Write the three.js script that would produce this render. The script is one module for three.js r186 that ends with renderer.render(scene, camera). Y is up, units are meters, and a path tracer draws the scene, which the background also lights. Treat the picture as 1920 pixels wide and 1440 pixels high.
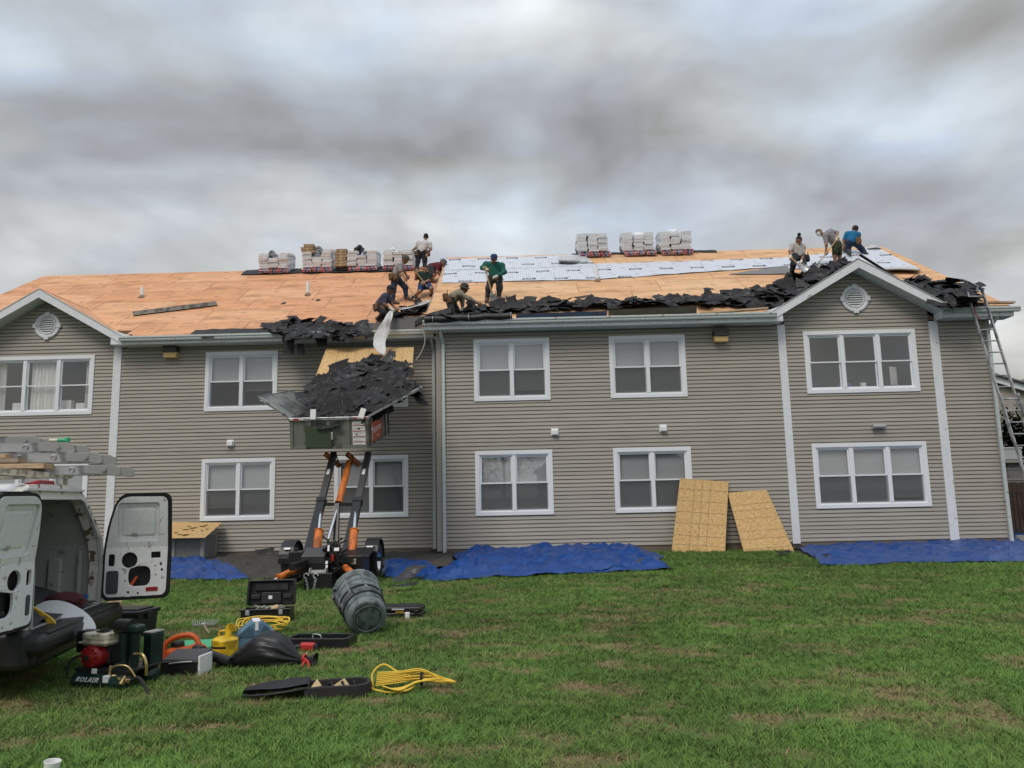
import * as THREE from 'three';
import { mergeGeometries } from 'three/addons/utils/BufferGeometryUtils.js';
import { RoundedBoxGeometry } from 'three/addons/geometries/RoundedBoxGeometry.js';

// ---------- camera, sky, sun, exposure ----------
const scene = new THREE.Scene();
const R = THREE.MathUtils.degToRad;
const V = (x, y, z) => new THREE.Vector3(x, y, z);
const camera = new THREE.PerspectiveCamera(53.1, 4 / 3, 0.1, 400);
camera.position.set(0, 1.55, 20.23);
camera.rotation.order = 'YXZ';
camera.rotation.set(R(8.386), R(0.675), R(-1.2428));
camera.updateMatrixWorld(true);
const renderer = new THREE.WebGLRenderer({ antialias: true });
renderer.toneMapping = THREE.LinearToneMapping;
renderer.toneMappingExposure = 1.0;
renderer.shadowMap.enabled = true;
const SUN = V(-5, 15, 11).normalize();
const sun = new THREE.DirectionalLight(0xfff3e4, 1.5);
sun.position.copy(SUN).multiplyScalar(60);
sun.castShadow = true;
sun.shadow.radius = 42;
sun.shadow.mapSize.set(4096, 4096);
Object.assign(sun.shadow.camera, { left: -30, right: 30, top: 30, bottom: -30, near: 1, far: 140 });
scene.add(sun, sun.target);

// ---------- numbers, noise ----------
function rng(seed) { let a = seed >>> 0; return () => { a = (a + 0x6d2b79f5) | 0; let t = Math.imul(a ^ (a >>> 15), 1 | a); t = (t + Math.imul(t ^ (t >>> 7), 61 | t)) ^ t; return ((t ^ (t >>> 14)) >>> 0) / 4294967296; }; }
const hash = (x, y, s) => { let h = Math.imul(x, 374761393) ^ Math.imul(y, 668265263) ^ Math.imul(s, 2147483647 - 58); h = Math.imul(h ^ (h >>> 13), 1274126177); return ((h ^ (h >>> 16)) >>> 0) / 4294967296; };
const mod = (a, n) => ((a % n) + n) % n;
function vnoise(x, y, s, px = 0, py = px) {
  const i = Math.floor(x), j = Math.floor(y); let u = x - i, v = y - j;
  u = u * u * (3 - 2 * u); v = v * v * (3 - 2 * v);
  const w = px ? (k) => mod(k, px) : (k) => k, q = py ? (k) => mod(k, py) : (k) => k;
  const a = hash(w(i), q(j), s), b = hash(w(i + 1), q(j), s), c = hash(w(i), q(j + 1), s), d = hash(w(i + 1), q(j + 1), s);
  return a + (b - a) * u + (c - a) * v + (a - b - c + d) * u * v;
}
function fbm(x, y, s, oct = 4, px = 0, py = px) { let t = 0, a = 0.5, n = 0; for (let o = 0; o < oct; o++) { t += a * vnoise(x, y, s + o, px, py); n += a; x *= 2; y *= 2; px *= 2; py *= 2; a *= 0.5; } return t / n; }
const clamp = (x, a = 0, b = 1) => Math.min(b, Math.max(a, x));
const sstep = (a, b, x) => { x = clamp((x - a) / (b - a)); return x * x * (3 - 2 * x); };
const lerp = (a, b, t) => a + (b - a) * t;
const lin = (c) => (c <= 0.04045 ? c / 12.92 : ((c + 0.055) / 1.055) ** 2.4);

// a direction of sight for a place in the 1920 x 1440 photograph, and where it meets the real planes of the site
const FPX = 1441;
const ray = (px, py) => V((px - 960) / FPX, -(py - 720) / FPX, -1).applyQuaternion(camera.quaternion);
const CP = camera.position;
const atZ = (px, py, z) => { const d = ray(px, py); return d.multiplyScalar((z - CP.z) / d.z).add(CP); };
const atY = (px, py, y = 0) => { const d = ray(px, py); return d.multiplyScalar((y - CP.y) / d.y).add(CP); };
const SL = 0.583, TH = Math.atan(SL);                    // roof slope
const RZ = 0.45, RY = 6.2, LZ = -0.41, LY = 6.15, LW = -0.86;   // eaves of the right and left wing, wall offset of the left wing
const RRZ = -6.15, LRZ = -7.05;                            // ridges
const roofY = (z, left) => (left ? LY + SL * (LZ - z) : RY + SL * (RZ - z));
function onRoof(px, py, left, h = 0) {
  const d = ray(px, py), y0 = (left ? LY + SL * LZ : RY + SL * RZ) + h;      // y = y0 - SL z
  const t = (y0 - SL * CP.z - CP.y) / (d.y + SL * d.z);
  return d.multiplyScalar(t).add(CP);
}

// ---------- sky: broken stratocumulus, one computed picture of air and cloud ----------
{
  const W = 4096, H = 2048, data = new Float32Array(W * H * 4);
  const sp = (x, y) => { const d = ray(x, y); return [d.x / -d.z, d.y / -d.z]; };
  // broad masses of brighter and darker cloud: place, half width, half height, change in display brightness
  const masses = [
    [900, 25, 240, 80, 0.17], [960, 5, 90, 50, 0.06], [480, 40, 170, 70, 0.07], [70, 50, 160, 60, 0.04], [230, 190, 330, 80, -0.1], [620, 110, 260, 90, 0.02], [1000, 130, 150, 60, 0.04],
    [1130, 240, 380, 95, -0.1], [700, 260, 300, 60, -0.07], [1370, 90, 200, 90, -0.06], [1850, 40, 220, 70, -0.09], [1740, 200, 150, 50, 0.08], [1880, 170, 90, 80, 0.06],
    [350, 270, 300, 45, -0.07], [220, 335, 150, 30, 0.08], [120, 460, 260, 70, 0.09], [620, 400, 300, 60, 0.03], [1200, 380, 260, 40, 0.06], [1640, 340, 300, 60, -0.06],
    [950, 270, 70, 40, 0.06], [1480, 290, 300, 60, -0.05], [900, 440, 300, 50, 0.03], [1880, 640, 130, 70, 0.2], [1700, 420, 200, 60, -0.01], [1500, 200, 120, 60, 0.03], [1000, 320, 60, 40, 0.05],
  ].map(([x, y, a, b, s]) => { const [u, v] = sp(x, y); return [u, v, a / FPX, b / FPX, s]; });
  for (let j = 0; j < H; j++) {
    const el = (j + 0.5) / H * Math.PI - Math.PI / 2, y = Math.sin(el), c = Math.cos(el);
    for (let i = 0; i < W; i++) {
      const o = (j * W + i) * 4;
      data[o + 3] = 1;
      if (el < -0.02) { data[o] = 0.1; data[o + 1] = 0.11; data[o + 2] = 0.08; continue; }
      const az = ((i + 0.5) / W - 0.5) * 2 * Math.PI, x = Math.cos(az) * c, z = Math.sin(az) * c;
      const k = 1 / (Math.max(y, 0) + 0.42), cx = x * k * 1.9, cz = z * k * 1.9;
      const wx = fbm(cx * 1.3 + 7, cz * 1.3 + y * 3, 3, 3) - 0.5, wz = fbm(cx * 1.3 + y * 2, cz * 1.3 + 9, 13, 3) - 0.5;
      let n = fbm(cx * 1.7 + wx * 0.5, cz * 1.3 + y * 3.6 + wz * 0.5, 21, 6) - 0.5;          // large lumps
      const m = fbm(cx * 6 + wx * 1.2, cz * 4 + y * 11 + wz * 1.2, 41, 6) - 0.5;                // wisps
      let bi = 0; for (let o = 0, a = 0.5, s = 1; o < 5; o++, a *= 0.5, s *= 2.1) bi += a * Math.abs(2 * vnoise((cx * 1.6 + wx * 0.45) * s + 11, (cz * 1.0 + y * 4.2 + wz * 0.45) * s + 5, 61 + o) - 1);   // rounded lumps with clearer edges
      let b = 0.738 + n * 0.18 + m * 0.12 + (bi - 0.33) * 0.2;
      b += 0.035 * (1 - sstep(0.05, 0.35, y));                                        // paler towards the horizon
      if (z < -0.05) {
        const u = x / -z + wx * 0.2, v = y / -z + wz * 0.13; let s = 0;
        for (const q of masses) { const du = (u - q[0]) / q[2], dv = (v - q[1]) / q[3], e = du * du + dv * dv; if (e < 9) s += q[4] * Math.exp(-e); }
        b += s * sstep(0.05, 0.35, -z);
      }
      b += 0.2 * sstep(0.42, 0.9, y);                                             // an overcast sky is brightest overhead
      b = clamp(b, 0.5, 1.12);
      const warm = (1 - sstep(0.06, 0.36, y)) * 0.04 + 0.035 * sstep(0.5, 0.62, fbm(cx * 2 + 31, cz * 2 + y * 4, 77, 3)), blue = 0.026 + clamp((b - 0.66) * 0.24, -0.016, 0.036) * sstep(0.2, 0.4, y) * (0.3 + 1.2 * sstep(-0.1, 0.2, wz));
      const t = lin(b);
      data[o] = t * (1.0 + warm - blue * 1.6); data[o + 1] = t * (1.008 + warm * 0.4); data[o + 2] = t * (1.04 - warm * 1.6 + blue * 1.9);
    }
  }
  const sky = new THREE.DataTexture(data, W, H, THREE.RGBAFormat, THREE.FloatType);
  sky.mapping = THREE.EquirectangularReflectionMapping; sky.magFilter = THREE.LinearFilter; sky.needsUpdate = true;
  scene.background = sky; scene.environment = sky;
}

// ---------- textures ----------
function tex(n, f, srgb = true, h = n) {                    // f(u, v) -> [r, g, b] display values 0..1, u and v in 0..1, tiles
  const d = new Uint8Array(n * h * 4);
  for (let j = 0; j < h; j++) for (let i = 0; i < n; i++) { const c = f(i / n, j / h), o = (j * n + i) * 4; d[o] = clamp(c[0]) * 255; d[o + 1] = clamp(c[1]) * 255; d[o + 2] = clamp(c[2]) * 255; d[o + 3] = 255; }
  const t = new THREE.DataTexture(d, n, h); t.wrapS = t.wrapT = THREE.RepeatWrapping; t.magFilter = THREE.LinearFilter;
  if (srgb) t.colorSpace = THREE.SRGBColorSpace; t.needsUpdate = true; return t;
}
const rep = (t, sx, sy = sx) => { const c = t.clone(); c.repeat.set(1 / sx, 1 / sy); c.needsUpdate = true; return c; };
function canvasTex(w, h, draw) {
  const c = document.createElement('canvas'); c.width = w; c.height = h; draw(c.getContext('2d'), w, h);
  const t = new THREE.CanvasTexture(c); t.colorSpace = THREE.SRGBColorSpace; t.wrapS = t.wrapT = THREE.RepeatWrapping; return t;
}
const T = {};
T.fine = tex(256, (u, v) => { const n = 0.86 + 0.14 * fbm(u * 32, v * 32, 5, 3, 32); return [n, n, n]; });
T.mottle = tex(512, (u, v) => { const n = 0.72 + 0.28 * sstep(0.3, 0.6, fbm(u * 6, v * 6, 9, 6, 6)), k = 0.94 + 0.06 * fbm(u * 64, v * 64, 4, 2, 64); return [n * k, n * k, n * k]; });
T.siding = tex(512, (u, v) => { const a = fbm(u * 3, v * 60, 15, 3, 3, 60), b = fbm(u * 4, v * 4, 16, 4, 4), n = 0.88 + 0.07 * a + 0.07 * b; return [n, n * 0.997, n * 0.99]; });
T.grain = tex(512, (u, v) => {                              // plywood face: long wavy streaks along u, patches and knots
  const w = fbm(u * 3, v * 6, 30, 3, 3, 6) * 0.25, s = fbm(u * 3, (v + w) * 40, 31, 4, 3, 40), p = fbm(u * 4, v * 8, 33, 4, 4, 8), d = sstep(0.68, 0.8, fbm(u * 10, (v + w) * 60, 35, 3, 10, 60));
  const st = sstep(0.6, 0.78, fbm(u * 5, v * 7, 37, 5, 5, 7)), n = 0.77 + 0.19 * s + 0.11 * p - 0.2 * d - 0.09 * st; return [n, n * (0.95 + 0.05 * p), n * (0.88 + 0.12 * p)];
});
T.granule = tex(256, (u, v) => { const n = 0.55 + 0.3 * fbm(u * 100, v * 100, 51, 2, 100) + 0.3 * fbm(u * 8, v * 8, 52, 3, 8); return [n, n, n * 1.01]; });
T.scrap = tex(512, (u, v) => {                              // torn shingle: granules, bare felt patches, a dashed adhesive line
  let n = 0.5 + 0.35 * fbm(u * 120, v * 60, 61, 2, 120, 60) + 0.35 * (fbm(u * 6, v * 4, 62, 4, 6, 4) - 0.4);
  if (Math.abs(v - 0.62) < 0.012 && vnoise(u * 14, 0, 64, 14) > 0.42) n = 2.0;
  if (fbm(u * 9, v * 5, 66, 3, 9, 5) > 0.68) n *= 1.5;
  return [n * 0.66, n * 0.66, n * 0.67];
});
T.osb = canvasTex(1024, 1024, (g, w, h) => {
  const r = rng(77); g.fillStyle = '#d2ae78'; g.fillRect(0, 0, w, h);
  const cols = ['#d9b57d', '#e3c48d', '#b98d52', '#cfa96d', '#a67c46', '#e8cf9f', '#c79a5c', '#8d6836'];
  for (let i = 0; i < 5200; i++) {
    const x = r() * w, y = r() * h, a = r() * Math.PI, l = 14 + r() * 46, b = 3 + r() * 12; g.fillStyle = cols[Math.floor(r() * r() * 8)];
    for (const [ox, oy] of [[0, 0], [w, 0], [-w, 0], [0, h], [0, -h]]) { if (x + ox < -70 || x + ox > w + 70 || y + oy < -70 || y + oy > h + 70) continue; g.save(); g.translate(x + ox, y + oy); g.rotate(a); g.globalAlpha = 0.75; g.fillRect(-l / 2, -b / 2, l, b); g.globalAlpha = 0.2; g.fillStyle = '#6d4c24'; g.fillRect(-l / 2, b / 2, l, 1.5); g.fillStyle = cols[Math.floor(r() * 6)]; g.restore(); }
  }
});
T.weave = tex(256, (u, v) => { const n = 0.85 + 0.06 * Math.sin(u * 2 * Math.PI * 40) * Math.sin(v * 2 * Math.PI * 40) + 0.14 * (fbm(u * 5, v * 5, 71, 4, 5) - 0.4); return [n, n, n]; });
T.cloth = tex(256, (u, v) => { const n = 0.8 + 0.2 * fbm(u * 10, v * 10, 81, 4, 10); return [n, n, n]; });
T.rust = tex(512, (u, v) => {                               // white paint with rust and dirt where it has worn
  const a = 0.8 * sstep(0.63, 0.7, fbm(u * 7, v * 7, 91, 6, 7)), b = 0.9 + 0.1 * fbm(u * 20, v * 20, 93, 3, 20);
  return [lerp(b, 0.36, a), lerp(b, 0.27, a), lerp(b * 0.98, 0.22, a)];
});
T.speckdirt = tex(512, (u, v) => { const a = 0.7 * sstep(0.7, 0.77, fbm(u * 9, v * 9, 95, 6, 9)), b = 0.93 + 0.07 * fbm(u * 30, v * 30, 96, 3, 30); return [lerp(b, 0.5, a * 0.6), lerp(b, 0.45, a * 0.6), lerp(b, 0.4, a * 0.6)]; });
T.block = tex(256, (u, v) => { const n = 0.7 + 0.3 * fbm(u * 40, v * 40, 97, 3, 40) - 0.1 * fbm(u * 4, v * 4, 98, 3, 4); return [n, n, n * 0.97]; });
T.lawn = tex(1024, (u, v) => {
  const p = fbm(u * 8, v * 8, 101, 5, 8), f = fbm(u * 140, v * 140, 103, 3, 140), s = sstep(0.55, 0.72, fbm(u * 10, v * 10, 105, 5, 10));
  const n = 0.35 + 0.5 * f + 0.25 * (p - 0.5); return [n * lerp(0.36, 0.52, s), n * lerp(0.43, 0.46, s), n * lerp(0.2, 0.27, s)];
});
T.camo = tex(256, (u, v) => { const a = fbm(u * 4, v * 4, 141, 4, 4), b = fbm(u * 5, v * 5, 151, 4, 5); return a > 0.55 ? [0.5, 0.5, 0.4] : b > 0.5 ? [1, 0.95, 0.8] : [0.75, 0.85, 0.65]; });
const scrawl = (g, r, x, y, w, h) => { g.lineWidth = h * 0.16; g.beginPath(); for (let i = 0; i <= 7; i++) g.lineTo(x + (w * i) / 7, y + (r() - 0.5) * h); g.stroke(); };
T.felt = canvasTex(1024, 512, (g, w, h) => {                // printed roof underlayment, 4 m x 2 m
  const r = rng(5); g.fillStyle = '#e9ebf0'; g.fillRect(0, 0, w, h);
  g.fillStyle = '#b9bfcb'; for (let x = 0; x < w; x += 16) g.fillRect(x, 0, 3, h);
  for (let k = 0; k < 8; k++) {
    const x = (k % 4) * 256 + (k > 3 ? 150 : 30), y = k > 3 ? 350 : 90;
    g.fillStyle = '#e9ebf0'; g.fillRect(x - 4, y - 4, 118, 50); g.fillStyle = '#22242a'; g.fillRect(x, y, 108, 46); g.fillStyle = '#e9ebf0'; g.font = 'bold 40px sans-serif'; g.fillText('GAF', x + 12, y + 38);
  }
  g.strokeStyle = '#33363e';
  for (let k = 0; k < 34; k++) { const x = (k % 9) * 114 + 30 + r() * 40, y = Math.floor(k / 9) * 128 + 20 + r() * 30 + (k % 2) * 50; g.fillStyle = '#e9ebf0'; g.fillRect(x - 4, y - 12, 48, 26); scrawl(g, r, x, y, 40, 22); scrawl(g, r, x + 4, y + 6, 34, 12); }
});
T.pack = canvasTex(512, 128, (g, w, h) => {                 // printed end of a shingle bundle
  const r = rng(9); g.fillStyle = '#23346f'; g.fillRect(0, 0, w, h); g.fillStyle = '#b52a3c'; g.fillRect(0, 0, w * 0.3, h); g.fillRect(w * 0.78, 0, w * 0.22, h);
  g.fillStyle = '#e6e6ee'; for (let k = 0; k < 26; k++) g.fillRect(r() * w, 14 + r() * 90, 10 + r() * 30, 8 + r() * 12);
});
T.bag = canvasTex(512, 256, (g, w, h) => { const r = rng(14); g.fillStyle = '#f4f5f7'; g.fillRect(0, 0, w, h); g.strokeStyle = '#a9adb6'; for (let k = 0; k < 26; k++) scrawl(g, r, r() * w, r() * h, 90, 26); });
// ---------- materials ----------
const mat = (color, rough = 0.7, o = {}) => new THREE.MeshStandardMaterial({ color, roughness: rough, ...o });
const L = (r, g, b) => new THREE.Color().setRGB(r, g, b);
const DS = { side: THREE.DoubleSide };
const M = {
  siding: mat(L(0.44, 0.416, 0.372), 0.62, { map: rep(T.siding, 3.4, 1.7) }), sidingB: mat(L(0.425, 0.402, 0.36), 0.62, { map: rep(T.siding, 2.9, 1.9) }), sidingC: mat(L(0.452, 0.428, 0.383), 0.62, { map: rep(T.siding, 3.9, 1.5) }),
  trim: mat(L(0.86, 0.89, 0.93), 0.45, { map: rep(T.speckdirt, 2.3) }), vinyl: mat(L(0.85, 0.88, 0.92), 0.4), soffit: mat(L(0.62, 0.65, 0.63), 0.6), gutter: mat(L(0.66, 0.72, 0.71), 0.38, { map: rep(T.speckdirt, 1.4) }),
  taupe: mat(L(0.4, 0.37, 0.33), 0.55), block: mat(L(0.34, 0.33, 0.3), 0.9, { map: rep(T.block, 0.8), bumpMap: rep(T.block, 0.8), bumpScale: 0.004 }), grate: mat(L(0.12, 0.12, 0.11), 0.6),
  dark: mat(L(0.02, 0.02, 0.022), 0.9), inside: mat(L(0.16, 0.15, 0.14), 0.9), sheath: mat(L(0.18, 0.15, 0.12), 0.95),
  glass: new THREE.MeshPhysicalMaterial({ color: 0xffffff, roughness: 0.02, transmission: 1, thickness: 0, ior: 2.3 }),
  screen: mat(L(0.115, 0.12, 0.124), 0.8, { transparent: true, opacity: 0.62 }), blind: mat(L(0.42, 0.44, 0.46), 0.7), curtain: mat(L(0.72, 0.72, 0.7), 0.9, DS),
  osb: mat(L(0.97, 0.97, 1.0), 0.85, { map: rep(T.osb, 1.1) }), osbEdge: mat(L(0.42, 0.29, 0.16), 0.9), ink: mat(L(0.06, 0.05, 0.045), 0.8),
  wood: mat(L(0.62, 0.46, 0.3), 0.8, { map: rep(T.grain, 1.2, 0.5) }), oldWood: mat(L(0.4, 0.33, 0.27), 0.9, { map: rep(T.grain, 0.9, 0.4) }), handle: mat(L(0.6, 0.4, 0.18), 0.6),
  shingle: mat(L(0.15, 0.14, 0.135), 0.95, { map: rep(T.granule, 0.5) }), scrap: mat(L(0.15, 0.15, 0.156), 0.9, { map: T.scrap, side: THREE.DoubleSide }), scrapB: mat(L(0.095, 0.096, 0.102), 0.85, { map: T.scrap, side: THREE.DoubleSide }), scrapC: mat(L(0.25, 0.245, 0.25), 0.95, { map: T.scrap, side: THREE.DoubleSide }),
  felt: mat(L(0.8, 0.82, 0.86), 0.5, { map: rep(T.felt, 4, 2) }), feltBack: mat(L(0.2, 0.2, 0.205), 0.8, DS), wrap: mat(L(0.88, 0.89, 0.9), 0.42, { map: rep(T.bag, 0.5, 0.3) }), pack: mat(0xffffff, 0.4, { map: rep(T.pack, 0.34, 0.085) }), card: mat(L(0.42, 0.3, 0.18), 0.85, { map: rep(T.fine, 0.5) }), roll: mat(L(0.45, 0.47, 0.5), 0.6), rollEnd: mat(L(0.25, 0.26, 0.28), 0.8),
  blackFelt: mat(L(0.035, 0.036, 0.038), 0.75, { map: rep(T.granule, 0.7), side: THREE.DoubleSide }), tarp: mat(L(0.012, 0.08, 0.35), 0.36, { map: rep(T.weave, 0.6), side: THREE.DoubleSide }), brownFelt: mat(L(0.075, 0.068, 0.062), 0.9, { map: rep(T.cloth, 1.3), side: THREE.DoubleSide }),
  blackPaint: mat(L(0.016, 0.016, 0.018), 0.32), blackPlastic: mat(L(0.018, 0.019, 0.021), 0.45, { map: rep(T.mottle, 0.6) }), rubber: mat(L(0.022, 0.022, 0.022), 0.85), orange: mat(L(0.72, 0.19, 0.025), 0.4, { map: rep(T.mottle, 0.9) }), chrome: mat(L(0.75, 0.76, 0.78), 0.18, { metalness: 1 }),
  alu: mat(L(0.62, 0.63, 0.64), 0.36, { metalness: 0.75, map: rep(T.mottle, 0.7) }), bedMetal: mat(L(0.30, 0.31, 0.285), 0.4, { metalness: 0.45, map: rep(T.mottle, 1.3) }), greenMetal: mat(L(0.065, 0.085, 0.055), 0.5), galv: mat(L(0.5, 0.52, 0.53), 0.45, { metalness: 0.5 }), greySteel: mat(L(0.3, 0.3, 0.29), 0.6),
  vanWhite: mat(L(0.86, 0.88, 0.89), 0.3, { map: rep(T.speckdirt, 0.8) }), vanRust: mat(L(0.7, 0.68, 0.66), 0.55, { map: rep(T.rust, 0.5) }), vanInside: mat(L(0.46, 0.47, 0.46), 0.6, { map: rep(T.speckdirt, 0.7) }), seal: mat(L(0.012, 0.012, 0.014), 0.5), redLens: mat(L(0.3, 0.02, 0.03), 0.25), redPaint: mat(L(0.3, 0.012, 0.014), 0.35), cream: mat(L(0.7, 0.65, 0.52), 0.45, { map: rep(T.mottle, 0.35) }), greenPaint: mat(L(0.009, 0.032, 0.027), 0.35, { map: rep(T.mottle, 0.5) }), brass: mat(L(0.6, 0.45, 0.2), 0.35, { metalness: 0.8 }),
  yellow: mat(L(0.83, 0.55, 0.02), 0.4, { map: rep(T.mottle, 0.5) }), cord: mat(L(0.78, 0.52, 0.05), 0.5), coolBlue: mat(L(0.11, 0.22, 0.34), 0.5, { map: rep(T.mottle, 0.5) }), coolGrey: mat(L(0.05, 0.06, 0.07), 0.6), white: mat(L(0.8, 0.8, 0.8), 0.5), canGrey: mat(L(0.17, 0.2, 0.205), 0.55, { map: rep(T.mottle, 0.45) }), canBase: mat(L(0.13, 0.17, 0.165), 0.55, { map: rep(T.mottle, 0.3) }), bin: mat(L(0.014, 0.014, 0.016), 0.35), green: mat(L(0.05, 0.42, 0.2), 0.4), cloth: mat(L(0.03, 0.03, 0.033), 0.9, { map: rep(T.cloth, 0.4) }), tan: mat(L(0.5, 0.38, 0.2), 0.7), red: mat(L(0.5, 0.03, 0.03), 0.5), orangePlastic: mat(L(0.55, 0.09, 0.02), 0.45), lens: mat(L(0.7, 0.5, 0.2), 0.3), bronze: mat(L(0.06, 0.05, 0.045), 0.5), conc: mat(L(0.45, 0.43, 0.4), 0.9, { map: rep(T.block, 1.3) }), fence: mat(L(0.085, 0.055, 0.045), 0.9, { map: rep(T.grain, 0.8, 1.8) }), roofGrey: mat(L(0.2, 0.21, 0.23), 0.95, { map: rep(T.granule, 0.9) }),
};
const PLY = [[0.81, 0.43, 0.24], [0.83, 0.45, 0.26], [0.79, 0.415, 0.228], [0.85, 0.49, 0.29], [0.81, 0.44, 0.255], [0.785, 0.42, 0.24]].map(([r, g, b], i) => mat(L(r, g, b), 0.85, { map: rep(T.grain, 2.44 + i * 0.21, 1.3 + i * 0.17) }));
const PLYR = [[0.84, 0.535, 0.31], [0.85, 0.55, 0.325], [0.83, 0.515, 0.295], [0.865, 0.575, 0.35]].map(([r, g, b], i) => mat(L(r, g, b), 0.85, { map: rep(T.grain, 2.6 + i * 0.23, 1.25 + i * 0.2) }));

// ---------- things, parts, geometry ----------
const used = {};
function numbered(n) { const k = (used[n] = (used[n] ?? -1) + 1); return k ? n + '_' + String(k).padStart(3, '0') : n; }
function tag(o, label, category, group) { Object.assign(o.userData, { label, category }); if (group) o.userData.group = group; return o; }
function thing(name, label, category, pos = [0, 0, 0], group) { const o = new THREE.Group(); o.name = numbered(name); o.position.set(...pos); scene.add(o); return tag(o, label, category, group); }
function sub(parent, name, pos = [0, 0, 0], rot = [0, 0, 0]) { const o = new THREE.Group(); o.name = name; o.position.set(...pos); o.rotation.set(...rot); parent.add(o); return o; }
function put(o) { scene.add(o); return o; }
const _m = new THREE.Matrix4(), _q = new THREE.Quaternion(), _e = new THREE.Euler();
const TM = (x = 0, y = 0, z = 0, rx = 0, ry = 0, rz = 0, sx = 1, sy = sx, sz = sx) => new THREE.Matrix4().compose(V(x, y, z), new THREE.Quaternion().setFromEuler(new THREE.Euler(rx, ry, rz)), V(sx, sy, sz));
const along = (a, b) => { const d = b.clone().sub(a), q = new THREE.Quaternion().setFromUnitVectors(V(0, 1, 0), d.clone().normalize()); return [d.length(), new THREE.Matrix4().compose(a.clone().add(b).multiplyScalar(0.5), q, V(1, 1, 1))]; };
const vv = (p) => (Array.isArray(p) ? V(...p) : p);
class B {                                                    // collects shapes, merges them into one named mesh
  constructor(keepUV = false) { this.g = []; this.keep = keepUV; }
  add(g, m) { g = g.index ? g.toNonIndexed() : g; if (m) g.applyMatrix4(m); for (const k of Object.keys(g.attributes)) if (!['position', 'normal', 'uv'].includes(k)) g.deleteAttribute(k); if (!g.attributes.uv) g.setAttribute('uv', new THREE.BufferAttribute(new Float32Array(g.attributes.position.count * 2), 2)); if (!g.attributes.normal) g.computeVertexNormals(); g.morphAttributes = {}; this.g.push(g); return this; }
  box(w, h, d, x = 0, y = 0, z = 0, rx = 0, ry = 0, rz = 0) { return this.add(new THREE.BoxGeometry(w, h, d), TM(x, y, z, rx, ry, rz)); }
  rbox(w, h, d, r, x = 0, y = 0, z = 0, rx = 0, ry = 0, rz = 0) { return this.add(new RoundedBoxGeometry(w, h, d, 2, Math.min(r, w * 0.49, h * 0.49, d * 0.49)), TM(x, y, z, rx, ry, rz)); }
  cyl(a, b, r, r2 = r, n = 12) { a = vv(a); b = vv(b); const [l, m] = along(a, b); return this.add(new THREE.CylinderGeometry(r2, r, l, n), m); }
  bar(a, b, w, d, up = V(0, 1, 0)) {                         // square bar from a to b, w across, d along up
    a = vv(a); b = vv(b); const x = b.clone().sub(a), l = x.length(); x.normalize(); const z = x.clone().cross(up).normalize(), y = z.clone().cross(x);
    const m = new THREE.Matrix4().makeBasis(x, y, z).setPosition(a.clone().add(b).multiplyScalar(0.5)); return this.add(new THREE.BoxGeometry(l, d, w), m);
  }
  tube(pts, r, n = 24, k = 6, closed = false) { return this.add(new THREE.TubeGeometry(new THREE.CatmullRomCurve3(pts.map(vv), closed), n, r, k, closed)); }
  sph(x, y, z, r, sx = 1, sy = 1, sz = 1, n = 12) { return this.add(new THREE.SphereGeometry(r, n, Math.ceil(n * 0.7)), TM(x, y, z, 0, 0, 0, sx, sy, sz)); }
  lathe(pts, m, n = 20) { return this.add(new THREE.LatheGeometry(pts.map(([x, y]) => new THREE.Vector2(x, y)), n), m); }
  ext(shape, depth, m, bevel = 0) { if (Array.isArray(shape)) shape = new THREE.Shape(shape.map(([x, y]) => new THREE.Vector2(x, y))); return this.add(new THREE.ExtrudeGeometry(shape, { depth, bevelEnabled: bevel > 0, bevelSize: bevel, bevelThickness: bevel, bevelSegments: 2, curveSegments: 10 }), m); }
  tor(R_, r, m, n = 24, k = 6, arc = Math.PI * 2) { return this.add(new THREE.TorusGeometry(R_, r, k, n, arc), m); }
  geo() {
    const g = this.g.length > 1 ? mergeGeometries(this.g, false) : this.g[0];
    if (!this.keep) {                                        // uv in metres by the plane each triangle faces most
      const p = g.attributes.position.array, uv = g.attributes.uv.array;
      for (let i = 0; i < p.length / 9; i++) {
        const o = i * 9, ax = p[o + 3] - p[o], ay = p[o + 4] - p[o + 1], az = p[o + 5] - p[o + 2], bx = p[o + 6] - p[o], by = p[o + 7] - p[o + 1], bz = p[o + 8] - p[o + 2];
        const nx = Math.abs(ay * bz - az * by), ny = Math.abs(az * bx - ax * bz), nz = Math.abs(ax * by - ay * bx), k = nx > ny && nx > nz ? 0 : ny > nz ? 1 : 2;
        for (let j = 0; j < 3; j++) { const q = o + j * 3, t = (i * 3 + j) * 2; uv[t] = k === 0 ? p[q + 2] : p[q]; uv[t + 1] = k === 1 ? p[q + 2] : p[q + 1]; }
      }
    }
    return g;
  }
  mesh(name, m, parent) { return addMesh(name, this.geo(), m, parent); }
  top(name, m, label, category, group) { return tag(addMesh(numbered(name), this.geo(), m, scene), label, category, group); }
}
function addMesh(name, g, m, parent) { const o = new THREE.Mesh(g, m); o.name = name; o.castShadow = o.receiveShadow = true; parent.add(o); return o; }
function grid(nu, nv, f, closed = true) {                    // a sheet of points f(u, v) with uv in 0..1
  const g = new THREE.PlaneGeometry(1, 1, nu, nv), p = g.attributes.position, uv = g.attributes.uv;
  for (let i = 0; i < p.count; i++) { const q = f(uv.getX(i), uv.getY(i)); p.setXYZ(i, q.x, q.y, q.z); }
  g.computeVertexNormals(); return g;
}
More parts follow.
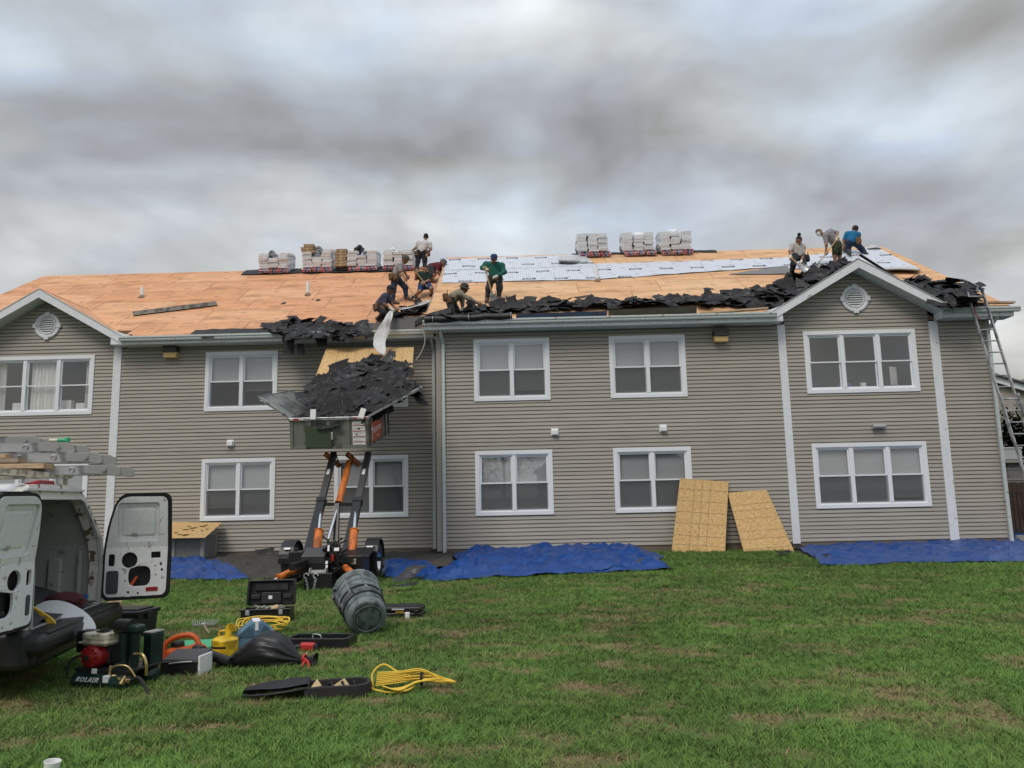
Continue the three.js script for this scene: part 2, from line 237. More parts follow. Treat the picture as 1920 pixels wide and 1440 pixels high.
function slabify(g, t) {                                     // thickness for a sheet
  const a = g.index ? g.toNonIndexed() : g, b = a.clone(), p = b.attributes.position, n = a.attributes.normal;
  for (let i = 0; i < p.count; i++) p.setXYZ(i, p.getX(i) - n.getX(i) * t, p.getY(i) - n.getY(i) * t, p.getZ(i) - n.getZ(i) * t);
  for (let i = 0; i < p.count; i += 3) for (const at of [b.attributes.position, b.attributes.uv, b.attributes.normal]) { const k = at.itemSize; for (let c = 0; c < k; c++) { const s = at.array[(i + 1) * k + c]; at.array[(i + 1) * k + c] = at.array[(i + 2) * k + c]; at.array[(i + 2) * k + c] = s; } }
  for (let i = 0; i < b.attributes.normal.array.length; i++) b.attributes.normal.array[i] *= -1;
  return mergeGeometries([a, b], false);
}
// ---------- ground ----------
const gy = (x, z) => 0.09 * sstep(4.5, 0.6, z) + 0.05 * (fbm(x * 0.35 + 40, z * 0.35 + 40, 201, 3) - 0.5) * sstep(0, 3, z) + 0.02 * (vnoise(x * 1.7, z * 1.7, 205) - 0.5);
{
  const warp = (t, c, s) => { const k = t * 2 - 1; return c + s * k * (0.16 + 0.84 * k * k * k * k); };
  const g = grid(220, 220, (u, v) => { const x = warp(u, 0, 160), z = warp(1 - v, 8, 160); return V(x, gy(x, z), z); });
  const p = g.attributes.position, uv = g.attributes.uv; for (let i = 0; i < p.count; i++) uv.setXY(i, p.getX(i) / 2.2, p.getZ(i) / 2.2);
  const o = addMesh('lawn_ground', g, mat(L(0.5, 0.5, 0.5), 1, { map: T.lawn, bumpMap: T.lawn, bumpScale: 0.02 }), scene); o.userData.kind = 'structure';
}

// ---------- the apartment building ----------
const bld = thing('apartment_building', 'long two-storey building with taupe siding, white windows and a half-stripped roof', 'building');
const WIN = { E: [-14.91, 3], D: [-8.81, 2], F: [-5.16, 2], A: [-1.25, 2], B: [2.37, 2], C: [7.55, 3] };
const WW = { 2: 2.03, 3: 2.967 }, WH = 1.678, YU = 4.083, YL = 1.087, CB = 0.26, EX = 0.1016;
const holes = (x0, x1) => Object.values(WIN).filter(([x]) => x > x0 - 0.2 && x < x1).flatMap(([x, n]) => [YU, YL].map((y) => [x, x + WW[n], y, y + WH]));
const GA = { R: [8.99, 7.6, 0], L: [-13.37, 7.585, LW] };   // gable peaks
{
  const sidings = [M.siding, M.siding, M.sidingB, M.sidingC]; const rs = rng(31);
  const section = (x0, x1, z, top, gable) => {
    const w = sub(bld, 'wall', [0, 0, z]), hs = holes(x0, x1), panels = Math.ceil((top - CB) / (2 * EX));
    const lim = (y) => { if (!gable || y < 6.0) return [x0, x1]; const h = (gable[1] - 0.12 - y) / SL; return [Math.max(x0, gable[0] - h), Math.min(x1, gable[0] + h)]; };
    for (let k = 0; k < panels; k++) {
      const runs = [];
      for (let c = 0; c < 2; c++) {
        const y0 = CB + (2 * k + c) * EX, ym = y0 + EX / 2, [l, r] = lim(ym + 0.04); if (r - l < 0.1 || y0 > top) continue;
        let segs = [[l, r]];
        for (const [a, d, e, f] of hs) if (ym > e + 0.03 && ym < f - 0.03) segs = segs.flatMap(([p, q]) => (d - 0.03 <= p || a + 0.03 >= q ? [[p, q]] : [[p, a + 0.03], [d - 0.03, q]].filter(([m, n]) => n > m + 0.01)));
        const j = [0.019, 0.0205, 0.018][Math.floor(rs() * 3)];
        for (const [p, q] of segs) {
          const pr = [[-0.009, y0 + EX], [-0.009, y0 + EX * 0.86], [0.003, y0 + EX * 0.83], [j, y0 + 0.004], [j - 0.001, y0 + 0.001], [0.002, y0], [-0.012, y0], [-0.012, y0 + EX]];
          const sh = new THREE.Shape(pr.map(([a, c2]) => new THREE.Vector2(-a, c2))), g = new THREE.ExtrudeGeometry(sh, { depth: q - p, bevelEnabled: false });
          const mate = runs.find((u) => Math.abs(u.p - p) < 0.4 && Math.abs(u.q - q) < 0.4); (mate ?? (runs.push({ p, q, b: new B() }), runs.at(-1))).b.add(g, TM(p, 0, 0, 0, Math.PI / 2, 0));
        }
      }
      const sm = sidings[Math.floor(rs() * 4)];
      if (runs.length === 1 && x1 - x0 > 3.5 && k % 3 === 1 && !gable) {              // two lengths lapped at a seam
        const g = runs[0].b.geo(), cut = lerp(runs[0].p + 1, runs[0].q - 1, rs()), half = (s) => { const h = g.clone(), p = h.attributes.position; for (let i = 0; i < p.count; i++) { const x = p.getX(i); p.setXYZ(i, s ? Math.max(x, cut - 0.03) : Math.min(x, cut), p.getY(i), p.getZ(i) + (s ? 0 : 0.003)); } return h; };
        addMesh('siding_panel', half(0), sm, w); addMesh('siding_panel', half(1), sidings[Math.floor(rs() * 4)], w);
      } else for (const u of runs) u.b.mesh('siding_panel', sm, w);
    }
    const b = new B();                                       // the wall behind the siding, with openings
    const ys = [...new Set([0.0, top, ...hs.flatMap((h) => [h[2] + 0.05, h[3] - 0.05])])].sort((a, c) => a - c);
    for (let i = 0; i + 1 < ys.length; i++) {
      const ym = (ys[i] + ys[i + 1]) / 2; let segs = [[x0, x1]]; const yt = Math.min(ys[i + 1], 6);
      for (const [a, d, e, f] of hs) if (ym > e && ym < f) segs = segs.flatMap(([p, q]) => (d <= p || a >= q ? [[p, q]] : [[p, a + 0.05], [d - 0.05, q]]));
      for (const [p, q] of segs) if (q > p && yt > ys[i]) b.box(q - p, yt - ys[i], 0.14, (p + q) / 2, (yt + ys[i]) / 2, -0.0745);
    }
    if (gable) b.ext([[gable[0] - 2.2, 6.0], [gable[0] + 2.2, 6.0], [gable[0], 6.0 + 2.2 * SL]], 0.14, TM(0, 0, -0.1445));
    b.mesh('sheathing', M.sheath, w);
  };
  section(-17.4, -11.41, LW, 7.5, GA.L); section(-11.19, -2.3, LW, 5.98); section(-2.14, 6.88, 0, 5.98); section(7.08, 10.9, 0, 7.5, GA.R); section(11.13, 12.38, 0, 5.98);
  // white corner boards, taupe corner posts
  const trim = (x0, x1, y1, z, m = M.trim, n = 'trim_board', d = 0.045, y0 = 0.22) => new B().box(x1 - x0, y1 - y0, d, (x0 + x1) / 2, (y0 + y1) / 2, z + d / 2 - 0.012).mesh(n, m, bld);
  trim(-11.41, -11.19, 5.96, LW); trim(-15.6, -15.38, 5.96, LW + 0.03); trim(6.88, 7.08, 5.96, 0); trim(10.9, 11.13, 5.96, 0);
  new B().box(0.13, 5.74, 0.13, -2.195, 3.08, -0.045).mesh('corner_post', M.taupe, bld); new B().box(0.13, 5.74, 0.13, 12.445, 3.08, -0.045).mesh('corner_post', M.taupe, bld);
  new B().box(0.1, 5.9, 0.8, -2.2, 3.0, -0.51).mesh('return_wall', M.siding, bld);
  const end = new B(); end.box(0.15, 6, 12.2, 12.43, 3, -6.22).ext([[0, 6], [12.2, 6], [6.1, 10.1 - 0.5]], 0.15, TM(12.355, 0, -0.12, 0, Math.PI / 2, 0)); end.box(0.15, 6, 12.2, -17.4, 3, -7.05); end.box(30, 6, 0.15, -2.5, 3, -12.6).mesh('rear_wall', M.siding, bld);
  end.mesh('end_wall', M.siding, bld); new B().box(29.6, 0.15, 11.2, -2.5, 3.05, -6.8).mesh('floor_slab', M.inside, bld);
  // foundation blocks and vents
  const f = sub(bld, 'foundation'), rb = rng(8), geos = [0, 1, 2].map((i) => new B().rbox(0.39, 0.19, 0.12, 0.008, i * 0.4, 0, 0).geo().translate(-i * 0.4, 0, 0)), gv = new B();
  gv.box(0.38, 0.02, 0.1, 0, 0.085, 0).box(0.38, 0.02, 0.1, 0, -0.085, 0); for (let i = 0; i < 12; i++) gv.box(0.012, 0.16, 0.02, -0.18 + i * 0.033, 0, 0.03); const gvg = gv.box(0.38, 0.16, 0.01, 0, 0, -0.03).geo();
  for (let x = -10.9; x < 12.3; x += 0.4) {
    const z = x < -2.3 ? LW : 0; if (Math.abs(x + 2.2) < 0.25) continue; const vent = [-3.3, -0.7, 0.9, 2.5, 7.9, 9.1].some((v) => Math.abs(v - x) < 0.2);
    for (const y of vent ? [0.145] : [0.145, -0.055]) { const o = addMesh(vent ? 'vent_grate' : 'block', vent ? gvg : geos[Math.floor(rb() * 3)], vent ? M.grate : M.block, f); o.position.set(x + 0.2 + (y < 0 ? 0.2 : 0), y, z - 0.08 + rb() * 0.004); }
  }
}
// windows
{
  const rw = rng(3);
  const makeWindow = (x, y, n, z, o = {}) => {
    const w = WW[n], h = WH, g = sub(bld, 'window', [x, y, z]), c = 0.105, iw = (w - 2 * c - (n - 1) * 0.1) / n, ih = h - 2 * c;
    const cs = new B(); cs.rbox(w, c, 0.05, 0.006, w / 2, h - c / 2, 0.012).rbox(w, c, 0.052, 0.006, w / 2, c / 2, 0.013).rbox(c, h - 2 * c, 0.05, 0.006, c / 2, h / 2, 0.012).rbox(c, h - 2 * c, 0.05, 0.006, w - c / 2, h / 2, 0.012);
    cs.mesh('casing', M.vinyl, g); const fr = new B();         // inner frame, a step back from the casing
    fr.box(w - 2 * c, 0.03, 0.07, w / 2, h - c - 0.015, -0.025).box(w - 2 * c, 0.03, 0.07, w / 2, c + 0.015, -0.025).box(0.03, ih - 0.06, 0.07, c + 0.015, h / 2, -0.025).box(0.03, ih - 0.06, 0.07, w - c - 0.015, h / 2, -0.025).mesh('frame', M.vinyl, g);
    for (let i = 1; i < n; i++) new B().rbox(0.1, ih - 0.062, 0.06, 0.005, c + i * iw + (i - 0.5) * 0.1, h / 2, -0.004).mesh('mullion', M.vinyl, g);
    for (let i = 0; i < n; i++) {
      const x0 = c + i * (iw + 0.1) + (i ? 0 : 0.03), x1 = c + i * (iw + 0.1) + iw - (i === n - 1 ? 0.03 : 0), xm = (x0 + x1) / 2, sw = x1 - x0, mid = h / 2, st = 0.035;
      const sash = (y0, y1, zz) => { const b = new B(), s = y1 - y0; b.box(sw, st, 0.03, xm, y0 + st / 2, zz).box(sw, st, 0.03, xm, y1 - st / 2, zz).box(st, s - 2 * st, 0.03, x0 + st / 2, (y0 + y1) / 2, zz).box(st, s - 2 * st, 0.03, x1 - st / 2, (y0 + y1) / 2, zz); b.mesh('sash', M.vinyl, g); addMesh('pane', new THREE.PlaneGeometry(sw - 2 * st, s - 2 * st), M.glass, g).position.set(xm, (y0 + y1) / 2, zz + 0.003); };
      sash(mid - 0.02, h - c - 0.03, -0.032); sash(c + 0.03, mid + 0.02, -0.062);
      if (o.screen !== false) addMesh('insect_screen', new THREE.PlaneGeometry(sw - 0.02, mid - c - 0.05), M.screen, g).position.set(xm, (mid + c) / 2, -0.038);
      const kind = (o.kinds ?? [])[i] ?? o.kind ?? 'blind', top = h - c, drop = o.drop?.[i] ?? ih;
      if (kind === 'blind') {                                 // slatted blind: each slat a tilted strip
        const b = new B(), k = Math.floor(drop / 0.024); for (let s = 0; s < k; s++) b.add(new THREE.PlaneGeometry(sw + 0.02, 0.027), TM(xm, top - 0.02 - s * 0.024, -0.115, -0.42 + (rw() - 0.5) * 0.08, 0, 0)); b.box(sw, 0.025, 0.03, xm, top - k * 0.024 - 0.02, -0.115); b.mesh('blind', M.blind, g);
      } else if (kind === 'curtain') {
        const q = o.span?.[i] ?? [0, 1]; addMesh('curtain', grid(60, 6, (u, v) => V(x0 + sw * lerp(q[0], q[1], u) + 0.01 * Math.sin(v * 3 + u * 20), c + v * ih, -0.16 + 0.025 * Math.sin(u * 44) * (0.6 + 0.4 * (1 - v)) + 0.012 * Math.sin(u * 97))), M.curtain, g);
      }
    }
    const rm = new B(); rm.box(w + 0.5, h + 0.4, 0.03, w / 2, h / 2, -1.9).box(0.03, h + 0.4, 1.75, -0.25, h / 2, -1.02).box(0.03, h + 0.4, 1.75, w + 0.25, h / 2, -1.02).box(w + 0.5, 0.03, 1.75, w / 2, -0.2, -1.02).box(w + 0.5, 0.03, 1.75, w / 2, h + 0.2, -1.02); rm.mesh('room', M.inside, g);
    return g;
  };
  for (const [k, [x, n]] of Object.entries(WIN)) {
    const z = x < -2.3 ? LW : 0;
    if (k === 'E') {
      const g = makeWindow(x, YU, n, z, { kinds: ['curtain', 'curtain', 'curtain'], span: [[0, 0.3], [0.05, 0.95], [0.78, 1]], screen: false });
      const b = new B(); b.rbox(0.32, 0.3, 0.2, 0.02, 2.05, 0.3, -0.35).rbox(0.28, 0.22, 0.2, 0.02, 2.45, 0.26, -0.4).rbox(0.24, 0.26, 0.2, 0.02, 0.62, 0.28, -0.4).mesh('sill_box', M.white, g);
      new B().rbox(0.3, 0.12, 0.2, 0.03, 0.3, 0.2, -0.3).mesh('sill_clutter', M.dark, g);
    } else if (k === 'C') {
      const g = makeWindow(x, YU, n, z, { kind: 'none', screen: false });
      new B().box(0.26, 0.5, 0.02, 2.55, 0.5, -0.5, 0, 0.5, 0).mesh('white_board', M.white, g); new B().sph(1.12, 0.22, -0.3, 0.2, 1, 0.55, 0.7).mesh('blue_bag', mat(L(0.06, 0.13, 0.3), 0.6), g); new B().cyl([1.62, 0.13, -0.3], [1.62, 0.3, -0.3], 0.07, 0.09).mesh('white_tub', M.white, g);
    } else makeWindow(x, YU, n, z, { kind: k === 'F' ? 'none' : 'blind', drop: { D: [0.8, 1.0], A: [1.44, 1.25], B: [1.46, 1.46] }[k] });
    makeWindow(x, YL, n, z, k === 'F' ? { kinds: ['blind', 'blind'], drop: [1.45, 0.75] } : { drop: { D: [1.2, 1.42], A: [1.46, 1.38], B: [1.4, 1.46], C: [1.46, 1.46, 1.3], E: [1.46, 1.0, 1.46] }[k] });
  }
}
// eaves, gutters, rakes, gables
{
  const kprof = [[0, 0], [0.085, 0], [0.1, 0.03], [0.1, 0.055], [0.125, 0.085], [0.125, 0.125], [0.115, 0.13], [0.11, 0.09], [0.09, 0.06], [0.085, 0.02], [0.01, 0.012], [0.01, 0.12], [0, 0.12]];
  const gut = (x0, x1, y, z) => new B().ext(kprof.map(([a, b]) => [-a, b]), x1 - x0, TM(x0, y, z, 0, Math.PI / 2, 0)).box(0.004, 0.12, 0.115, x0 + 0.002, y + 0.06, z + 0.058).box(0.004, 0.12, 0.115, x1 - 0.002, y + 0.06, z + 0.058).mesh('gutter', M.gutter, bld);
  gut(-11.0, -2.36, 6.02, LZ + 0.02); gut(-2.54, 6.72, 6.06, RZ + 0.02); gut(11.32, 13.02, 6.06, RZ + 0.02);
  const eave = (x0, x1, yb, zw, ze) => { new B().box(x1 - x0, 0.2, 0.02, (x0 + x1) / 2, yb + 0.1, ze + 0.008).mesh('fascia', M.trim, bld); const s = new B(), n = Math.round((x1 - x0) / 0.3), w = (x1 - x0) / n; for (let i = 0; i < n; i++) s.box(w - 0.006, 0.012, ze - zw, x0 + (i + 0.5) * w, yb - 0.004 + (i % 2) * 0.003, (zw + ze) / 2 - 0.002); s.mesh('soffit', M.soffit, bld); };
  eave(-11.0, -2.36, 5.94, LW, LZ); eave(-2.52, 6.72, 5.96, 0, RZ); eave(11.3, 12.9, 5.96, 0, RZ);
  const gable = ([ax, ay, zw], side) => {
    const ze = zw + 0.45, run = 2.42, c = Math.cos(TH), len = run / c, v = sub(bld, 'gable', [ax, ay, 0]);
    for (const s of [-1, 1]) {
      const u = new THREE.Shape([[0, 0.0], [run, -run * SL], [run, -run * SL - 0.2], [0, -0.225]].map(([a, b]) => new THREE.Vector2(a * s, b)));
      new B().ext(u, 0.025, TM(0, -0.02, ze)).mesh('rake_board', M.trim, v);
      new B().ext([[0, 0.012], [run + 0.02, -run * SL], [run + 0.02, -run * SL - 0.016], [0, -0.004]].map(([a, b]) => [a * s, b]), 0.03, TM(0, 0, ze + 0.012)).mesh('drip_edge', M.gutter, v);
      const sf = new B(), n = 9; for (let i = 0; i < n; i++) { const a = (i + 0.5) / n * run; sf.box(len / n - 0.006, 0.012, 0.45, a * s, -a * SL - 0.225, zw + 0.226, 0, 0, -s * TH); } sf.mesh('soffit', M.soffit, v);
      const deckZ = -2.2 + (side === 'L' ? -0.85 : 0), dl = ze - deckZ; const dk = new B(); dk.box(len + 0.05, 0.02, dl, (run / 2) * s, -run / 2 * SL - 0.002, ze - dl / 2, 0, 0, -s * TH); dk.mesh('deck', side === 'L' ? PLY[3] : M.blackFelt, v);
      // boxed return at the foot of the rake
      const fx = run * s; new B().box(0.42, 0.2, 0.45, fx - s * 0.13, -run * SL - 0.12, zw + 0.228).ext([[fx - s * 0.38, -run * SL + 0.0], [fx + s * 0.34, -run * SL - 0.03], [fx - s * 0.38, -run * SL + 0.21]], 0.02, TM(0, 0, ze + 0.003)).mesh('eave_return', M.trim, v);
    }
    // round louvre
    const lv = sub(v, 'gable_vent', [0.02, side === 'R' ? -0.98 : -0.96, zw + 0.03]), ring = new B(); ring.tor(0.315, 0.055, TM(0, 0, 0, 0, 0, 0, 1, 1, 0.5), 40, 8);
    for (let k = 0; k < 4; k++) { const a = k * Math.PI / 2; ring.rbox(0.13, 0.13, 0.055, 0.012, Math.cos(a) * 0.335, Math.sin(a) * 0.335, 0.014); }
    ring.tor(0.235, 0.022, TM(0, 0, 0.006), 32, 6); ring.mesh('vent_ring', M.trim, lv);
    for (let k = -3; k <= 3; k++) { const y = k * 0.062, w = 2 * Math.sqrt(Math.max(0.02, 0.235 ** 2 - y * y)); new B().box(w, 0.05, 0.008, 0, y, 0.0, -0.75, 0, 0).mesh('louvre', M.trim, lv); }
    new B().cyl([0, 0, -0.028], [0, 0, -0.024], 0.25, 0.25, 24).mesh('vent_back', M.greySteel, lv);
  };
  gable(GA.R, 'R'); gable(GA.L, 'L');
  // downspouts
  const ds = (x, z, y0, y1, ox, oz) => new B().bar([x + ox, y1, z + oz], [x + ox, y1 - 0.1, z + oz], 0.08, 0.06, V(0, 0, 1)).bar([x + ox, y1 - 0.08, z + oz], [x, y1 - 0.42, z + 0.05], 0.08, 0.06, V(0, 0, 1)).bar([x, y1 - 0.4, z + 0.05], [x, y0, z + 0.05], 0.08, 0.06, V(0, 0, 1)).box(0.1, 0.02, 0.07, x, 3.4, z + 0.05).box(0.1, 0.02, 0.07, x, 1.2, z + 0.05).mesh('downspout', M.gutter, bld);
  ds(-2.42, LW, 0.12, 6.05, -0.03, 0.4); ds(-2.06, 0, 0.12, 6.08, -0.06, 0.42); ds(12.42, 0.02, 0.15, 6.08, 0.1, 0.42);
}
// roof: sheets of plywood over a solid roof
{
  const rs = rng(17);
  const roof = (x0, x1, left) => {
    const ez = left ? LZ : RZ, ey = left ? LY : RY, rz = left ? LRZ : RRZ, len = (ez - rz) / Math.cos(TH), r = sub(bld, 'roof', [0, ey, ez], [TH, 0, 0]), set = left ? PLY : PLYR;
    const bay = left ? [-16, -10.98] : [6.66, 11.32], cut = 0.62;      // the eave stops at the gabled bay
    new B().box(x1 - x0 - 0.02, 0.15, len - cut, (x0 + x1) / 2, -0.1, -(len + cut) / 2).mesh('roof_structure', M.oldWood, r);
    for (const [p, q] of [[x0, bay[0]], [bay[1], x1]]) new B().box(q - p - 0.02, 0.15, cut, (p + q) / 2, -0.1, -cut / 2).mesh('roof_structure', M.oldWood, r);
    let v = 0, row = 0; const cache = {};
    while (v < len - 0.02) {
      const h = Math.min(1.22, len - v); let x = x0 - (row % 2 ? 1.22 : 0) - (row % 3) * 0.3;
      while (x < x1) {
        let parts = [[Math.max(x, x0), Math.min(x + 2.44, x1), v, h]]; x += 2.44;
        if (!row) parts = parts.flatMap(([p, q]) => [[p, Math.min(q, bay[0]), v, h], [Math.max(p, bay[0]), Math.min(q, bay[1]), cut, h - cut], [Math.max(p, bay[1]), q, v, h]]);
        for (const [a, b, v, h] of parts) {
        const w = b - a; if (w < 0.05) continue;
        const key = w.toFixed(2) + h.toFixed(2) + Math.floor(rs() * 4), off = 3 * rs();
        cache[key] ??= new B().box(w - 0.014, 0.012, h - 0.014, off, 0, off * 0.7).geo().translate(-off, 0, -off * 0.7);
        const o = addMesh('plywood_sheet', cache[key], set[Math.floor(rs() * set.length)], r); o.position.set((a + b) / 2, -0.008 + rs() * 0.004, -(v + h / 2)); o.rotation.set((rs() - 0.5) * 0.003, 0, (rs() - 0.5) * 0.0012);
        }
      }
      v += h; row++;
    }
    new B().box(x1 - x0, 0.1, len, (x0 + x1) / 2, 0, 0).mesh('rear_slope', M.shingle, sub(bld, 'rear_roof', [0, ey + (ez - rz) * SL - 0.06 - SL * len / 2 * Math.cos(TH), rz - len / 2 * Math.cos(TH)], [-TH, 0, 0]));
    return r;
  };
  const rl = roof(-17.55, -2.53, true), rr = roof(-2.52, 12.9, false);
  new B().box(0.02, 0.2, 7.6, 12.91, -0.12, -3.8).mesh('rake_board', M.trim, rr); new B().box(0.03, 0.24, 7.6, -2.53, -0.115, -3.8).mesh('roof_edge', M.oldWood, rr); new B().box(0.02, 0.2, 7.6, -17.56, -0.12, -3.8).mesh('rake_board', M.trim, rl);
  // old shingles left in courses beside the step, black felt on the ridge and along the eave
  const strip = [0, 1, 2].map((i) => slabify(grid(4, 2, (u, v) => V((u - 0.5) * 0.31, 0.006 + 0.004 * Math.sin(u * 5 + i * 2), -(v - 0.5) * 0.18)), 0.005));
  for (let k = 0; k < 9; k++) for (let x = -4.3 + 0.05 * (k % 2) * 3 + Math.max(0, k - 4) * 0.22; x < -2.7; x += 0.315) { const o = addMesh('shingle', strip[Math.floor(rs() * 3)], M.shingle, rl); o.position.set(x, 0.004 + 0.003 * rs(), -0.07 - k * 0.14); o.rotation.x = 0.045; }
  const eave = new B(); eave.add(slabify(grid(60, 3, (u, v) => V(lerp(-9.1, -4.2, u), 0.02 + 0.025 * vnoise(u * 20, v * 2, 3), -v * (0.36 + 0.12 * vnoise(u * 9, 0, 8)))), 0.006)); eave.mesh('eave_felt', M.blackFelt, rl);
  const ridge = new B(); ridge.add(slabify(grid(80, 4, (u, v) => V(lerp(-10.0, -4.0, u), 0.02 + 0.03 * vnoise(u * 30, v * 3, 13), -7.66 + v * (0.62 + 0.2 * vnoise(u * 14, 2, 18)))), 0.006)); ridge.mesh('ridge_felt', M.blackFelt, rl);
  const rf = new B(); rf.add(slabify(grid(60, 3, (u, v) => V(lerp(1.9, 7.0, u), 0.02 + 0.02 * vnoise(u * 30, v * 3, 23), -7.62 + v * (0.22 + 0.1 * vnoise(u * 14, 2, 28)))), 0.006)); rf.mesh('ridge_felt', M.blackFelt, rr);
  for (const [px, py0, py1, left] of [[266, 557, 540, 1], [577, 553, 530, 1], [1120, 527, 506, 0]]) { const p = onRoof(px, py0, left), g = sub(bld, 'vent_pipe', [p.x, p.y, p.z]), h = (py0 - py1) / 52; new B().cyl([0, -0.1, 0], [0, h, 0], 0.055, 0.055, 14).mesh('pipe', M.vinyl, g); new B().cyl([0, -0.02, 0], [0, 0.07, 0], 0.11, 0.065, 14).mesh('collar', M.oldWood, g); }
  // wall lights and vents
  for (const [px, py, z] of [[324, 662, LW], [1349, 632, 0]]) { const p = atZ(px, py, z), g = sub(bld, 'wall_light', [p.x, p.y, z]); new B().rbox(0.38, 0.19, 0.24, 0.02, 0, 0.08, 0.12).mesh('housing', M.bronze, g); new B().ext([[-0.18, -0.015], [0.18, -0.015], [0.165, -0.15], [-0.165, -0.15]], 0.18, TM(0, 0, 0.01), 0.01).mesh('lens', M.lens, g); }
  for (const [px, py, z] of [[433, 831, LW], [1040, 810, 0], [1243, 803, 0]]) { const p = atZ(px, py, z), g = sub(bld, 'wall_vent', [p.x, p.y, z]); new B().rbox(0.2, 0.19, 0.03, 0.008, 0, 0, 0.022).mesh('flange', M.vinyl, g); new B().ext([[0, 0.08], [0.09, 0.03], [0.09, -0.07], [0, -0.08]].map(([a, b]) => [-a, b]), 0.15, TM(-0.075, 0, 0.03, 0, Math.PI / 2, 0)).mesh('hood', M.vinyl, g); }
  { const p = atZ(1645, 800, 0), g = sub(bld, 'wall_light', [p.x, p.y, 0]); new B().rbox(0.1, 0.1, 0.05, 0.01, 0, 0, 0.03).mesh('bracket', M.bronze, g); new B().cyl([-0.16, 0, 0.1], [0.16, 0, 0.1], 0.055, 0.055, 14).mesh('housing', M.galv, g); }
}
// ---------- torn shingles ----------
const rp = rng(404);
const SCRAP = Array.from({ length: 14 }, (_, i) => {
  const r = rng(900 + i), w = 0.3 + r() * 0.55, d = 0.22 + r() * 0.22, c1 = (r() - 0.5) * 0.3, c2 = (r() - 0.5) * 0.22, tw = (r() - 0.5) * 0.35, e = [0, 1, 2, 3].map(() => (r() - 0.5) * 0.09);
  return slabify(grid(6, 3, (u, v) => {
    const a = u - 0.5, b = v - 0.5, jag = (u < 0.01 || u > 0.99 || v < 0.01 || v > 0.99) ? (vnoise(u * 9 + i * 7, v * 9, 700 + i) - 0.5) * 0.075 : 0;
    return V(a * (w + e[0] * b * 4) + jag, c1 * a * a * 1.6 + c2 * Math.sin(u * 5 + i) * 0.3 + tw * a * b + (vnoise(u * 3, v * 2, 720 + i) - 0.5) * 0.06, b * (d + e[1] * a * 4) + jag * 0.8);
  }), 0.005);
});
const SM = [M.scrap, M.scrap, M.scrapB, M.scrapC, M.scrapB];
const QR = new THREE.Quaternion().setFromEuler(new THREE.Euler(TH, 0, 0));
function scrapAt(parent, p, q0, wild, scale = 1, seat = 0.02) {
  const i = Math.floor(rp() * SCRAP.length), o = addMesh('shingle_scrap', SCRAP[i], SM[Math.floor(rp() * SM.length)], parent);
  o.position.copy(p).sub(parent.position); o.position.y += seat * rp();
  o.quaternion.copy(q0).multiply(new THREE.Quaternion().setFromEuler(new THREE.Euler((rp() - 0.5) * wild, rp() * 6.28, (rp() - 0.5) * wild)));
  o.scale.setScalar(scale * (0.75 + rp() * 0.5)); return o;
}
const edge = (pts, t) => { const k = t * (pts.length - 1), i = Math.min(pts.length - 2, Math.floor(k)), f = k - i; return [lerp(pts[i][0], pts[i + 1][0], f), lerp(pts[i][1], pts[i + 1][1], f)]; };
function pile(label, n, bottom, topE, left, wild, hmax, scale = 1) {   // scraps heaped on a roof slope between a lower and an upper edge
  const c = edge(bottom, 0.5), p0 = onRoof(c[0], c[1], left), t = thing('shingle_debris_pile', label, 'debris pile', p0.toArray());
  const core = grid(60, 8, (u, v) => { const a = edge(bottom, u), b = edge(topE, u), h = hmax * Math.sin(Math.PI * clamp(v * 0.9 + 0.05)) * (0.4 + 0.9 * vnoise(u * 22, v * 3, 77)) * Math.min(1, u * 12, (1 - u) * 12); return onRoof(lerp(a[0], b[0], v * 0.86), lerp(a[1], b[1], v * 0.86), left, 0.02 + h * 0.7).sub(p0); });
  const co = addMesh('loose_fragments', core, M.scrapB, t); co.userData.kind = 'stuff';
  for (let k = 0; k < n; k++) {
    const u = rp(), v = Math.pow(rp(), 0.9), a = edge(bottom, u), b = edge(topE, u), h = hmax * (0.1 + 0.8 * rp()) * Math.sin(Math.PI * (0.15 + 0.75 * v)) + 0.03;
    scrapAt(t, onRoof(lerp(a[0], b[0], v), lerp(a[1], b[1], v), left, h), QR, rp() < 0.22 ? wild * 2 : wild, scale);
  }
  return t;
}
pile('long heap of torn black shingles along the right wing eave', 210, [[800, 592], [905, 592], [968, 579], [1050, 577], [1135, 573], [1210, 571], [1300, 569], [1380, 572], [1450, 572]], [[815, 588], [905, 578], [968, 569], [1050, 568], [1135, 563], [1210, 561], [1300, 559], [1380, 548], [1455, 532]], false, 0.55, 0.2, 0.82);
pile('heap of torn black shingles climbing the left side of the right gable', 105, [[1440, 580], [1475, 562], [1515, 541], [1555, 517], [1600, 492]], [[1440, 534], [1478, 523], [1512, 510], [1548, 499], [1592, 489]], false, 0.7, 0.24, 0.9);
pile('heap of torn black shingles on the roof corner behind the ladder top', 75, [[1708, 540], [1740, 562], [1765, 577], [1800, 575], [1850, 574]], [[1702, 523], [1722, 522], [1755, 530], [1790, 526], [1816, 540]], false, 0.6, 0.28);
const lp = pile('spread of torn black shingles hanging over the left wing gutter', 52, [[512, 624], [545, 634], [590, 634], [640, 633], [690, 630]], [[512, 606], [545, 601], [590, 599], [640, 602], [690, 610]], true, 0.5, 0.08, 0.85);
pile('small scatter of torn shingles beside the step between the two wings', 22, [[738, 596], [760, 590], [786, 584], [806, 578]], [[745, 588], [765, 580], [790, 574], [812, 560]], true, 0.6, 0.1, 0.7);
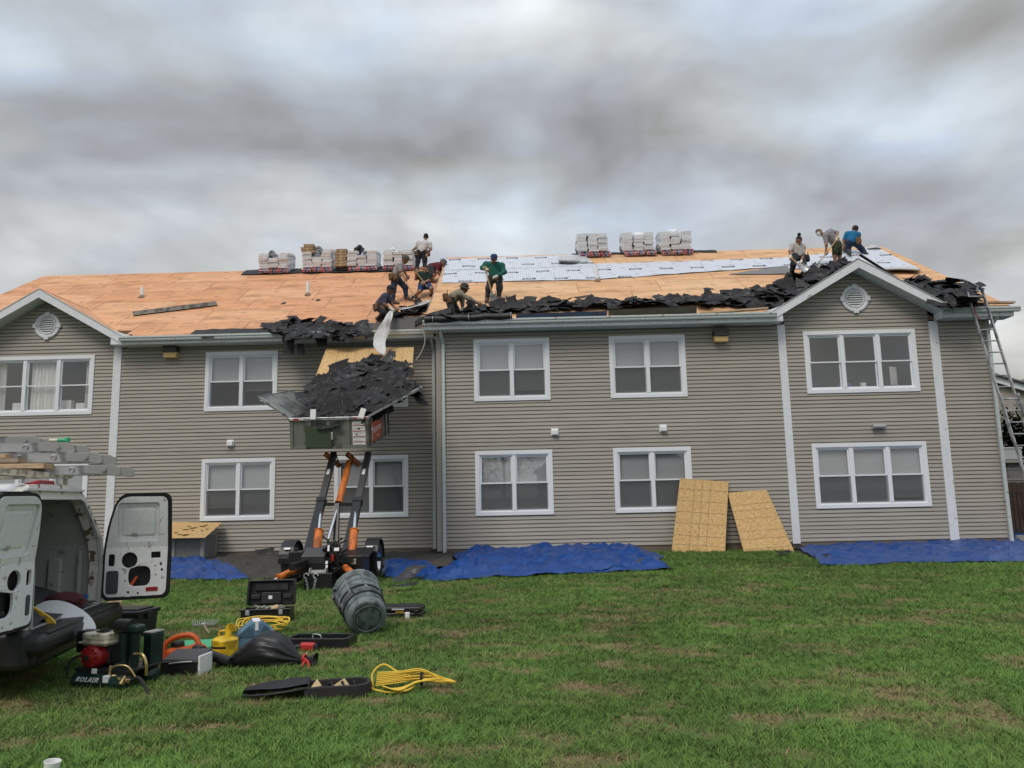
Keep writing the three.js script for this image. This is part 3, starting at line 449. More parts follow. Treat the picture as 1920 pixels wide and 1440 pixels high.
{                                                            // strips hanging over the gutter
  for (const [x0, y0, x1, y1, w] of [[541, 632, 541, 665, 0.34], [563, 646, 565, 668, 0.2], [600, 622, 604, 650, 0.3], [632, 622, 630, 641, 0.22]]) {
    const a = atZ(x0, y0, LZ + 0.16).sub(lp.position), b = atZ(x1, y1, LZ + 0.2).sub(lp.position);
    addMesh('shingle_scrap', slabify(grid(4, 6, (u, v) => V(lerp(a.x, b.x, 1 - v) + (u - 0.5) * w * (0.8 + 0.3 * vnoise(v * 5, x0, 4)), lerp(b.y, a.y, v) + 0.04 * vnoise(u * 4, x0, 5), lerp(b.z, a.z, v) + 0.04 * Math.sin(u * 4 + v * 3)), true), 0.005), M.scrap, lp);
  }
  const lone = (px, py, left, label, s) => { const p = onRoof(px, py, left, 0.02), o = addMesh(numbered('shingle_scrap'), SCRAP[Math.floor(rp() * 14)], M.scrapC, scene); o.position.copy(p); o.quaternion.copy(QR); o.rotateY(rp() * 0.6); o.scale.set(s, 0.5, 0.5); tag(o, label, 'shingle scrap'); };
  lone(1095, 556, false, 'lone grey shingle scrap on bare plywood above the right eave heap', 1.1); lone(235, 630, true, 'grey shingle scrap at the foot of the left gable beside the gutter', 0.8); lone(390, 630, true, 'dark shingle scrap at the left gutter below the lying metal strip', 0.7); lone(531, 568, true, 'small shingle scrap on orange plywood below the left vent pipes', 0.35); lone(592, 562, true, 'small shingle scrap on orange plywood near the left wing middle', 0.35); lone(1330, 541, false, 'small shingle scrap on plywood below the printed underlayment', 0.5);
}
// ---------- shingle bundles stacked on the ridge ----------
{
  const bendGeo = (a) => { const g = new RoundedBoxGeometry(0.335, 0.082, 0.98, 2, 0.018), p = g.attributes.position; const h = new THREE.BoxGeometry(0.335, 0.082, 0.98, 1, 1, 8); const q = h.attributes.position; for (let i = 0; i < q.count; i++) { const z = q.getZ(i) + 0.24, s = Math.sqrt(z * z + 0.01) - 0.1; const x = q.getX(i), y = q.getY(i); q.setXYZ(i, x * (Math.abs(y) > 0.04 && Math.abs(x) > 0.1 ? 0.985 : 1), y - s * Math.sin(a) + 0.006 * Math.sin(x * 9 + z * 7), z * Math.cos(a) + Math.sign(z) * y * Math.sin(a) * sstep(0, 0.2, Math.abs(z))); } h.computeVertexNormals(); const n = h.toNonIndexed(); n.computeVertexNormals(); return n; };
  const angs = [TH * 0.96, TH * 0.8, TH * 0.62, TH * 0.5], bg = angs.map(bendGeo);
  const end = new B(true).box(0.32, 0.074, 0.006).geo(), endUV = end.attributes.uv; void endUV;
  const packM = mat(0xffffff, 0.4, { map: T.pack });
  const protos = bg.map((g, i) => { const o = new THREE.Group(); addMesh('wrapped_body', g, M.wrap, o); return [o, i]; });
  const rs = rng(55);
  const stack = (pxs, counts, left, ord, shift = 0) => {
    const rz = left ? LRZ : RRZ, ry = left ? LY + SL * (LZ - LRZ) : RY + SL * (RZ - RRZ), grp = 'shingle bundles in the ' + ord + ' stack on the ridge';
    counts.forEach((n, c) => {
      const x = atZ(lerp(pxs[0], pxs[1], (c + 0.5) / 3), 495, rz + 0.6).x;
      for (let r = 0; r < n; r++) {
        const ai = r < 2 ? 0 : r < 4 ? 1 : r < 6 ? 2 : 3, o = protos[ai][0].clone(); o.name = numbered('shingle_bundle');
        const coloured = r < 2, a = angs[ai];
        o.position.set(x + (rs() - 0.5) * 0.045 + (coloured ? shift : 0), ry + 0.06 + r * 0.087 - (0.55 * (Math.sin(TH) - Math.sin(a))), rz + 0.02 + (rs() - 0.5) * 0.07); o.rotation.set(0, (rs() - 0.5) * 0.07, (rs() - 0.5) * 0.02);
        if (coloured) { const e = addMesh('printed_end', end, packM, o); const s = Math.sqrt(0.73 * 0.73 + 0.01) - 0.1; e.position.set(0, -s * Math.sin(a) - 0.002, 0.73 * Math.cos(a) + 0.004); e.rotation.x = a; }
        tag(o, coloured ? 'printed blue and red bundle at the bottom of the ' + ord + ' ridge stack' : 'plain white wrapped bundle in the ' + ord + ' ridge stack', 'shingle bundle', coloured ? 'printed ' + grp : grp); scene.add(o);
      }
    });
  };
  stack([487, 541], [8, 6, 8], true, 'leftmost'); stack([568, 622], [8, 6, 9], true, 'second from left'); stack([653, 706], [8, 6, 8], true, 'third from left'); stack([719, 775], [8, 7, 8], true, 'fourth from left');
  stack([1083, 1141], [9, 9, 9], false, 'third from right', 0.08); stack([1168, 1228], [9, 8, 9], false, 'second from right', 0.06); stack([1238, 1298], [9, 8, 9], false, 'rightmost', 0.06);
  const rollG = new B().lathe([[0.027, -0.5], [0.108, -0.5], [0.108, 0.5], [0.027, 0.5], [0.027, -0.5]], TM(0, 0, 0, Math.PI / 2, 0, 0), 22).geo(), rollE = new B().tor(0.06, 0.004, TM(0, 0, 0.502), 20, 5).tor(0.085, 0.003, TM(0, 0, 0.502), 20, 5).geo();
  const roll = (px, py, ry, label) => { const p = atZ(px, py, LRZ + 0.62), o = thing('felt_roll', label, 'roll', [p.x, p.y, LRZ + 0.12]); o.rotation.y = ry; addMesh('rolled_sheet', rollG, M.roll, o); addMesh('end_layers', rollE, M.rollEnd, o); };
  roll(508, 474, 0.05, 'upper left grey roll on top of the leftmost bundle stack'); roll(517.5, 480.5, -0.04, 'lower right grey roll on top of the leftmost bundle stack'); roll(593, 476, 0.03, 'lower grey roll leaning on the second bundle stack from left'); roll(600, 466, -0.12, 'upper grey roll on top of the second bundle stack from left'); roll(684.6, 475, 0.02, 'grey roll on top of the third bundle stack from left'); roll(748.5, 476, 0.02, 'grey roll on top of the fourth bundle stack from left');
  const cb = new B().rbox(0.42, 0.1, 0.36, 0.008).geo(), cl = new B().box(0.44, 0.02, 0.37, 0, 0.035, 0).geo(), tape = new B().box(0.06, 0.103, 0.364).geo();
  const box = (px, py, z, s, label) => { const p = atZ(px, py, z), o = thing('nail_carton', label, 'carton', p.toArray(), 'cardboard cartons on the ridge'); addMesh('carton_body', cb, M.card, o); addMesh('lid', cl, M.card, o); addMesh('tape', tape, M.tan, o); o.scale.x = s; o.rotation.y = (rs() - 0.5) * 0.12; };
  for (const [px, py, s] of [[580, 474, 1.15], [578, 468.5, 1.05], [581, 463, 0.85]]) box(px, py, LRZ + 0.5, s, 'flat brown nail carton on top of the second bundle stack from left');
  for (let k = 0; k < 6; k++) box(641 + (k % 2) * 1.6 - 0.6, 499 - k * 5.4, LRZ + 0.5, 1.05 - (k % 3) * 0.06, 'flat brown nail carton in the pile between second and third bundle stacks');
  const crumple = (px, py, z, s, label, m = M.wrap) => { const p = atZ(px, py, z), g = new THREE.IcosahedronGeometry(0.2, 2).toNonIndexed(), q = g.attributes.position; for (let i = 0; i < q.count; i++) { const x = q.getX(i), y = q.getY(i), w = q.getZ(i), f = 0.6 + 0.9 * vnoise(x * 9 + px, y * 9 + w * 7, 66); q.setXYZ(i, x * f * s, y * f * s * 0.8, w * f * s); } g.computeVertexNormals(); const o = addMesh(numbered('crumpled_wrapper'), g, m, scene); o.position.copy(p); tag(o, label, 'wrapper'); };
  crumple(1199, 447, RRZ + 0.3, 1.15, 'crumpled white wrapper on top of the second bundle stack from right'); crumple(1259, 442, RRZ + 0.3, 1.2, 'larger crumpled white wrapper on top of the rightmost bundle stack'); crumple(1277, 447, RRZ + 0.3, 0.85, 'smaller crumpled white wrapper on the right of the rightmost stack'); crumple(674, 468, LRZ + 0.3, 0.8, 'black and white torn wrapper beside the roll on the third stack', M.blackPlastic); crumple(737, 473, LRZ + 0.3, 0.8, 'torn white wrapper beside the roll on the fourth stack');
}
// ---------- printed underlayment, boards, strips on the roof ----------
function roofSheet(q, left, h, amp, nu = 40, nv = 8) {       // a sheet on the slope between four places: tl, tr, br, bl
  const P = q.map(([x, y]) => onRoof(x, y, left, h)), c = Math.cos(TH);
  const g = grid(nu, nv, (u, v) => { const a = P[3].clone().lerp(P[2], u), b = P[0].clone().lerp(P[1], u), p = a.lerp(b, v), n = amp * (vnoise(p.x * 2.2, p.z * 2.6, 311) + 0.5 * vnoise(p.x * 6, p.z * 5, 312) - 0.4); p.y += n; return p; });
  const p = g.attributes.position, uv = g.attributes.uv; for (let i = 0; i < p.count; i++) uv.setXY(i, p.getX(i), -p.getZ(i) / c);
  return g;
}
{
  const sheet = (name, q, label, h, amp, left = false, m = M.felt) => tag(addMesh(numbered(name), slabify(roofSheet(q, left, h, amp), 0.004), m, scene), label, 'underlayment');
  sheet('underlayment_strip', [[836, 486.5], [1094, 477.5], [1120, 499], [832.5, 507]], 'upper left printed white underlayment strip below the ridge', 0.03, 0.03);
  sheet('underlayment_strip', [[833, 505.5], [1119, 498], [1118, 524.5], [828, 530]], 'lower left printed white underlayment strip behind the teal worker', 0.022, 0.03);
  const c = sheet('underlayment_strip', [[1119, 494.5], [1484, 483], [1484, 499], [1122, 523.5]], 'long printed white underlayment strip below the three right bundle stacks', 0.024, 0.03);
  addMesh('folded_underside', roofSheet([[1365, 514], [1482, 497], [1482, 513.5], [1368, 514.4]], false, 0.03, 0.02, 20, 4), M.feltBack, c);
  sheet('underlayment_strip', [[1480, 484], [1562, 474], [1562, 507], [1478, 503]], 'short printed white underlayment strip behind the man in a face mask', 0.03, 0.03);
  sheet('underlayment_strip', [[1558, 476], [1640, 462.5], [1727, 506], [1560, 509]], 'printed white underlayment strip at the right end behind the gable', 0.04, 0.05);
  { const p0 = onRoof(1060, 488, false, 0.06); tag(addMesh('underlayment_flap', slabify(grid(16, 8, (u, v) => onRoof(lerp(1048, 1100, u), lerp(493, 480, v), false, 0.05 + 0.22 * Math.sin(v * 3) * (1 - u * 0.6) * (0.6 + 0.5 * vnoise(u * 5, v * 3, 9)))), 0.004), mat(L(0.5, 0.51, 0.53), 0.5, DS), scene), 'curled grey flap of underlayment left of the first right stack', 'underlayment'); void p0; }
  { const g = grid(16, 6, (u, v) => onRoof(lerp(1640, 1724, u), lerp(509, 503, v) - 2 * Math.sin(u * 3), false, 0.05 + 0.14 * Math.sin(v * Math.PI))); tag(addMesh('underlayment_curl', slabify(g, 0.004), mat(L(0.42, 0.43, 0.44), 0.5, DS), scene), 'curled grey lower edge of the underlayment right of the gable', 'underlayment'); }
  { const p = onRoof(1635, 463, false, 0.1), g = new THREE.ConeGeometry(0.3, 0.22, 7, 2); const o = addMesh('underlayment_peak', g, mat(L(0.5, 0.5, 0.51), 0.6), scene); o.position.copy(p); tag(o, 'crumpled grey underlayment peak on the right ridge end', 'underlayment'); }
  // toe boards and the roll along the right eave
  const E = (px, py, z = RZ + 0.1) => atZ(px, py, z);
  { const b = new B(), a = E(796, 600), c2 = E(960, 593), pts = []; for (let i = 0; i <= 10; i++) { const p = a.clone().lerp(c2, i / 10); p.y += 0.012 * Math.sin(i * 2); pts.push(p); } b.tube(pts, 0.1, 40, 12); const t = tag(new THREE.Group(), 'rolled black felt lying along the right gutter near the step', 'felt roll'); t.name = 'black_felt_roll'; scene.add(t); b.mesh('roll', M.blackPlastic, t); for (const x of [812, 879, 958]) { const p = E(x, 600 - (x - 796) * 0.043); new B().tor(0.104, 0.008, TM(p.x, p.y, p.z, 0, Math.PI / 2, 0), 20, 5).mesh('tie', M.galv, t); } }
  const board = (x0, y0, x1, y1, hgt, m, name, label) => { const a = E(x0, y0), c2 = E(x1, y1); new B().bar(a, c2, 0.04, hgt, V(0, 1, 0.25)).top(name, m, label, 'board'); };
  board(968, 594.5, 1138, 588.5, 0.16, mat(L(0.05, 0.085, 0.17), 0.6, { map: rep(T.grain, 1.1, 0.5) }), 'toe_board', 'blue toe board standing along the right wing eave');
  board(1141, 588, 1306, 581, 0.19, mat(L(0.09, 0.092, 0.075), 0.7, { map: rep(T.grain, 1.4, 0.5) }), 'toe_board', 'dark grey-green toe board standing along the right wing eave');
  const bracket = (x, y, label) => { const p = E(x, y, RZ + 0.08); new B().ext([[-0.1, -0.07], [0.14, -0.07], [-0.1, 0.12]], 0.03, TM(p.x, p.y, p.z)).box(0.28, 0.02, 0.07, p.x + 0.01, p.y - 0.08, p.z).top('roof_bracket', M.orange, label, 'bracket'); };
  bracket(977, 597, 'orange triangular roof bracket at the left end of the blue board'); bracket(1148, 592, 'orange triangular roof bracket between the blue and dark boards');
  new B().cyl(E(1312, 588), E(1440, 578.5), 0.04, 0.036, 10).top('wooden_pole', M.wood, 'reddish wooden pole along the eave left of the right gable', 'pole');
  new B().bar(atZ(1772, 567, 0.42), atZ(1901, 567.5, 0.42), 0.14, 0.045).top('eave_plank', M.wood, 'long wooden plank poking past the right end of the roof', 'plank');
  { const q = [[1801, 523.5], [1816, 529], [1832, 537.5], [1832, 546]].map(([x, y]) => atZ(x, y, 0.2)); const b = new B(); for (let i = 0; i < 3; i++) b.bar(q[i], q[i + 1], 0.1, 0.02); b.top('bent_drip_edge', M.galv, 'bent metal drip edge sticking up behind the ladder top', 'metal strip'); }
  { const q = [[1612, 477.5], [1635, 492], [1660, 508], [1690, 528], [1712, 541]].map(([x, y]) => atZ(x, y, 0.2)); const b = new B(); for (let i = 0; i < 4; i++) b.bar(q[i], q[i + 1], 0.12, 0.02); b.top('loose_flashing', M.bronze, 'long dark flashing strip lifted above the right gable slope', 'metal strip'); }
  { const a = onRoof(250, 590, true, 0.05), c2 = onRoof(407, 570.5, true, 0.05); new B().bar(a, c2, 0.12, 0.07).bar(a.clone().add(V(0, 0.05, 0.05)), c2.clone().add(V(0, 0.05, 0.05)), 0.012, 0.08).top('gutter_length', mat(L(0.34, 0.33, 0.31), 0.5, { metalness: 0.3, map: rep(T.mottle, 0.6) }), 'grey metal gutter length lying on the orange plywood', 'gutter length'); }
  // white membrane pulled over the step and hanging into the load
  { const q = [[808, 566, -0.6], [790, 569, -0.35], [765, 577, -0.1], [740, 581, 0.1], [727, 597, 0.15], [719, 617, 0.2], [712, 638, 0.35], [713, 652, 0.8], [718, 664, 1.2]].map(([x, y, z], i) => { const p = i < 4 ? onRoof(x, y, true, 0.28) : atZ(x, y, z); return p; });
    const cv = new THREE.CatmullRomCurve3(q); const g = grid(8, 50, (u, v) => { const p = cv.getPoint(1 - v), w = lerp(0.28, 0.17, sstep(0.3, 0.5, v)) * (0.85 + 0.4 * vnoise(v * 9, 3, 8)) * (v < 0.12 ? 0.35 + v * 5.4 : 1), k = sstep(0.45, 0.7, v); p.x += (u - 0.5) * 2 * w * (1 - k * 0.6) * 0.62; p.y += (u - 0.5) * w * k * 0.8 + 0.015 * Math.sin(u * 8 + v * 20); p.z += 0.03 * Math.sin(u * 7 + v * 9) - (u - 0.5) * w * k; return p; });
    tag(addMesh('white_membrane', slabify(g, 0.004), mat(L(0.7, 0.7, 0.68), 0.6, { map: rep(T.cloth, 0.5), side: THREE.DoubleSide }), scene), 'torn white membrane hanging from the gutter into the trailer load', 'membrane'); }
  new B().tube([[795, 615, 0.3], [794, 622, 0.35], [797, 634, 0.45], [795, 648, 0.55], [789, 662, 0.7], [780, 675, 0.9]].map(([x, y, z]) => atZ(x, y, z)), 0.014, 40, 6).top('hanging_cable', mat(L(0.3, 0.29, 0.26), 0.6), 'grey cable hanging from the gutter at the step between wings', 'cable');
  { const q = [[777, 603], [800, 589], [801, 604], [779, 615]].map(([x, y], i) => atZ(x, y, i % 3 ? 0.3 : 0.15)); const g = grid(6, 6, (u, v) => q[3].clone().lerp(q[2], u).lerp(q[0].clone().lerp(q[1], u), v).add(V(0, 0.02 * Math.sin(u * 5), 0.02 * Math.sin(v * 5)))); tag(addMesh('felt_flap', slabify(g, 0.006), M.blackFelt, scene), 'black felt flap hanging off the left end of the right eave', 'felt flap'); }
}
// ---------- extension ladder at the right end ----------
function ladder(rails, name, label, group, m = M.alu, wide = 0.4, shoes = true) { void wide;
  const t = tag(new THREE.Group(), label, 'ladder', group); t.name = numbered(name); scene.add(t);
  for (const { a, b, a2, b2, n, off = 0, rail = [0.032, 0.075] } of rails) {
    const x = b.clone().sub(a), side = b2.clone().sub(b).normalize(), up = side.clone();
    new B().bar(a, b, rail[1], rail[0], up).mesh('rail', m, t); new B().bar(a2, b2, rail[1], rail[0], up).mesh('rail', m, t);
    for (let i = 0; i < n; i++) { const f = (i + 0.5) / n; new B().cyl(a.clone().lerp(b, f), a2.clone().lerp(b2, f), 0.017, 0.017, 8).mesh('rung', m, t); }
    void x; void off;
  }
  void shoes; return t;
}
{
  const T1 = atZ(1812.5, 546, 0.72), T2 = atZ(1839, 536, 0.72); const base = V(12.34, 0.06, 1.5);
  const dir = base.clone().sub(T1), side = T2.clone().sub(T1); side.y = 0; side.normalize().multiplyScalar(0.4); T2.copy(T1).add(side);
  const at = (f, o, lift) => T1.clone().addScaledVector(dir, f).addScaledVector(side, o).add(V(0, 0, lift));
  const t = ladder([{ a: at(0.6, 0, 0.0), b: at(0, 0, 0), a2: at(0.6, 1, 0.0), b2: at(0, 1, 0), n: 13 }, { a: at(1, -0.06, 0.07), b: at(0.42, -0.06, 0.07), a2: at(1, 1.06, 0.07), b2: at(0.42, 1.06, 0.07), n: 13 }], 'extension_ladder', 'tall aluminium extension ladder leaning on the right end of the roof');
  for (const o of [0, 1]) new B().cyl(at(0.004, o, 0), at(-0.012, o, 0), 0.045, 0.04, 10).mesh('rail_cap', mat(L(0.03, 0.035, 0.08), 0.6), t);
  new B().tube([at(0.06, 0, 0.03), at(0.075, 0.08, 0.06), at(0.095, 0.02, 0.05), at(0.11, 0.12, 0.05), at(0.12, 0.2, 0.04)], 0.012, 20, 5).mesh('tie_rope', M.redLens, t);
}
// ---------- plywood leaning on the wall, on the trailer and over the air conditioner ----------
function board(name, q, label, marks, m = M.osb) {            // four corners tl, tr, br, bl
  const [a, b, c, d] = q, t = tag(new THREE.Group(), label, 'plywood sheet'); t.name = numbered(name); scene.add(t);
  const w = a.distanceTo(b), h = a.distanceTo(d), g = grid(8, 8, (u, v) => d.clone().lerp(c, u).lerp(a.clone().lerp(b, u), v)), uv = g.attributes.uv; for (let i = 0; i < uv.count; i++) uv.setXY(i, uv.getX(i) * w + a.x, uv.getY(i) * h + a.y);
  const nrm = b.clone().sub(a).cross(a.clone().sub(d)).normalize();
  addMesh('panel', g, m, t); addMesh('back_face', slabify(g, 0.012).translate(nrm.x * -0.0005, nrm.y * -0.0005, nrm.z * -0.0005), M.osbEdge, t);
  const P = (u, v) => d.clone().lerp(c, u).lerp(a.clone().lerp(b, u), v).addScaledVector(nrm, 0.0015), e = new B(true);
  const ring = [[0, 0], [1, 0], [1, 1], [0, 1], [0, 0]]; for (let i = 0; i < 4; i++) e.bar(P(...ring[i]).addScaledVector(nrm, -0.007), P(...ring[i + 1]).addScaledVector(nrm, -0.007), 0.012, 0.004, nrm.clone().cross(P(...ring[i + 1]).sub(P(...ring[i])))); e.mesh('edge', M.osbEdge, t);
  for (const [u0, v0, u1, v1] of marks) new B().bar(P(u0, v0), P(u1, v1), 0.006, 0.001, nrm).mesh('printed_line', M.ink, t);
  return t;
}
{
  board('plywood_sheet', [atZ(1275, 897, 0.06), atZ(1366, 903, 0.06), atZ(1359, 1044, 0.85), atZ(1259, 1037, 0.62)], 'upright strand board sheet leaning on the wall beside the lower window', [...[0.32, 0.48, 0.64].map((u) => [u, 0, u, 1]), ...[0.12, 0.24, 0.4, 0.55, 0.7, 0.86].map((v) => [0, v, 1, v])]);
  board('plywood_sheet', [atZ(1364, 924, 0.07), atZ(1437, 918, 0.07), atZ(1492, 1040, 0.8), atZ(1398, 1046, 1.0)], 'slanting strand board sheet leaning on the wall beside the white corner board', [0.12, 0.26, 0.38, 0.57, 0.7, 0.79].map((v) => [0, v, 1, v + 0.01]));
  board('plywood_sheet', [atZ(612, 653, -0.24), atZ(776, 651, -0.24), atZ(772, 700, 1.3), atZ(592, 705, 1.3)], 'strand board sheet bridging from the gutter to the raised trailer bed', [0.16, 0.26, 0.36, 0.5, 0.64, 0.75, 0.88].map((u) => [u, 0, u, 1]));
  const ac = atZ(345, 1050, 0.25); ac.y = 0.0;
  const t = board('plywood_sheet', [atZ(298, 978, -0.72), atZ(416, 980, -0.72), atZ(384, 1008, 0.5), atZ(262, 1010, 0.5)], 'strand board sheet laid over the air conditioner as a cover', [[0, 0.6, 1, 0.62]]);
  { const q = [atZ(298, 978, -0.72), atZ(416, 980, -0.72), atZ(384, 1008, 0.5), atZ(262, 1010, 0.5)]; for (let k = 0; k < 14; k++) { const u = 0.45 + rp() * 0.5, v = 0.1 + rp() * 0.8, o = addMesh('shingle_scrap', SCRAP[k % 14], M.scrapB, t); o.position.copy(q[3].clone().lerp(q[2], u).lerp(q[0].clone().lerp(q[1], u), v)); o.position.y += 0.008; o.scale.set(0.18, 0.06, 0.3); o.rotation.y = rp() * 6; } }
  // air conditioner
  const c = atZ(347, 1050, 0.35), u = thing('air_conditioner', 'grey air conditioner with louvred sides under a plywood cover', 'air conditioner', [c.x, 0.03, -0.18]); u.scale.set(1, 0.86, 1);
  new B().rbox(0.86, 0.06, 0.86, 0.02, 0, 0.03, 0).mesh('base_pan', M.greySteel, u); new B().box(0.7, 0.78, 0.7, 0, 0.45, 0).mesh('coil', M.greySteel, u); new B().rbox(0.86, 0.07, 0.86, 0.02, 0, 0.845, 0).mesh('top_cover', M.greySteel, u);
  for (const [x, z] of [[1, 1], [1, -1], [-1, 1], [-1, -1]]) new B().box(0.09, 0.75, 0.09, x * 0.38, 0.435, z * 0.38).mesh('corner_post', M.greySteel, u);
  const gl = new B(); for (let k = 0; k < 17; k++) { gl.box(0.68, 0.012, 0.012, 0, 0.09 + k * 0.044, 0.4).box(0.012, 0.012, 0.68, 0.4, 0.09 + k * 0.044, 0); } for (let k = 0; k < 12; k++) { gl.box(0.012, 0.74, 0.012, -0.33 + k * 0.06, 0.435, 0.408).box(0.012, 0.74, 0.012, 0.408, 0.435, -0.33 + k * 0.06); } gl.mesh('louvre_guard', M.greySteel, u);
}
// ---------- people: one continuous body each, clothes fitted round it ----------
function iso(bones, cell, k = 0.02) {                        // bones [a, b, ra, rb]: tapered capsules joined smoothly, meshed by surface nets
  const lo = V(9e9, 9e9, 9e9), hi = V(-9e9, -9e9, -9e9), pad = 0.03 + k * 2;
  for (const [a, b, r, s] of bones) { const m = Math.max(r, s) + pad; for (const p of [a, b]) { lo.min(p.clone().subScalar(m)); hi.max(p.clone().addScalar(m)); } }
  const n = ['x', 'y', 'z'].map((c) => Math.ceil((hi[c] - lo[c]) / cell) + 2), F = new Float32Array(n[0] * n[1] * n[2]), id = (x, y, z) => (z * n[1] + y) * n[0] + x;
  for (const [a, b, r, s, fl] of bones) {
    const m = Math.max(r, s) + pad, r0 = ['x', 'y', 'z'].map((c) => Math.max(0, Math.floor((Math.min(a[c], b[c]) - m - lo[c]) / cell))), r1 = ['x', 'y', 'z'].map((c, i) => Math.min(n[i] - 1, Math.ceil((Math.max(a[c], b[c]) + m - lo[c]) / cell)));
    const dx = b.x - a.x, dy = b.y - a.y, dz = b.z - a.z, l2 = dx * dx + dy * dy + dz * dz + 1e-9; void fl;
    for (let z = r0[2]; z <= r1[2]; z++) for (let y = r0[1]; y <= r1[1]; y++) for (let x = r0[0]; x <= r1[0]; x++) {
      const px = lo.x + x * cell - a.x, py = lo.y + y * cell - a.y, pz = lo.z + z * cell - a.z, t = clamp((px * dx + py * dy + pz * dz) / l2);
      const d = Math.hypot(px - dx * t, py - dy * t, pz - dz * t) - (r + (s - r) * t); F[id(x, y, z)] += Math.exp(-d / k);
    }
  }
  for (let i = 0; i < F.length; i++) F[i] = F[i] > 1e-20 ? -k * Math.log(F[i]) : 1;
  const pos = [], vid = new Int32Array(F.length).fill(-1), idx = [], C = [[0, 0, 0], [1, 0, 0], [0, 1, 0], [1, 1, 0], [0, 0, 1], [1, 0, 1], [0, 1, 1], [1, 1, 1]], Ed = [[0, 1], [0, 2], [0, 4], [1, 3], [1, 5], [2, 3], [2, 6], [3, 7], [4, 5], [4, 6], [5, 7], [6, 7]];
  for (let z = 0; z < n[2] - 1; z++) for (let y = 0; y < n[1] - 1; y++) for (let x = 0; x < n[0] - 1; x++) {
    const v = C.map(([i, j, w]) => F[id(x + i, y + j, z + w)]); let c = 0, sx = 0, sy = 0, sz = 0;
    for (const [i, j] of Ed) if (v[i] < 0 !== v[j] < 0) { const t = v[i] / (v[i] - v[j]); sx += lerp(C[i][0], C[j][0], t); sy += lerp(C[i][1], C[j][1], t); sz += lerp(C[i][2], C[j][2], t); c++; }
    if (c) { vid[id(x, y, z)] = pos.length / 3; pos.push(lo.x + (x + sx / c) * cell, lo.y + (y + sy / c) * cell, lo.z + (z + sz / c) * cell); }
  }
  const quad = (a, b, c, d, flip) => (flip ? idx.push(a, c, b, a, d, c) : idx.push(a, b, c, a, c, d));
  for (let z = 1; z < n[2] - 1; z++) for (let y = 1; y < n[1] - 1; y++) for (let x = 1; x < n[0] - 1; x++) {
    const a = F[id(x, y, z)] < 0;
    if (a !== F[id(x + 1, y, z)] < 0) quad(vid[id(x, y - 1, z - 1)], vid[id(x, y, z - 1)], vid[id(x, y, z)], vid[id(x, y - 1, z)], !a);
    if (a !== F[id(x, y + 1, z)] < 0) quad(vid[id(x - 1, y, z - 1)], vid[id(x, y, z - 1)], vid[id(x, y, z)], vid[id(x - 1, y, z)], a);
    if (a !== F[id(x, y, z + 1)] < 0) quad(vid[id(x - 1, y - 1, z)], vid[id(x, y - 1, z)], vid[id(x, y, z)], vid[id(x - 1, y, z)], !a);
  }
  const g = new THREE.BufferGeometry(); g.setAttribute('position', new THREE.Float32BufferAttribute(pos, 3)); g.setIndex(idx); g.computeVertexNormals(); return g;
}
const SKIN = [L(0.32, 0.17, 0.105), L(0.26, 0.13, 0.08), L(0.36, 0.2, 0.13), L(0.22, 0.11, 0.07)];
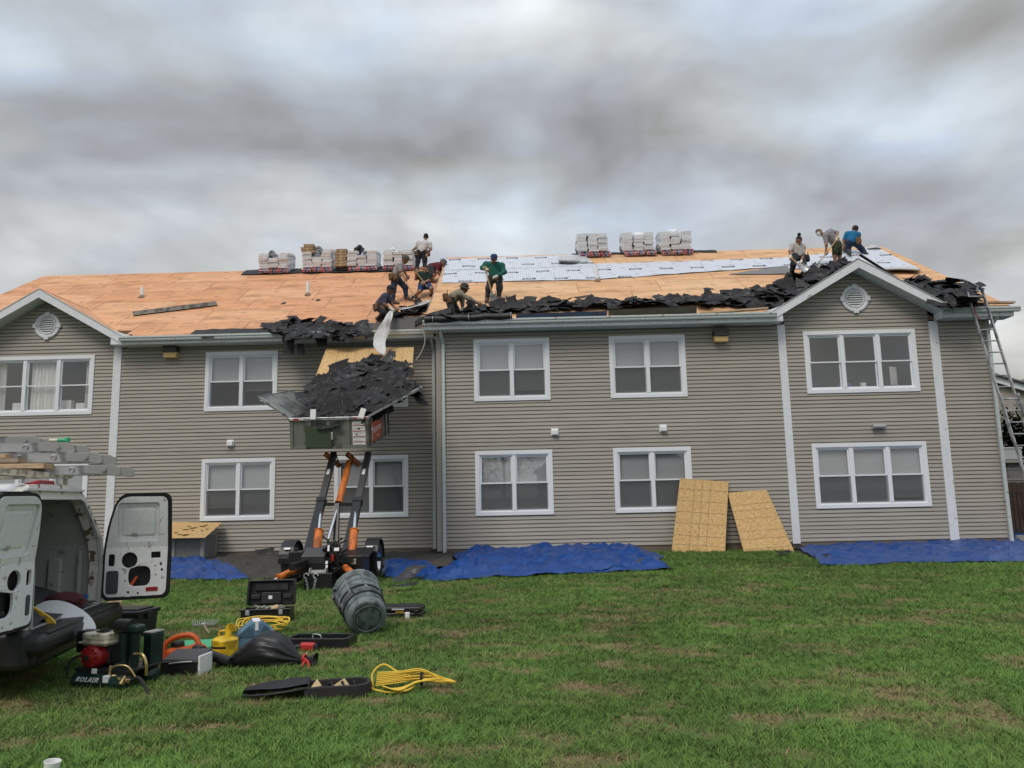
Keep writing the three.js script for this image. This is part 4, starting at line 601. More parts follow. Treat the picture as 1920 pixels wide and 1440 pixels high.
function person(s) {
  const J = {}, rel = V(0, 0, 0); for (const [k, [x, y, dz = 0]] of Object.entries(s.j)) J[k] = atZ(x, y, s.z + dz);
  const foot = J.al.clone().lerp(J.ar, 0.5); rel.copy(foot); for (const k in J) J[k].sub(rel);
  const t = thing('person', s.label, 'person', rel.toArray(), undefined), sk = mat(SKIN[s.skin ?? 0], 0.6), mix = (a, b, f) => J[a].clone().lerp(J[b], f);
  const f = vv(s.face).normalize(), up = J.head.clone().sub(J.neck).normalize(), side = f.clone().cross(up).normalize(), fu = side.clone().cross(f).normalize(), H = J.head, hp = (a, b, c) => H.clone().addScaledVector(side, a).addScaledVector(fu, b).addScaledVector(f, c);
  const hipL = J.hl ?? J.pelvis.clone().addScaledVector(J.sl.clone().sub(J.sr).setY(0).normalize(), 0.09), hipR = J.hr ?? J.pelvis.clone().addScaledVector(J.sl.clone().sub(J.sr).setY(0).normalize(), -0.09);
  const chest = J.sl.clone().lerp(J.sr, 0.5).lerp(J.pelvis, 0.2), belly = J.sl.clone().lerp(J.sr, 0.5).lerp(J.pelvis, 0.65);
  const torso = (e) => [[mix('sl', 'sr', 0.22).lerp(chest, 0.35), belly.clone().lerp(hipL, 0.35), 0.105 + e, 0.115 + e], [mix('sl', 'sr', 0.78).lerp(chest, 0.35), belly.clone().lerp(hipR, 0.35), 0.105 + e, 0.115 + e], [J.sl, J.sr, 0.068 + e, 0.068 + e], [chest, J.pelvis, 0.115 + e, 0.125 + e]];
  const arm = (a, b, c, e, to) => [[J[a], to < 1 ? mix(a, b, to) : J[b], 0.058 + e, 0.046 + e], ...(to > 1 ? [[J[b], mix(b, c, to - 1), 0.045 + e, 0.033 + e]] : [])];
  const leg = (h, kn, an, e, to) => [[h, to < 1 ? h.clone().lerp(J[kn], to) : J[kn], 0.095 + e, 0.066 + e], ...(to > 1 ? [[J[kn], mix(kn, an, to - 1), 0.062 + e, 0.043 + e]] : [])];
  const body = [...torso(0), ...arm('sl', 'el', 'wl', 0, 2), ...arm('sr', 'er', 'wr', 0, 2), ...leg(hipL, 'kl', 'al', 0, 2), ...leg(hipR, 'kr', 'ar', 0, 2), [J.neck.clone().lerp(chest, 0.25), J.head, 0.055, 0.06]];
  for (const [w, e] of [['wl', 'el'], ['wr', 'er']]) {         // palms, four unequal curled fingers and a thumb
    const d = J[w].clone().sub(J[e]).normalize(), sd = d.clone().cross(V(0, 0.2, 1)).normalize(), cu = d.clone().cross(sd).normalize();
    body.push([J[w], J[w].clone().addScaledVector(d, 0.075), 0.03, 0.036]);
    for (let k = 0; k < 4; k++) { const r0 = J[w].clone().addScaledVector(d, 0.08).addScaledVector(sd, (k - 1.5) * 0.021), l = [0.04, 0.046, 0.043, 0.033][k], m = r0.clone().addScaledVector(d, l).addScaledVector(cu, 0.012); body.push([r0, m, 0.0105, 0.0095], [m, m.clone().addScaledVector(d, l * 0.4).addScaledVector(cu, l * 0.8), 0.0095, 0.008]); }
    const th = J[w].clone().addScaledVector(d, 0.035).addScaledVector(sd, -0.03); body.push([th, th.clone().addScaledVector(d, 0.035).addScaledVector(sd, -0.03), 0.013, 0.011], [th.clone().addScaledVector(d, 0.035).addScaledVector(sd, -0.03), th.clone().addScaledVector(d, 0.06).addScaledVector(sd, -0.028).addScaledVector(cu, 0.014), 0.011, 0.009]);
  }
  const bg = iso(body, 0.014, 0.012);
  const head = iso([[hp(0, 0.035, -0.025), hp(0, 0.035, 0.015), 0.088, 0.082], [hp(0, -0.03, 0.02), hp(0, -0.085, 0.045), 0.062, 0.04], [hp(0, 0.01, 0.085), hp(0, -0.03, 0.103), 0.012, 0.018], [hp(-0.035, 0.028, 0.078), hp(0.035, 0.028, 0.078), 0.015, 0.015], [hp(-0.02, -0.062, 0.083), hp(0.02, -0.062, 0.083), 0.011, 0.011], [hp(0.084, 0.01, -0.005), hp(0.09, -0.03, -0.005), 0.016, 0.011], [hp(-0.084, 0.01, -0.005), hp(-0.09, -0.03, -0.005), 0.016, 0.011], [J.neck, hp(0, -0.04, -0.02), 0.056, 0.056]], 0.009, 0.007);
  const merged = mergeGeometries([bg, head].map((g) => { g.setAttribute('uv', new THREE.BufferAttribute(new Float32Array(g.attributes.position.count * 2), 2)); return g; })); addMesh('body', merged, sk, t);
  const eyes = new B(); for (const k of [-1, 1]) { const p = hp(k * 0.034, 0.008, 0.083); eyes.sph(p.x, p.y, p.z, 0.012, 1, 0.7, 1, 8); } eyes.mesh('eyes', mat(L(0.02, 0.015, 0.012), 0.3), t);
  const tint = (c, m = T.cloth, ro = 0.9) => mat(L(...c), ro, { map: rep(m, 0.4) }), cloth = (name, bones, c, m) => { const g = iso(bones, 0.016, 0.02), p = g.attributes.position, u = new Float32Array(p.count * 2); for (let i = 0; i < p.count; i++) { const x = p.getX(i), y = p.getY(i), z = p.getZ(i), w = 0.010 * (vnoise(x * 14 + z * 9, y * 16, 71) - 0.5), nn = g.attributes.normal; p.setXYZ(i, x + nn.getX(i) * w, y + nn.getY(i) * w, z + nn.getZ(i) * w); u[2 * i] = x + z; u[2 * i + 1] = y; } g.setAttribute('uv', new THREE.BufferAttribute(u, 2)); g.computeVertexNormals(); return addMesh(name, g, tint(c, m), t); };
  cloth('shirt', [...torso(0.017), ...arm('sl', 'el', 'wl', 0.018, s.sleeve), ...arm('sr', 'er', 'wr', 0.018, s.sleeve), [J.neck.clone().lerp(chest, 0.5), J.neck.clone().lerp(chest, 0.2), 0.09, 0.07]], s.shirt);
  cloth(s.short ? 'shorts' : 'trousers', [[belly.clone().lerp(J.pelvis, 0.7), J.pelvis, 0.138, 0.14], [hipL, hipR, 0.108, 0.108], ...leg(hipL, 'kl', 'al', 0.021, s.short ? 0.88 : 1.94), ...leg(hipR, 'kr', 'ar', 0.021, s.short ? 0.88 : 1.94)], s.pants, s.camo);
  const sh = new B(); for (const [an, tn, kn] of [['al', 'tl', 'kl'], ['ar', 'tr', 'kr']]) { const a = J[an], b = J[tn], d = b.clone().sub(a), g = iso([[a.clone().addScaledVector(d.clone().normalize(), -0.035), b, 0.052, 0.042], [a.clone().lerp(J[kn], 0.22), a, 0.05, 0.055]], 0.014, 0.015); sh.add(g); } sh.mesh('shoes', mat(L(...(s.shoe ?? [0.1, 0.06, 0.04])), 0.7), t);
  const hc = mat(L(...(s.hair ?? [0.012, 0.01, 0.009])), 0.8);
  const hb = [[hp(0, 0.052, -0.035), hp(0, 0.055, 0.012), 0.088, 0.08], [hp(0, 0.0, -0.05), hp(0, -0.03, -0.05), 0.075, 0.06]]; if (s.bun) hb.push([hp(0, 0.13, -0.06), hp(0, 0.19, -0.08), 0.045, 0.055]);
  addMesh(s.hat ? 'hair' : 'hair', iso(hb, 0.012, 0.01), hc, t);
  if (s.hat) {
    const m = mat(L(...s.hat), 0.9), b = new B(), q = new THREE.Quaternion().setFromRotationMatrix(new THREE.Matrix4().makeBasis(side, fu, side.clone().cross(fu))), c = hp(0, 0.045, -0.012), M4 = (x = 1, y = 1, z = 1) => new THREE.Matrix4().compose(c, q, V(x, y, z));
    b.lathe([[0.104, 0], [0.104, 0.03], [0.09, 0.075], [0.06, 0.1], [0, 0.108]], M4(1, 1, 1.1));
    if (s.brim) b.lathe([[0.1, 0.004], [0.165, -0.025], [0.168, -0.03], [0.1, -0.004]], M4(1, 1, 1.05)); else { const back = s.capBack ? -1 : 1, pk = f.clone().multiplyScalar(0.1 * back).add(c); b.add(new THREE.CylinderGeometry(0.085, 0.085, 0.01, 18), new THREE.Matrix4().compose(pk, q, V(0.95, 1, 0.95))); }
    b.mesh('hat', m, t);
  }
  if (s.mask) addMesh('face_mask', iso([[hp(-0.035, -0.03, 0.07), hp(0.035, -0.03, 0.07), 0.04, 0.04], [hp(0, -0.08, 0.06), hp(0, 0.0, 0.09), 0.045, 0.025]], 0.01, 0.01), mat(L(0.62, 0.7, 0.72), 0.8), t);
  if (s.glove) { const g = s.glove.flatMap((w) => { const e = w === 'wl' ? 'el' : 'er', d = J[w].clone().sub(J[e]).normalize(); return [[J[w].clone().addScaledVector(d, -0.03), J[w].clone().addScaledVector(d, 0.09), 0.042, 0.046], [J[w].clone().addScaledVector(d, 0.09), J[w].clone().addScaledVector(d, 0.14), 0.042, 0.03]]; }); addMesh('gloves', iso(g, 0.012, 0.01), mat(L(0.62, 0.6, 0.52), 0.9), t); }
  if (s.belt) {                                               // leather tool belt with pouches
    const m = mat(L(...s.belt), 0.8), b = iso([[hipL.clone().lerp(belly, 0.35), hipR.clone().lerp(belly, 0.35), 0.128, 0.128]], 0.015, 0.01), c = J.pelvis.clone().lerp(belly, 0.35); b.translate(-c.x, -c.y, -c.z); b.scale(1.12, 0.28, 1.12); b.translate(c.x, c.y, c.z); addMesh('tool_belt', b, m, t);
    for (const [dx, dy, dz] of s.pouch) { const p = c.clone().add(V(dx, dy, dz)); new B().rbox(0.15, 0.22, 0.12, 0.03, p.x, p.y, p.z, 0.1, 0.3, 0.12).rbox(0.09, 0.12, 0.05, 0.02, p.x + 0.02, p.y - 0.02, p.z + 0.075).cyl([p.x + 0.03, p.y + 0.05, p.z], [p.x + 0.05, p.y + 0.2, p.z], 0.012).mesh('pouch', m, t); }
  }
  return { t, J, rel, w: (k) => J[k].clone().add(rel) };
}
// a roofing shovel: handle with a grip, tapering socket and a notched blade
function shovel(a, b, label, steel = M.greySteel, size = 0.24) {
  a = vv(a); b = vv(b); const t = tag(new THREE.Group(), label, 'shovel'); t.name = numbered('shovel'); scene.add(t); const d = b.clone().sub(a).normalize(), s = d.clone().cross(V(0, 0.3, 1)).normalize(), n = s.clone().cross(d);
  new B().cyl(a, b, 0.017, 0.02, 8).mesh('handle', M.handle, t); new B().cyl(a.clone().addScaledVector(s, -0.06), a.clone().addScaledVector(s, 0.06), 0.018, 0.018, 8).mesh('grip', M.handle, t);
  new B().cyl(b.clone().addScaledVector(d, -0.12), b.clone().addScaledVector(d, 0.04), 0.026, 0.034, 8).mesh('socket', steel, t);
  const bl = grid(8, 8, (u, v) => { const w = size * (0.42 + 0.1 * Math.min(1, v * 3)); return b.clone().addScaledVector(d, (1 - v) * 0.0 + v * 0.3).addScaledVector(s, (u - 0.5) * 2 * w * 0.5 * 1.9).addScaledVector(n, 0.05 * (2 * u - 1) ** 2 + 0.04 * v * v); }); addMesh('blade', slabify(bl, 0.004), steel, t); return t;
}
const zr = (px, py, left) => onRoof(px, py, left, 0.05).z;
{
  // man in a white shirt on the ridge, seen from behind
  let z = LRZ + 0.5;
  person({ label: 'person in white shirt and dark jeans standing back turned at the ridge stack', z, skin: 0, sleeve: 0.7, shirt: [0.75, 0.73, 0.75], pants: [0.022, 0.026, 0.04], face: [-0.05, -0.15, -1], belt: [0.12, 0.06, 0.035], pouch: [[-0.2, -0.12, 0.05], [0.22, -0.12, 0.1]],
    j: { head: [798.6, 445, -0.12], neck: [797.5, 452, -0.05], sl: [784.8, 456, 0], sr: [805.5, 457.5, 0], el: [779.5, 465, -0.05], wl: [769.5, 472.5, -0.1], er: [808, 467, 0.05], wr: [802.5, 475, 0.15], pelvis: [791, 473, 0.02], kl: [783.5, 490, 0.02], kr: [796.5, 490, 0.02], al: [781, 505, 0.05], ar: [796, 506, 0.05], tl: [780.5, 507, -0.12], tr: [797, 508, -0.12] } });
  // man in a grey shirt with a shovel
  z = zr(747, 565, 1);
  person({ label: 'person in grey t-shirt, cap and jeans pushing a shovel down the slope', z, skin: 1, sleeve: 0.75, shirt: [0.42, 0.41, 0.43], pants: [0.035, 0.055, 0.1], hat: [0.1, 0.1, 0.08], face: [0.8, -0.6, 0.25], belt: [0.16, 0.1, 0.04], pouch: [[-0.12, -0.1, 0.2], [0.02, -0.12, 0.22]],
    j: { head: [760, 487, 0.05], neck: [755, 493, 0], sl: [751.5, 497, -0.19], sr: [749, 498.5, 0.19], el: [757, 507, -0.2], wl: [762, 516, -0.12], er: [751, 509, 0.24], wr: [757.5, 521, 0.16], pelvis: [741.5, 519, 0], hl: [743, 521, -0.09], hr: [740.5, 521, 0.09], kl: [760, 539.5, -0.1], kr: [737.5, 543.5, 0.12], al: [761.5, 558, -0.12], ar: [736.5, 565, 0.12], tl: [773, 562, -0.1], tr: [747, 569, 0.14] } });
  shovel(atZ(752, 513, z + 0.28), atZ(780, 561, z + 0.25), 'shovel held by the person in grey t-shirt and jeans', M.bronze);
  // man in dark green kneeling with a shovel
  z = zr(797, 553, 1);
  person({ label: 'person in dark green t-shirt and blue shorts kneeling with a shovel', z, skin: 2, sleeve: 0.8, short: true, shirt: [0.012, 0.04, 0.035], pants: [0.02, 0.07, 0.2], face: [0.15, -0.35, 1], shoe: [0.03, 0.03, 0.03],
    j: { head: [797.5, 505, 0.12], neck: [796.5, 512.5, 0.06], sl: [786, 514, 0], sr: [806.5, 516, 0.02], el: [780, 523, 0.05], wl: [780.5, 514, 0.2], er: [804.5, 526, 0.1], wr: [796, 529, 0.26], pelvis: [796, 535, 0], kl: [787, 546, 0.3], kr: [809, 541, 0.34], al: [778, 555.5, 0.1], ar: [809, 553, 0.08], tl: [774, 557.5, 0.16], tr: [815, 555.5, 0.22] } });
  shovel(atZ(780.5, 511, z + 0.3), atZ(812, 552, z + 0.2), 'shovel held across the knees of the person in dark green', M.bronze);
  // man in maroon bent down at the step
  z = zr(815, 526, 1);
  person({ label: 'person in maroon t-shirt bent double at the edge of the underlayment', z, skin: 2, sleeve: 0.8, short: true, shirt: [0.13, 0.012, 0.022], pants: [0.05, 0.05, 0.055], hat: [0.12, 0.12, 0.13], capBack: true, face: [0.7, -0.8, 0.2], shoe: [0.1, 0.05, 0.03],
    j: { head: [830.5, 493.5, 0.05], neck: [826, 496, 0.02], sl: [823.5, 498, -0.17], sr: [822.5, 499.5, 0.17], el: [826, 507, -0.15], wl: [827, 514, -0.1], er: [820, 509, 0.24], wr: [824.5, 516, 0.16], pelvis: [807.5, 502, 0], hl: [808, 503, -0.1], hr: [808, 504, 0.1], kl: [815, 514, -0.15], kr: [814, 515, 0.2], al: [806, 524, -0.12], ar: [808, 526, 0.1], tl: [813, 527, -0.1], tr: [815.5, 529, 0.12] } });
  // man crouching at the left eave
  z = zr(712, 598, 1);
  person({ label: 'person in navy t-shirt and cap crouching at the left eave pulling membrane', z, skin: 1, sleeve: 0.85, shirt: [0.06, 0.065, 0.11], pants: [0.02, 0.02, 0.024], hat: [0.02, 0.022, 0.035], face: [0.85, -0.45, 0.2], belt: [0.15, 0.09, 0.05], pouch: [[-0.1, -0.14, 0.2], [0.1, -0.18, 0.2]], glove: ['wr'],
    j: { head: [732, 544.5, 0.08], neck: [727.5, 551, 0.03], sl: [726, 555, -0.18], sr: [721.5, 557, 0.19], el: [733, 568, -0.15], wl: [740.5, 577, 0.0], er: [720.5, 570, 0.26], wr: [732, 578, 0.24], pelvis: [712, 573, 0], hl: [713, 575, -0.1], hr: [711, 576, 0.1], kl: [727, 582, 0.05], kr: [720, 587, 0.28], al: [716, 596, -0.1], ar: [709, 598, 0.12], tl: [724, 599, -0.08], tr: [717, 601, 0.14] } });
  // man with a bucket hat reaching along the right eave
  z = zr(845, 586, 0);
  person({ label: 'person in bucket hat and tan long sleeves kneeling at the right eave', z, skin: 1, sleeve: 1.9, shirt: [0.33, 0.3, 0.22], pants: [0.025, 0.03, 0.035], hat: [0.06, 0.055, 0.05], brim: true, face: [0.9, -0.35, 0.2], belt: [0.14, 0.07, 0.035], pouch: [[-0.15, 0.0, 0.15], [-0.05, -0.1, 0.2]], glove: ['wl'],
    j: { head: [871, 540.5, 0.06], neck: [866, 546, 0.02], sl: [864.5, 549, -0.18], sr: [862.5, 551, 0.18], el: [866.5, 563, -0.22], wl: [867.5, 576, -0.16], er: [880, 560.5, 0.2], wr: [894, 567.5, 0.16], pelvis: [844.5, 561.5, 0], hl: [846, 563, -0.1], hr: [844, 564, 0.1], kl: [856, 582, -0.1], kr: [847, 586, 0.24], al: [838, 588, -0.16], ar: [832, 590, 0.02], tl: [834, 592, -0.18], tr: [828, 592, 0.02] } });
  // man in teal with a blue cap
  z = zr(923, 562, 0);
  person({ label: 'person in teal long sleeves and blue cap scraping with a shovel', z, skin: 1, sleeve: 1.9, shirt: [0.02, 0.16, 0.125], pants: [0.05, 0.055, 0.06], hat: [0.03, 0.05, 0.16], face: [-0.08, -0.5, 1], shoe: [0.12, 0.06, 0.04], glove: ['wl', 'wr'],
    j: { head: [926, 486, 0.2], neck: [926, 494, 0.1], sl: [911, 496, 0.04], sr: [941, 498, 0.04], el: [904.5, 502, 0.12], wl: [910.5, 504.5, 0.3], er: [946, 510, 0.1], wr: [931.5, 518, 0.28], pelvis: [928.5, 520, 0], kl: [916, 541, 0.1], kr: [937, 540, 0.06], al: [913.5, 560, 0.02], ar: [935, 557.5, 0], tl: [911, 565, 0.18], tr: [934, 563, 0.16] } });
  shovel(atZ(909, 501, z + 0.42), atZ(923, 552, z + 0.25), 'yellow handled shovel of the person in teal', M.greySteel, 0.2);
  // person with hair tied up
  z = zr(1490, 518, 0);
  person({ label: 'person with tied-up hair and white t-shirt lifting debris on a shovel', z, skin: 1, sleeve: 0.85, shirt: [0.6, 0.56, 0.54], pants: [0.035, 0.045, 0.055], bun: true, face: [0.1, -0.55, 1], shoe: [0.08, 0.03, 0.02], glove: ['wr', 'wl'], belt: [0.02, 0.02, 0.03], pouch: [[0.24, -0.12, 0.0]],
    j: { head: [1498, 452, 0.14], neck: [1496, 459.5, 0.07], sl: [1486, 461, 0.02], sr: [1505.5, 463, 0.02], el: [1481, 471.5, 0.08], wl: [1482.5, 481, 0.26], er: [1506, 479, 0.06], wr: [1502.5, 490, 0.3], pelvis: [1497.5, 480, 0], kl: [1487, 497, 0.16], kr: [1507, 497, 0.12], al: [1484, 514, 0], ar: [1508, 513, 0], tl: [1478.5, 519.5, 0.14], tr: [1506, 518, 0.2] } });
  shovel(atZ(1483, 483, z + 0.38), atZ(1498, 496.5, z + 0.42), 'silver shovel lifted by the person with tied-up hair', M.alu, 0.26);
  // man in a face mask
  z = zr(1569, 499, 0) + 0.1;
  person({ label: 'person in grey t-shirt, face mask and camouflage shorts shovelling', z, skin: 0, sleeve: 0.75, short: true, shirt: [0.3, 0.29, 0.32], pants: [0.07, 0.075, 0.055], camo: T.camo, face: [-0.85, -0.25, 0.55], mask: true, glove: ['wr'],
    j: { head: [1536, 437, 0.08], neck: [1543.5, 440, 0.02], sl: [1547.5, 442.5, 0.18], sr: [1556.5, 434, -0.16], el: [1549.5, 458.5, 0.26], wl: [1549, 469.5, 0.22], er: [1570, 436, -0.05], wr: [1569, 446, 0.12], pelvis: [1568.5, 456.5, 0], hl: [1567, 459, 0.1], hr: [1571, 459, -0.1], kl: [1565.5, 480, 0.14], kr: [1574, 480, -0.1], al: [1566, 499, 0.1], ar: [1576, 498, -0.15], tl: [1559, 502, 0.14], tr: [1570, 502, -0.1] } });
  shovel(atZ(1572, 445.5, z + 0.2), atZ(1533, 495, z + 0.3), 'long wooden shovel of the person in a face mask', M.greySteel);
  // man in blue kneeling with his back to us
  z = zr(1600, 477, 0);
  person({ label: 'person in bright blue t-shirt kneeling with back turned near the right ridge', z, skin: 1, sleeve: 0.8, shirt: [0.01, 0.19, 0.42], pants: [0.025, 0.045, 0.09], hat: [0.03, 0.035, 0.05], face: [0.25, -0.5, -0.85], belt: [0.2, 0.1, 0.05], pouch: [[0.16, -0.08, 0.16]], shoe: [0.03, 0.03, 0.03],
    j: { head: [1603, 431, -0.1], neck: [1601.5, 436, -0.04], sl: [1588.5, 439, 0], sr: [1609, 440, 0], el: [1582, 450, -0.05], wl: [1581.5, 461, -0.05], er: [1611.5, 451, -0.05], wr: [1611, 460, -0.1], pelvis: [1596.5, 452, 0.05], hl: [1591.5, 455, 0.02], hr: [1604, 455, 0.02], kl: [1590.5, 471, -0.08], kr: [1617, 468, -0.12], al: [1593, 473, 0.32], ar: [1624.5, 477, 0.04], tl: [1594, 476, 0.44], tr: [1630.5, 480, 0.02] } });
  { const p = onRoof(1582, 476, false, 0), o = thing('nail_bucket', 'small pale bucket beside the knee of the person in bright blue', 'bucket', p.toArray()); new B().lathe([[0, 0], [0.1, 0], [0.12, 0.24], [0.112, 0.24], [0.09, 0.01]]).mesh('pail', M.cream, o); new B().tor(0.115, 0.005, TM(0, 0.24, 0), 20, 5, Math.PI).mesh('bail', M.galv, o); }
}
// ---------- lift trailer with a raised debris bed ----------
{
  const t = thing('lift_trailer', 'black towable lift trailer with orange cylinders holding a raised metal debris bed', 'trailer', [-3.75, 0, 4.6]);
  const O = t.position, P = (px, py, z) => atZ(px, py, z).sub(O), X = (x, y, z) => V(x, y, z).sub(O);
  const wheel = (x, s) => {
    const w = sub(t, 'wheel', [x - O.x, 0.37, 4.75 - O.z], [0, 0, Math.PI / 2]);
    new B().lathe([[0.2, -0.1], [0.33, -0.11], [0.37, -0.085], [0.372, 0], [0.37, 0.085], [0.33, 0.11], [0.2, 0.1]], undefined, 36).mesh('tyre', M.rubber, w);
    const tr = new B(); for (let k = 0; k < 30; k++) { const a = k / 30 * 6.283; tr.box(0.02, 0.17, 0.03, Math.cos(a) * 0.37, 0, Math.sin(a) * 0.37, 0, -a, 0); } const tb = tr.mesh('tread', M.rubber, w); tb.userData.kind = 'stuff';
    new B().lathe([[0, 0.03], [0.06, 0.05], [0.1, 0.02], [0.17, 0.03], [0.2, 0.09], [0.21, 0.1], [0.2, -0.1]], TM(0, 0, 0, s < 0 ? 0 : Math.PI, 0, 0), 28).mesh('rim', M.chrome, w);
    const f = new B(); for (let k = 0; k < 8; k++) { const a0 = Math.PI * (0.02 + k * 0.12), a1 = a0 + Math.PI * 0.12; f.bar([x - O.x, 0.37 + Math.sin(a0) * 0.43, 4.75 - O.z + Math.cos(a0) * 0.43], [x - O.x, 0.37 + Math.sin(a1) * 0.43, 4.75 - O.z + Math.cos(a1) * 0.43], 0.27, 0.012, V(0, 1, 0.1)); } f.mesh('fender', M.blackPaint, t);
    new B().box(0.12, 0.05, 0.006, x - O.x - s * 0.02, 0.66, 4.75 - O.z + 0.36, -0.8, 0, 0).mesh('reflector', M.white, t);
  };
  wheel(-2.98, 1); wheel(-4.62, -1);
  // chassis
  const ch = new B(); ch.box(0.08, 0.1, 2.9, -3.15 - O.x, 0.5, 0.1).box(0.08, 0.1, 2.9, -4.4 - O.x, 0.5, 0.1).box(1.9, 0.08, 0.08, -3.8 - O.x, 0.4, 0.15); for (const z of [-1.2, -0.2, 0.9, 1.5]) ch.box(1.25, 0.1, 0.08, -3.78 - O.x, 0.5, z); ch.box(0.1, 0.12, 1.5, -3.95 - O.x, 0.46, 1.6); ch.mesh('chassis', M.blackPaint, t);
  const bx = (name, m, w, h, d, px, py, z, rx = 0, r = 0.012) => { const p = P(px, py, z); return new B().rbox(w, h, d, r, p.x, p.y, p.z, rx, 0, 0).mesh(name, m, t); };
  bx('side_box', M.blackPaint, 0.62, 0.42, 0.6, 656, 1062, 5.7); bx('deck_plate', M.blackPlastic, 0.6, 0.03, 0.7, 668, 1036, 5.5, 0.18); bx('engine_cover', mat(L(0.07, 0.072, 0.075), 0.45), 0.42, 0.2, 0.4, 592, 1044, 6.0, 0.35); bx('control_box', M.blackPaint, 0.45, 0.3, 0.35, 592, 1064, 6.0); bx('battery_box', M.blackPaint, 0.26, 0.42, 0.4, 560, 1055, 5.9); bx('filler_cap', M.rubber, 0.08, 0.08, 0.08, 555, 1031, 5.95, 0, 0.03); bx('jack_box', M.blackPaint, 0.5, 0.36, 0.3, 600, 1093, 6.3); bx('step_plate', M.blackPaint, 0.7, 0.05, 0.3, 640, 1100, 6.2); bx('manual_box', M.cream, 0.11, 0.1, 0.02, 662, 1053, 6.03);
  for (const [px, py, w, h] of [[612.5, 1055, 0.04, 0.06], [612.5, 1062, 0.04, 0.05], [631, 1030, 0.09, 0.06], [616, 1028, 0.035, 0.11]]) bx('label_plate', M.white, w, h, 0.008, px, py, 6.25, -0.3, 0.002);
  // valve stack, hoses, winch, chains
  const vb = new B(); const rv = rng(6); for (let k = 0; k < 10; k++) { const p = P(612 + rv() * 34, 1022 + rv() * 50, 5.8 + rv() * 0.4); vb.rbox(0.06 + rv() * 0.16, 0.05 + rv() * 0.16, 0.1, 0.012, p.x, p.y, p.z, rv() * 0.6, rv() * 0.6, rv() * 0.8); } vb.mesh('valve_block', M.blackPaint, t);
  for (let k = 0; k < 9; k++) { const a = P(612 + rv() * 22, 1012 + rv() * 14, 5.9), b = P(625 + rv() * 30, 1035 + rv() * 45, 6.1); new B().tube([a, a.clone().lerp(b, 0.35).add(V(0.1 * (rv() - 0.3), 0.12 * rv(), 0.16)), a.clone().lerp(b, 0.7).add(V(0.12 * (rv() - 0.5), -0.05, 0.12)), b], 0.012, 16, 5).mesh('hose', M.rubber, t); }
  for (const [x0, y0, x1, y1] of [[606, 1006, 622, 1020], [640, 1010, 628, 1020], [648, 1013, 634, 1022]]) new B().cyl(P(x0, y0, 6.0), P(x1, y1, 6.0), 0.012).sph(...P(x0, y0, 6.0).toArray(), 0.024).mesh('lever', M.blackPaint, t);
  bx('red_valve', M.redPaint, 0.05, 0.12, 0.06, 624, 1046, 6.2); { const p = P(597, 1075, 6.3); new B().cyl([p.x - 0.14, p.y, p.z], [p.x + 0.14, p.y, p.z], 0.06).cyl([p.x - 0.15, p.y, p.z], [p.x - 0.13, p.y, p.z], 0.1).cyl([p.x + 0.13, p.y, p.z], [p.x + 0.15, p.y, p.z], 0.1).mesh('winch', M.greySteel, t); }
  for (const px of [574, 592]) { const p = P(px, 1082, 6.5), b = new B(); for (let k = 0; k < 7; k++) b.tor(0.022, 0.007, TM(p.x + (px < 580 ? k * 0.008 : -k * 0.006), p.y - 0.05 - k * 0.032, p.z, 0, k % 2 ? Math.PI / 2 : 0, 0, 0.8, 1.1, 1), 10, 5); b.tor(0.04, 0.013, TM(p.x, p.y + 0.02, p.z), 14, 6, 4.6); b.mesh('safety_chain', M.galv, t); }
  bx('jack_leg', M.galv, 0.05, 0.35, 0.05, 621, 1098, 6.35);
  // outriggers and their feet
  const cylr = (a, b, c, r, n = 'cylinder') => { new B().cyl(a, b, r, r, 14).cyl(b.clone().lerp(a, 0.04), b, r * 1.2, r * 1.2, 14).mesh(n, M.orange, t); new B().cyl(b, c, r * 0.45, r * 0.45, 10).mesh('rod', M.chrome, t); };
  cylr(P(559, 1066, 6.2), P(521, 1084, 6.7), P(496, 1100, 7.0), 0.06, 'outrigger_cylinder'); cylr(P(648, 1064, 6.2), P(672, 1086, 6.8), P(712, 1108, 7.0), 0.06, 'outrigger_cylinder');
  new B().bar(P(562, 1085, 6.1), P(505, 1108, 6.9), 0.1, 0.06).rbox(0.25, 0.03, 0.2, 0.01, ...P(497, 1110, 7.0).toArray()).mesh('outrigger_arm', M.blackPaint, t); new B().bar(P(640, 1092, 6.1), P(706, 1110, 6.9), 0.1, 0.06).mesh('outrigger_arm', M.blackPaint, t);
  // mast
  const mast = (x0, x1, xm) => { const a = P(x0, 1045, 5.3), b = P(x1, 850, 3.1), m = a.clone().lerp(b, 0.47); new B().bar(a, m.clone().lerp(b, 0.06), 0.16, 0.13, V(0, 0.3, 1)).mesh('mast_rail', M.blackPaint, t); new B().bar(m.clone().lerp(b, -0.3), b, 0.13, 0.1, V(0, 0.3, 1)).mesh('mast_rail', mat(L(0.06, 0.062, 0.065), 0.4), t); new B().bar(m.clone().lerp(b, 0.02), m.clone().lerp(b, 0.09), 0.19, 0.16, V(0, 0.3, 1)).mesh('collar', M.blackPaint, t); const q = m.clone().lerp(b, 0.55).add(V(0, 0.02, 0.07)); new B().bar(q, q.clone().lerp(b, 0.3), 0.06, 0.005, V(0, 0.3, 1)).mesh('label_plate', M.white, t); void xm; return m; };
  const m0 = mast(576, 626), m1 = mast(648, 691);
  new B().bar(m0, m1, 0.07, 0.07, V(0, 1, 0)).mesh('cross_bar', M.blackPaint, t); { const c = m0.clone().lerp(m1, 0.45); new B().bar(c, P(629, 1040, 4.9), 0.1, 0.09, V(0, 0, 1)).mesh('centre_post', M.blackPaint, t); }
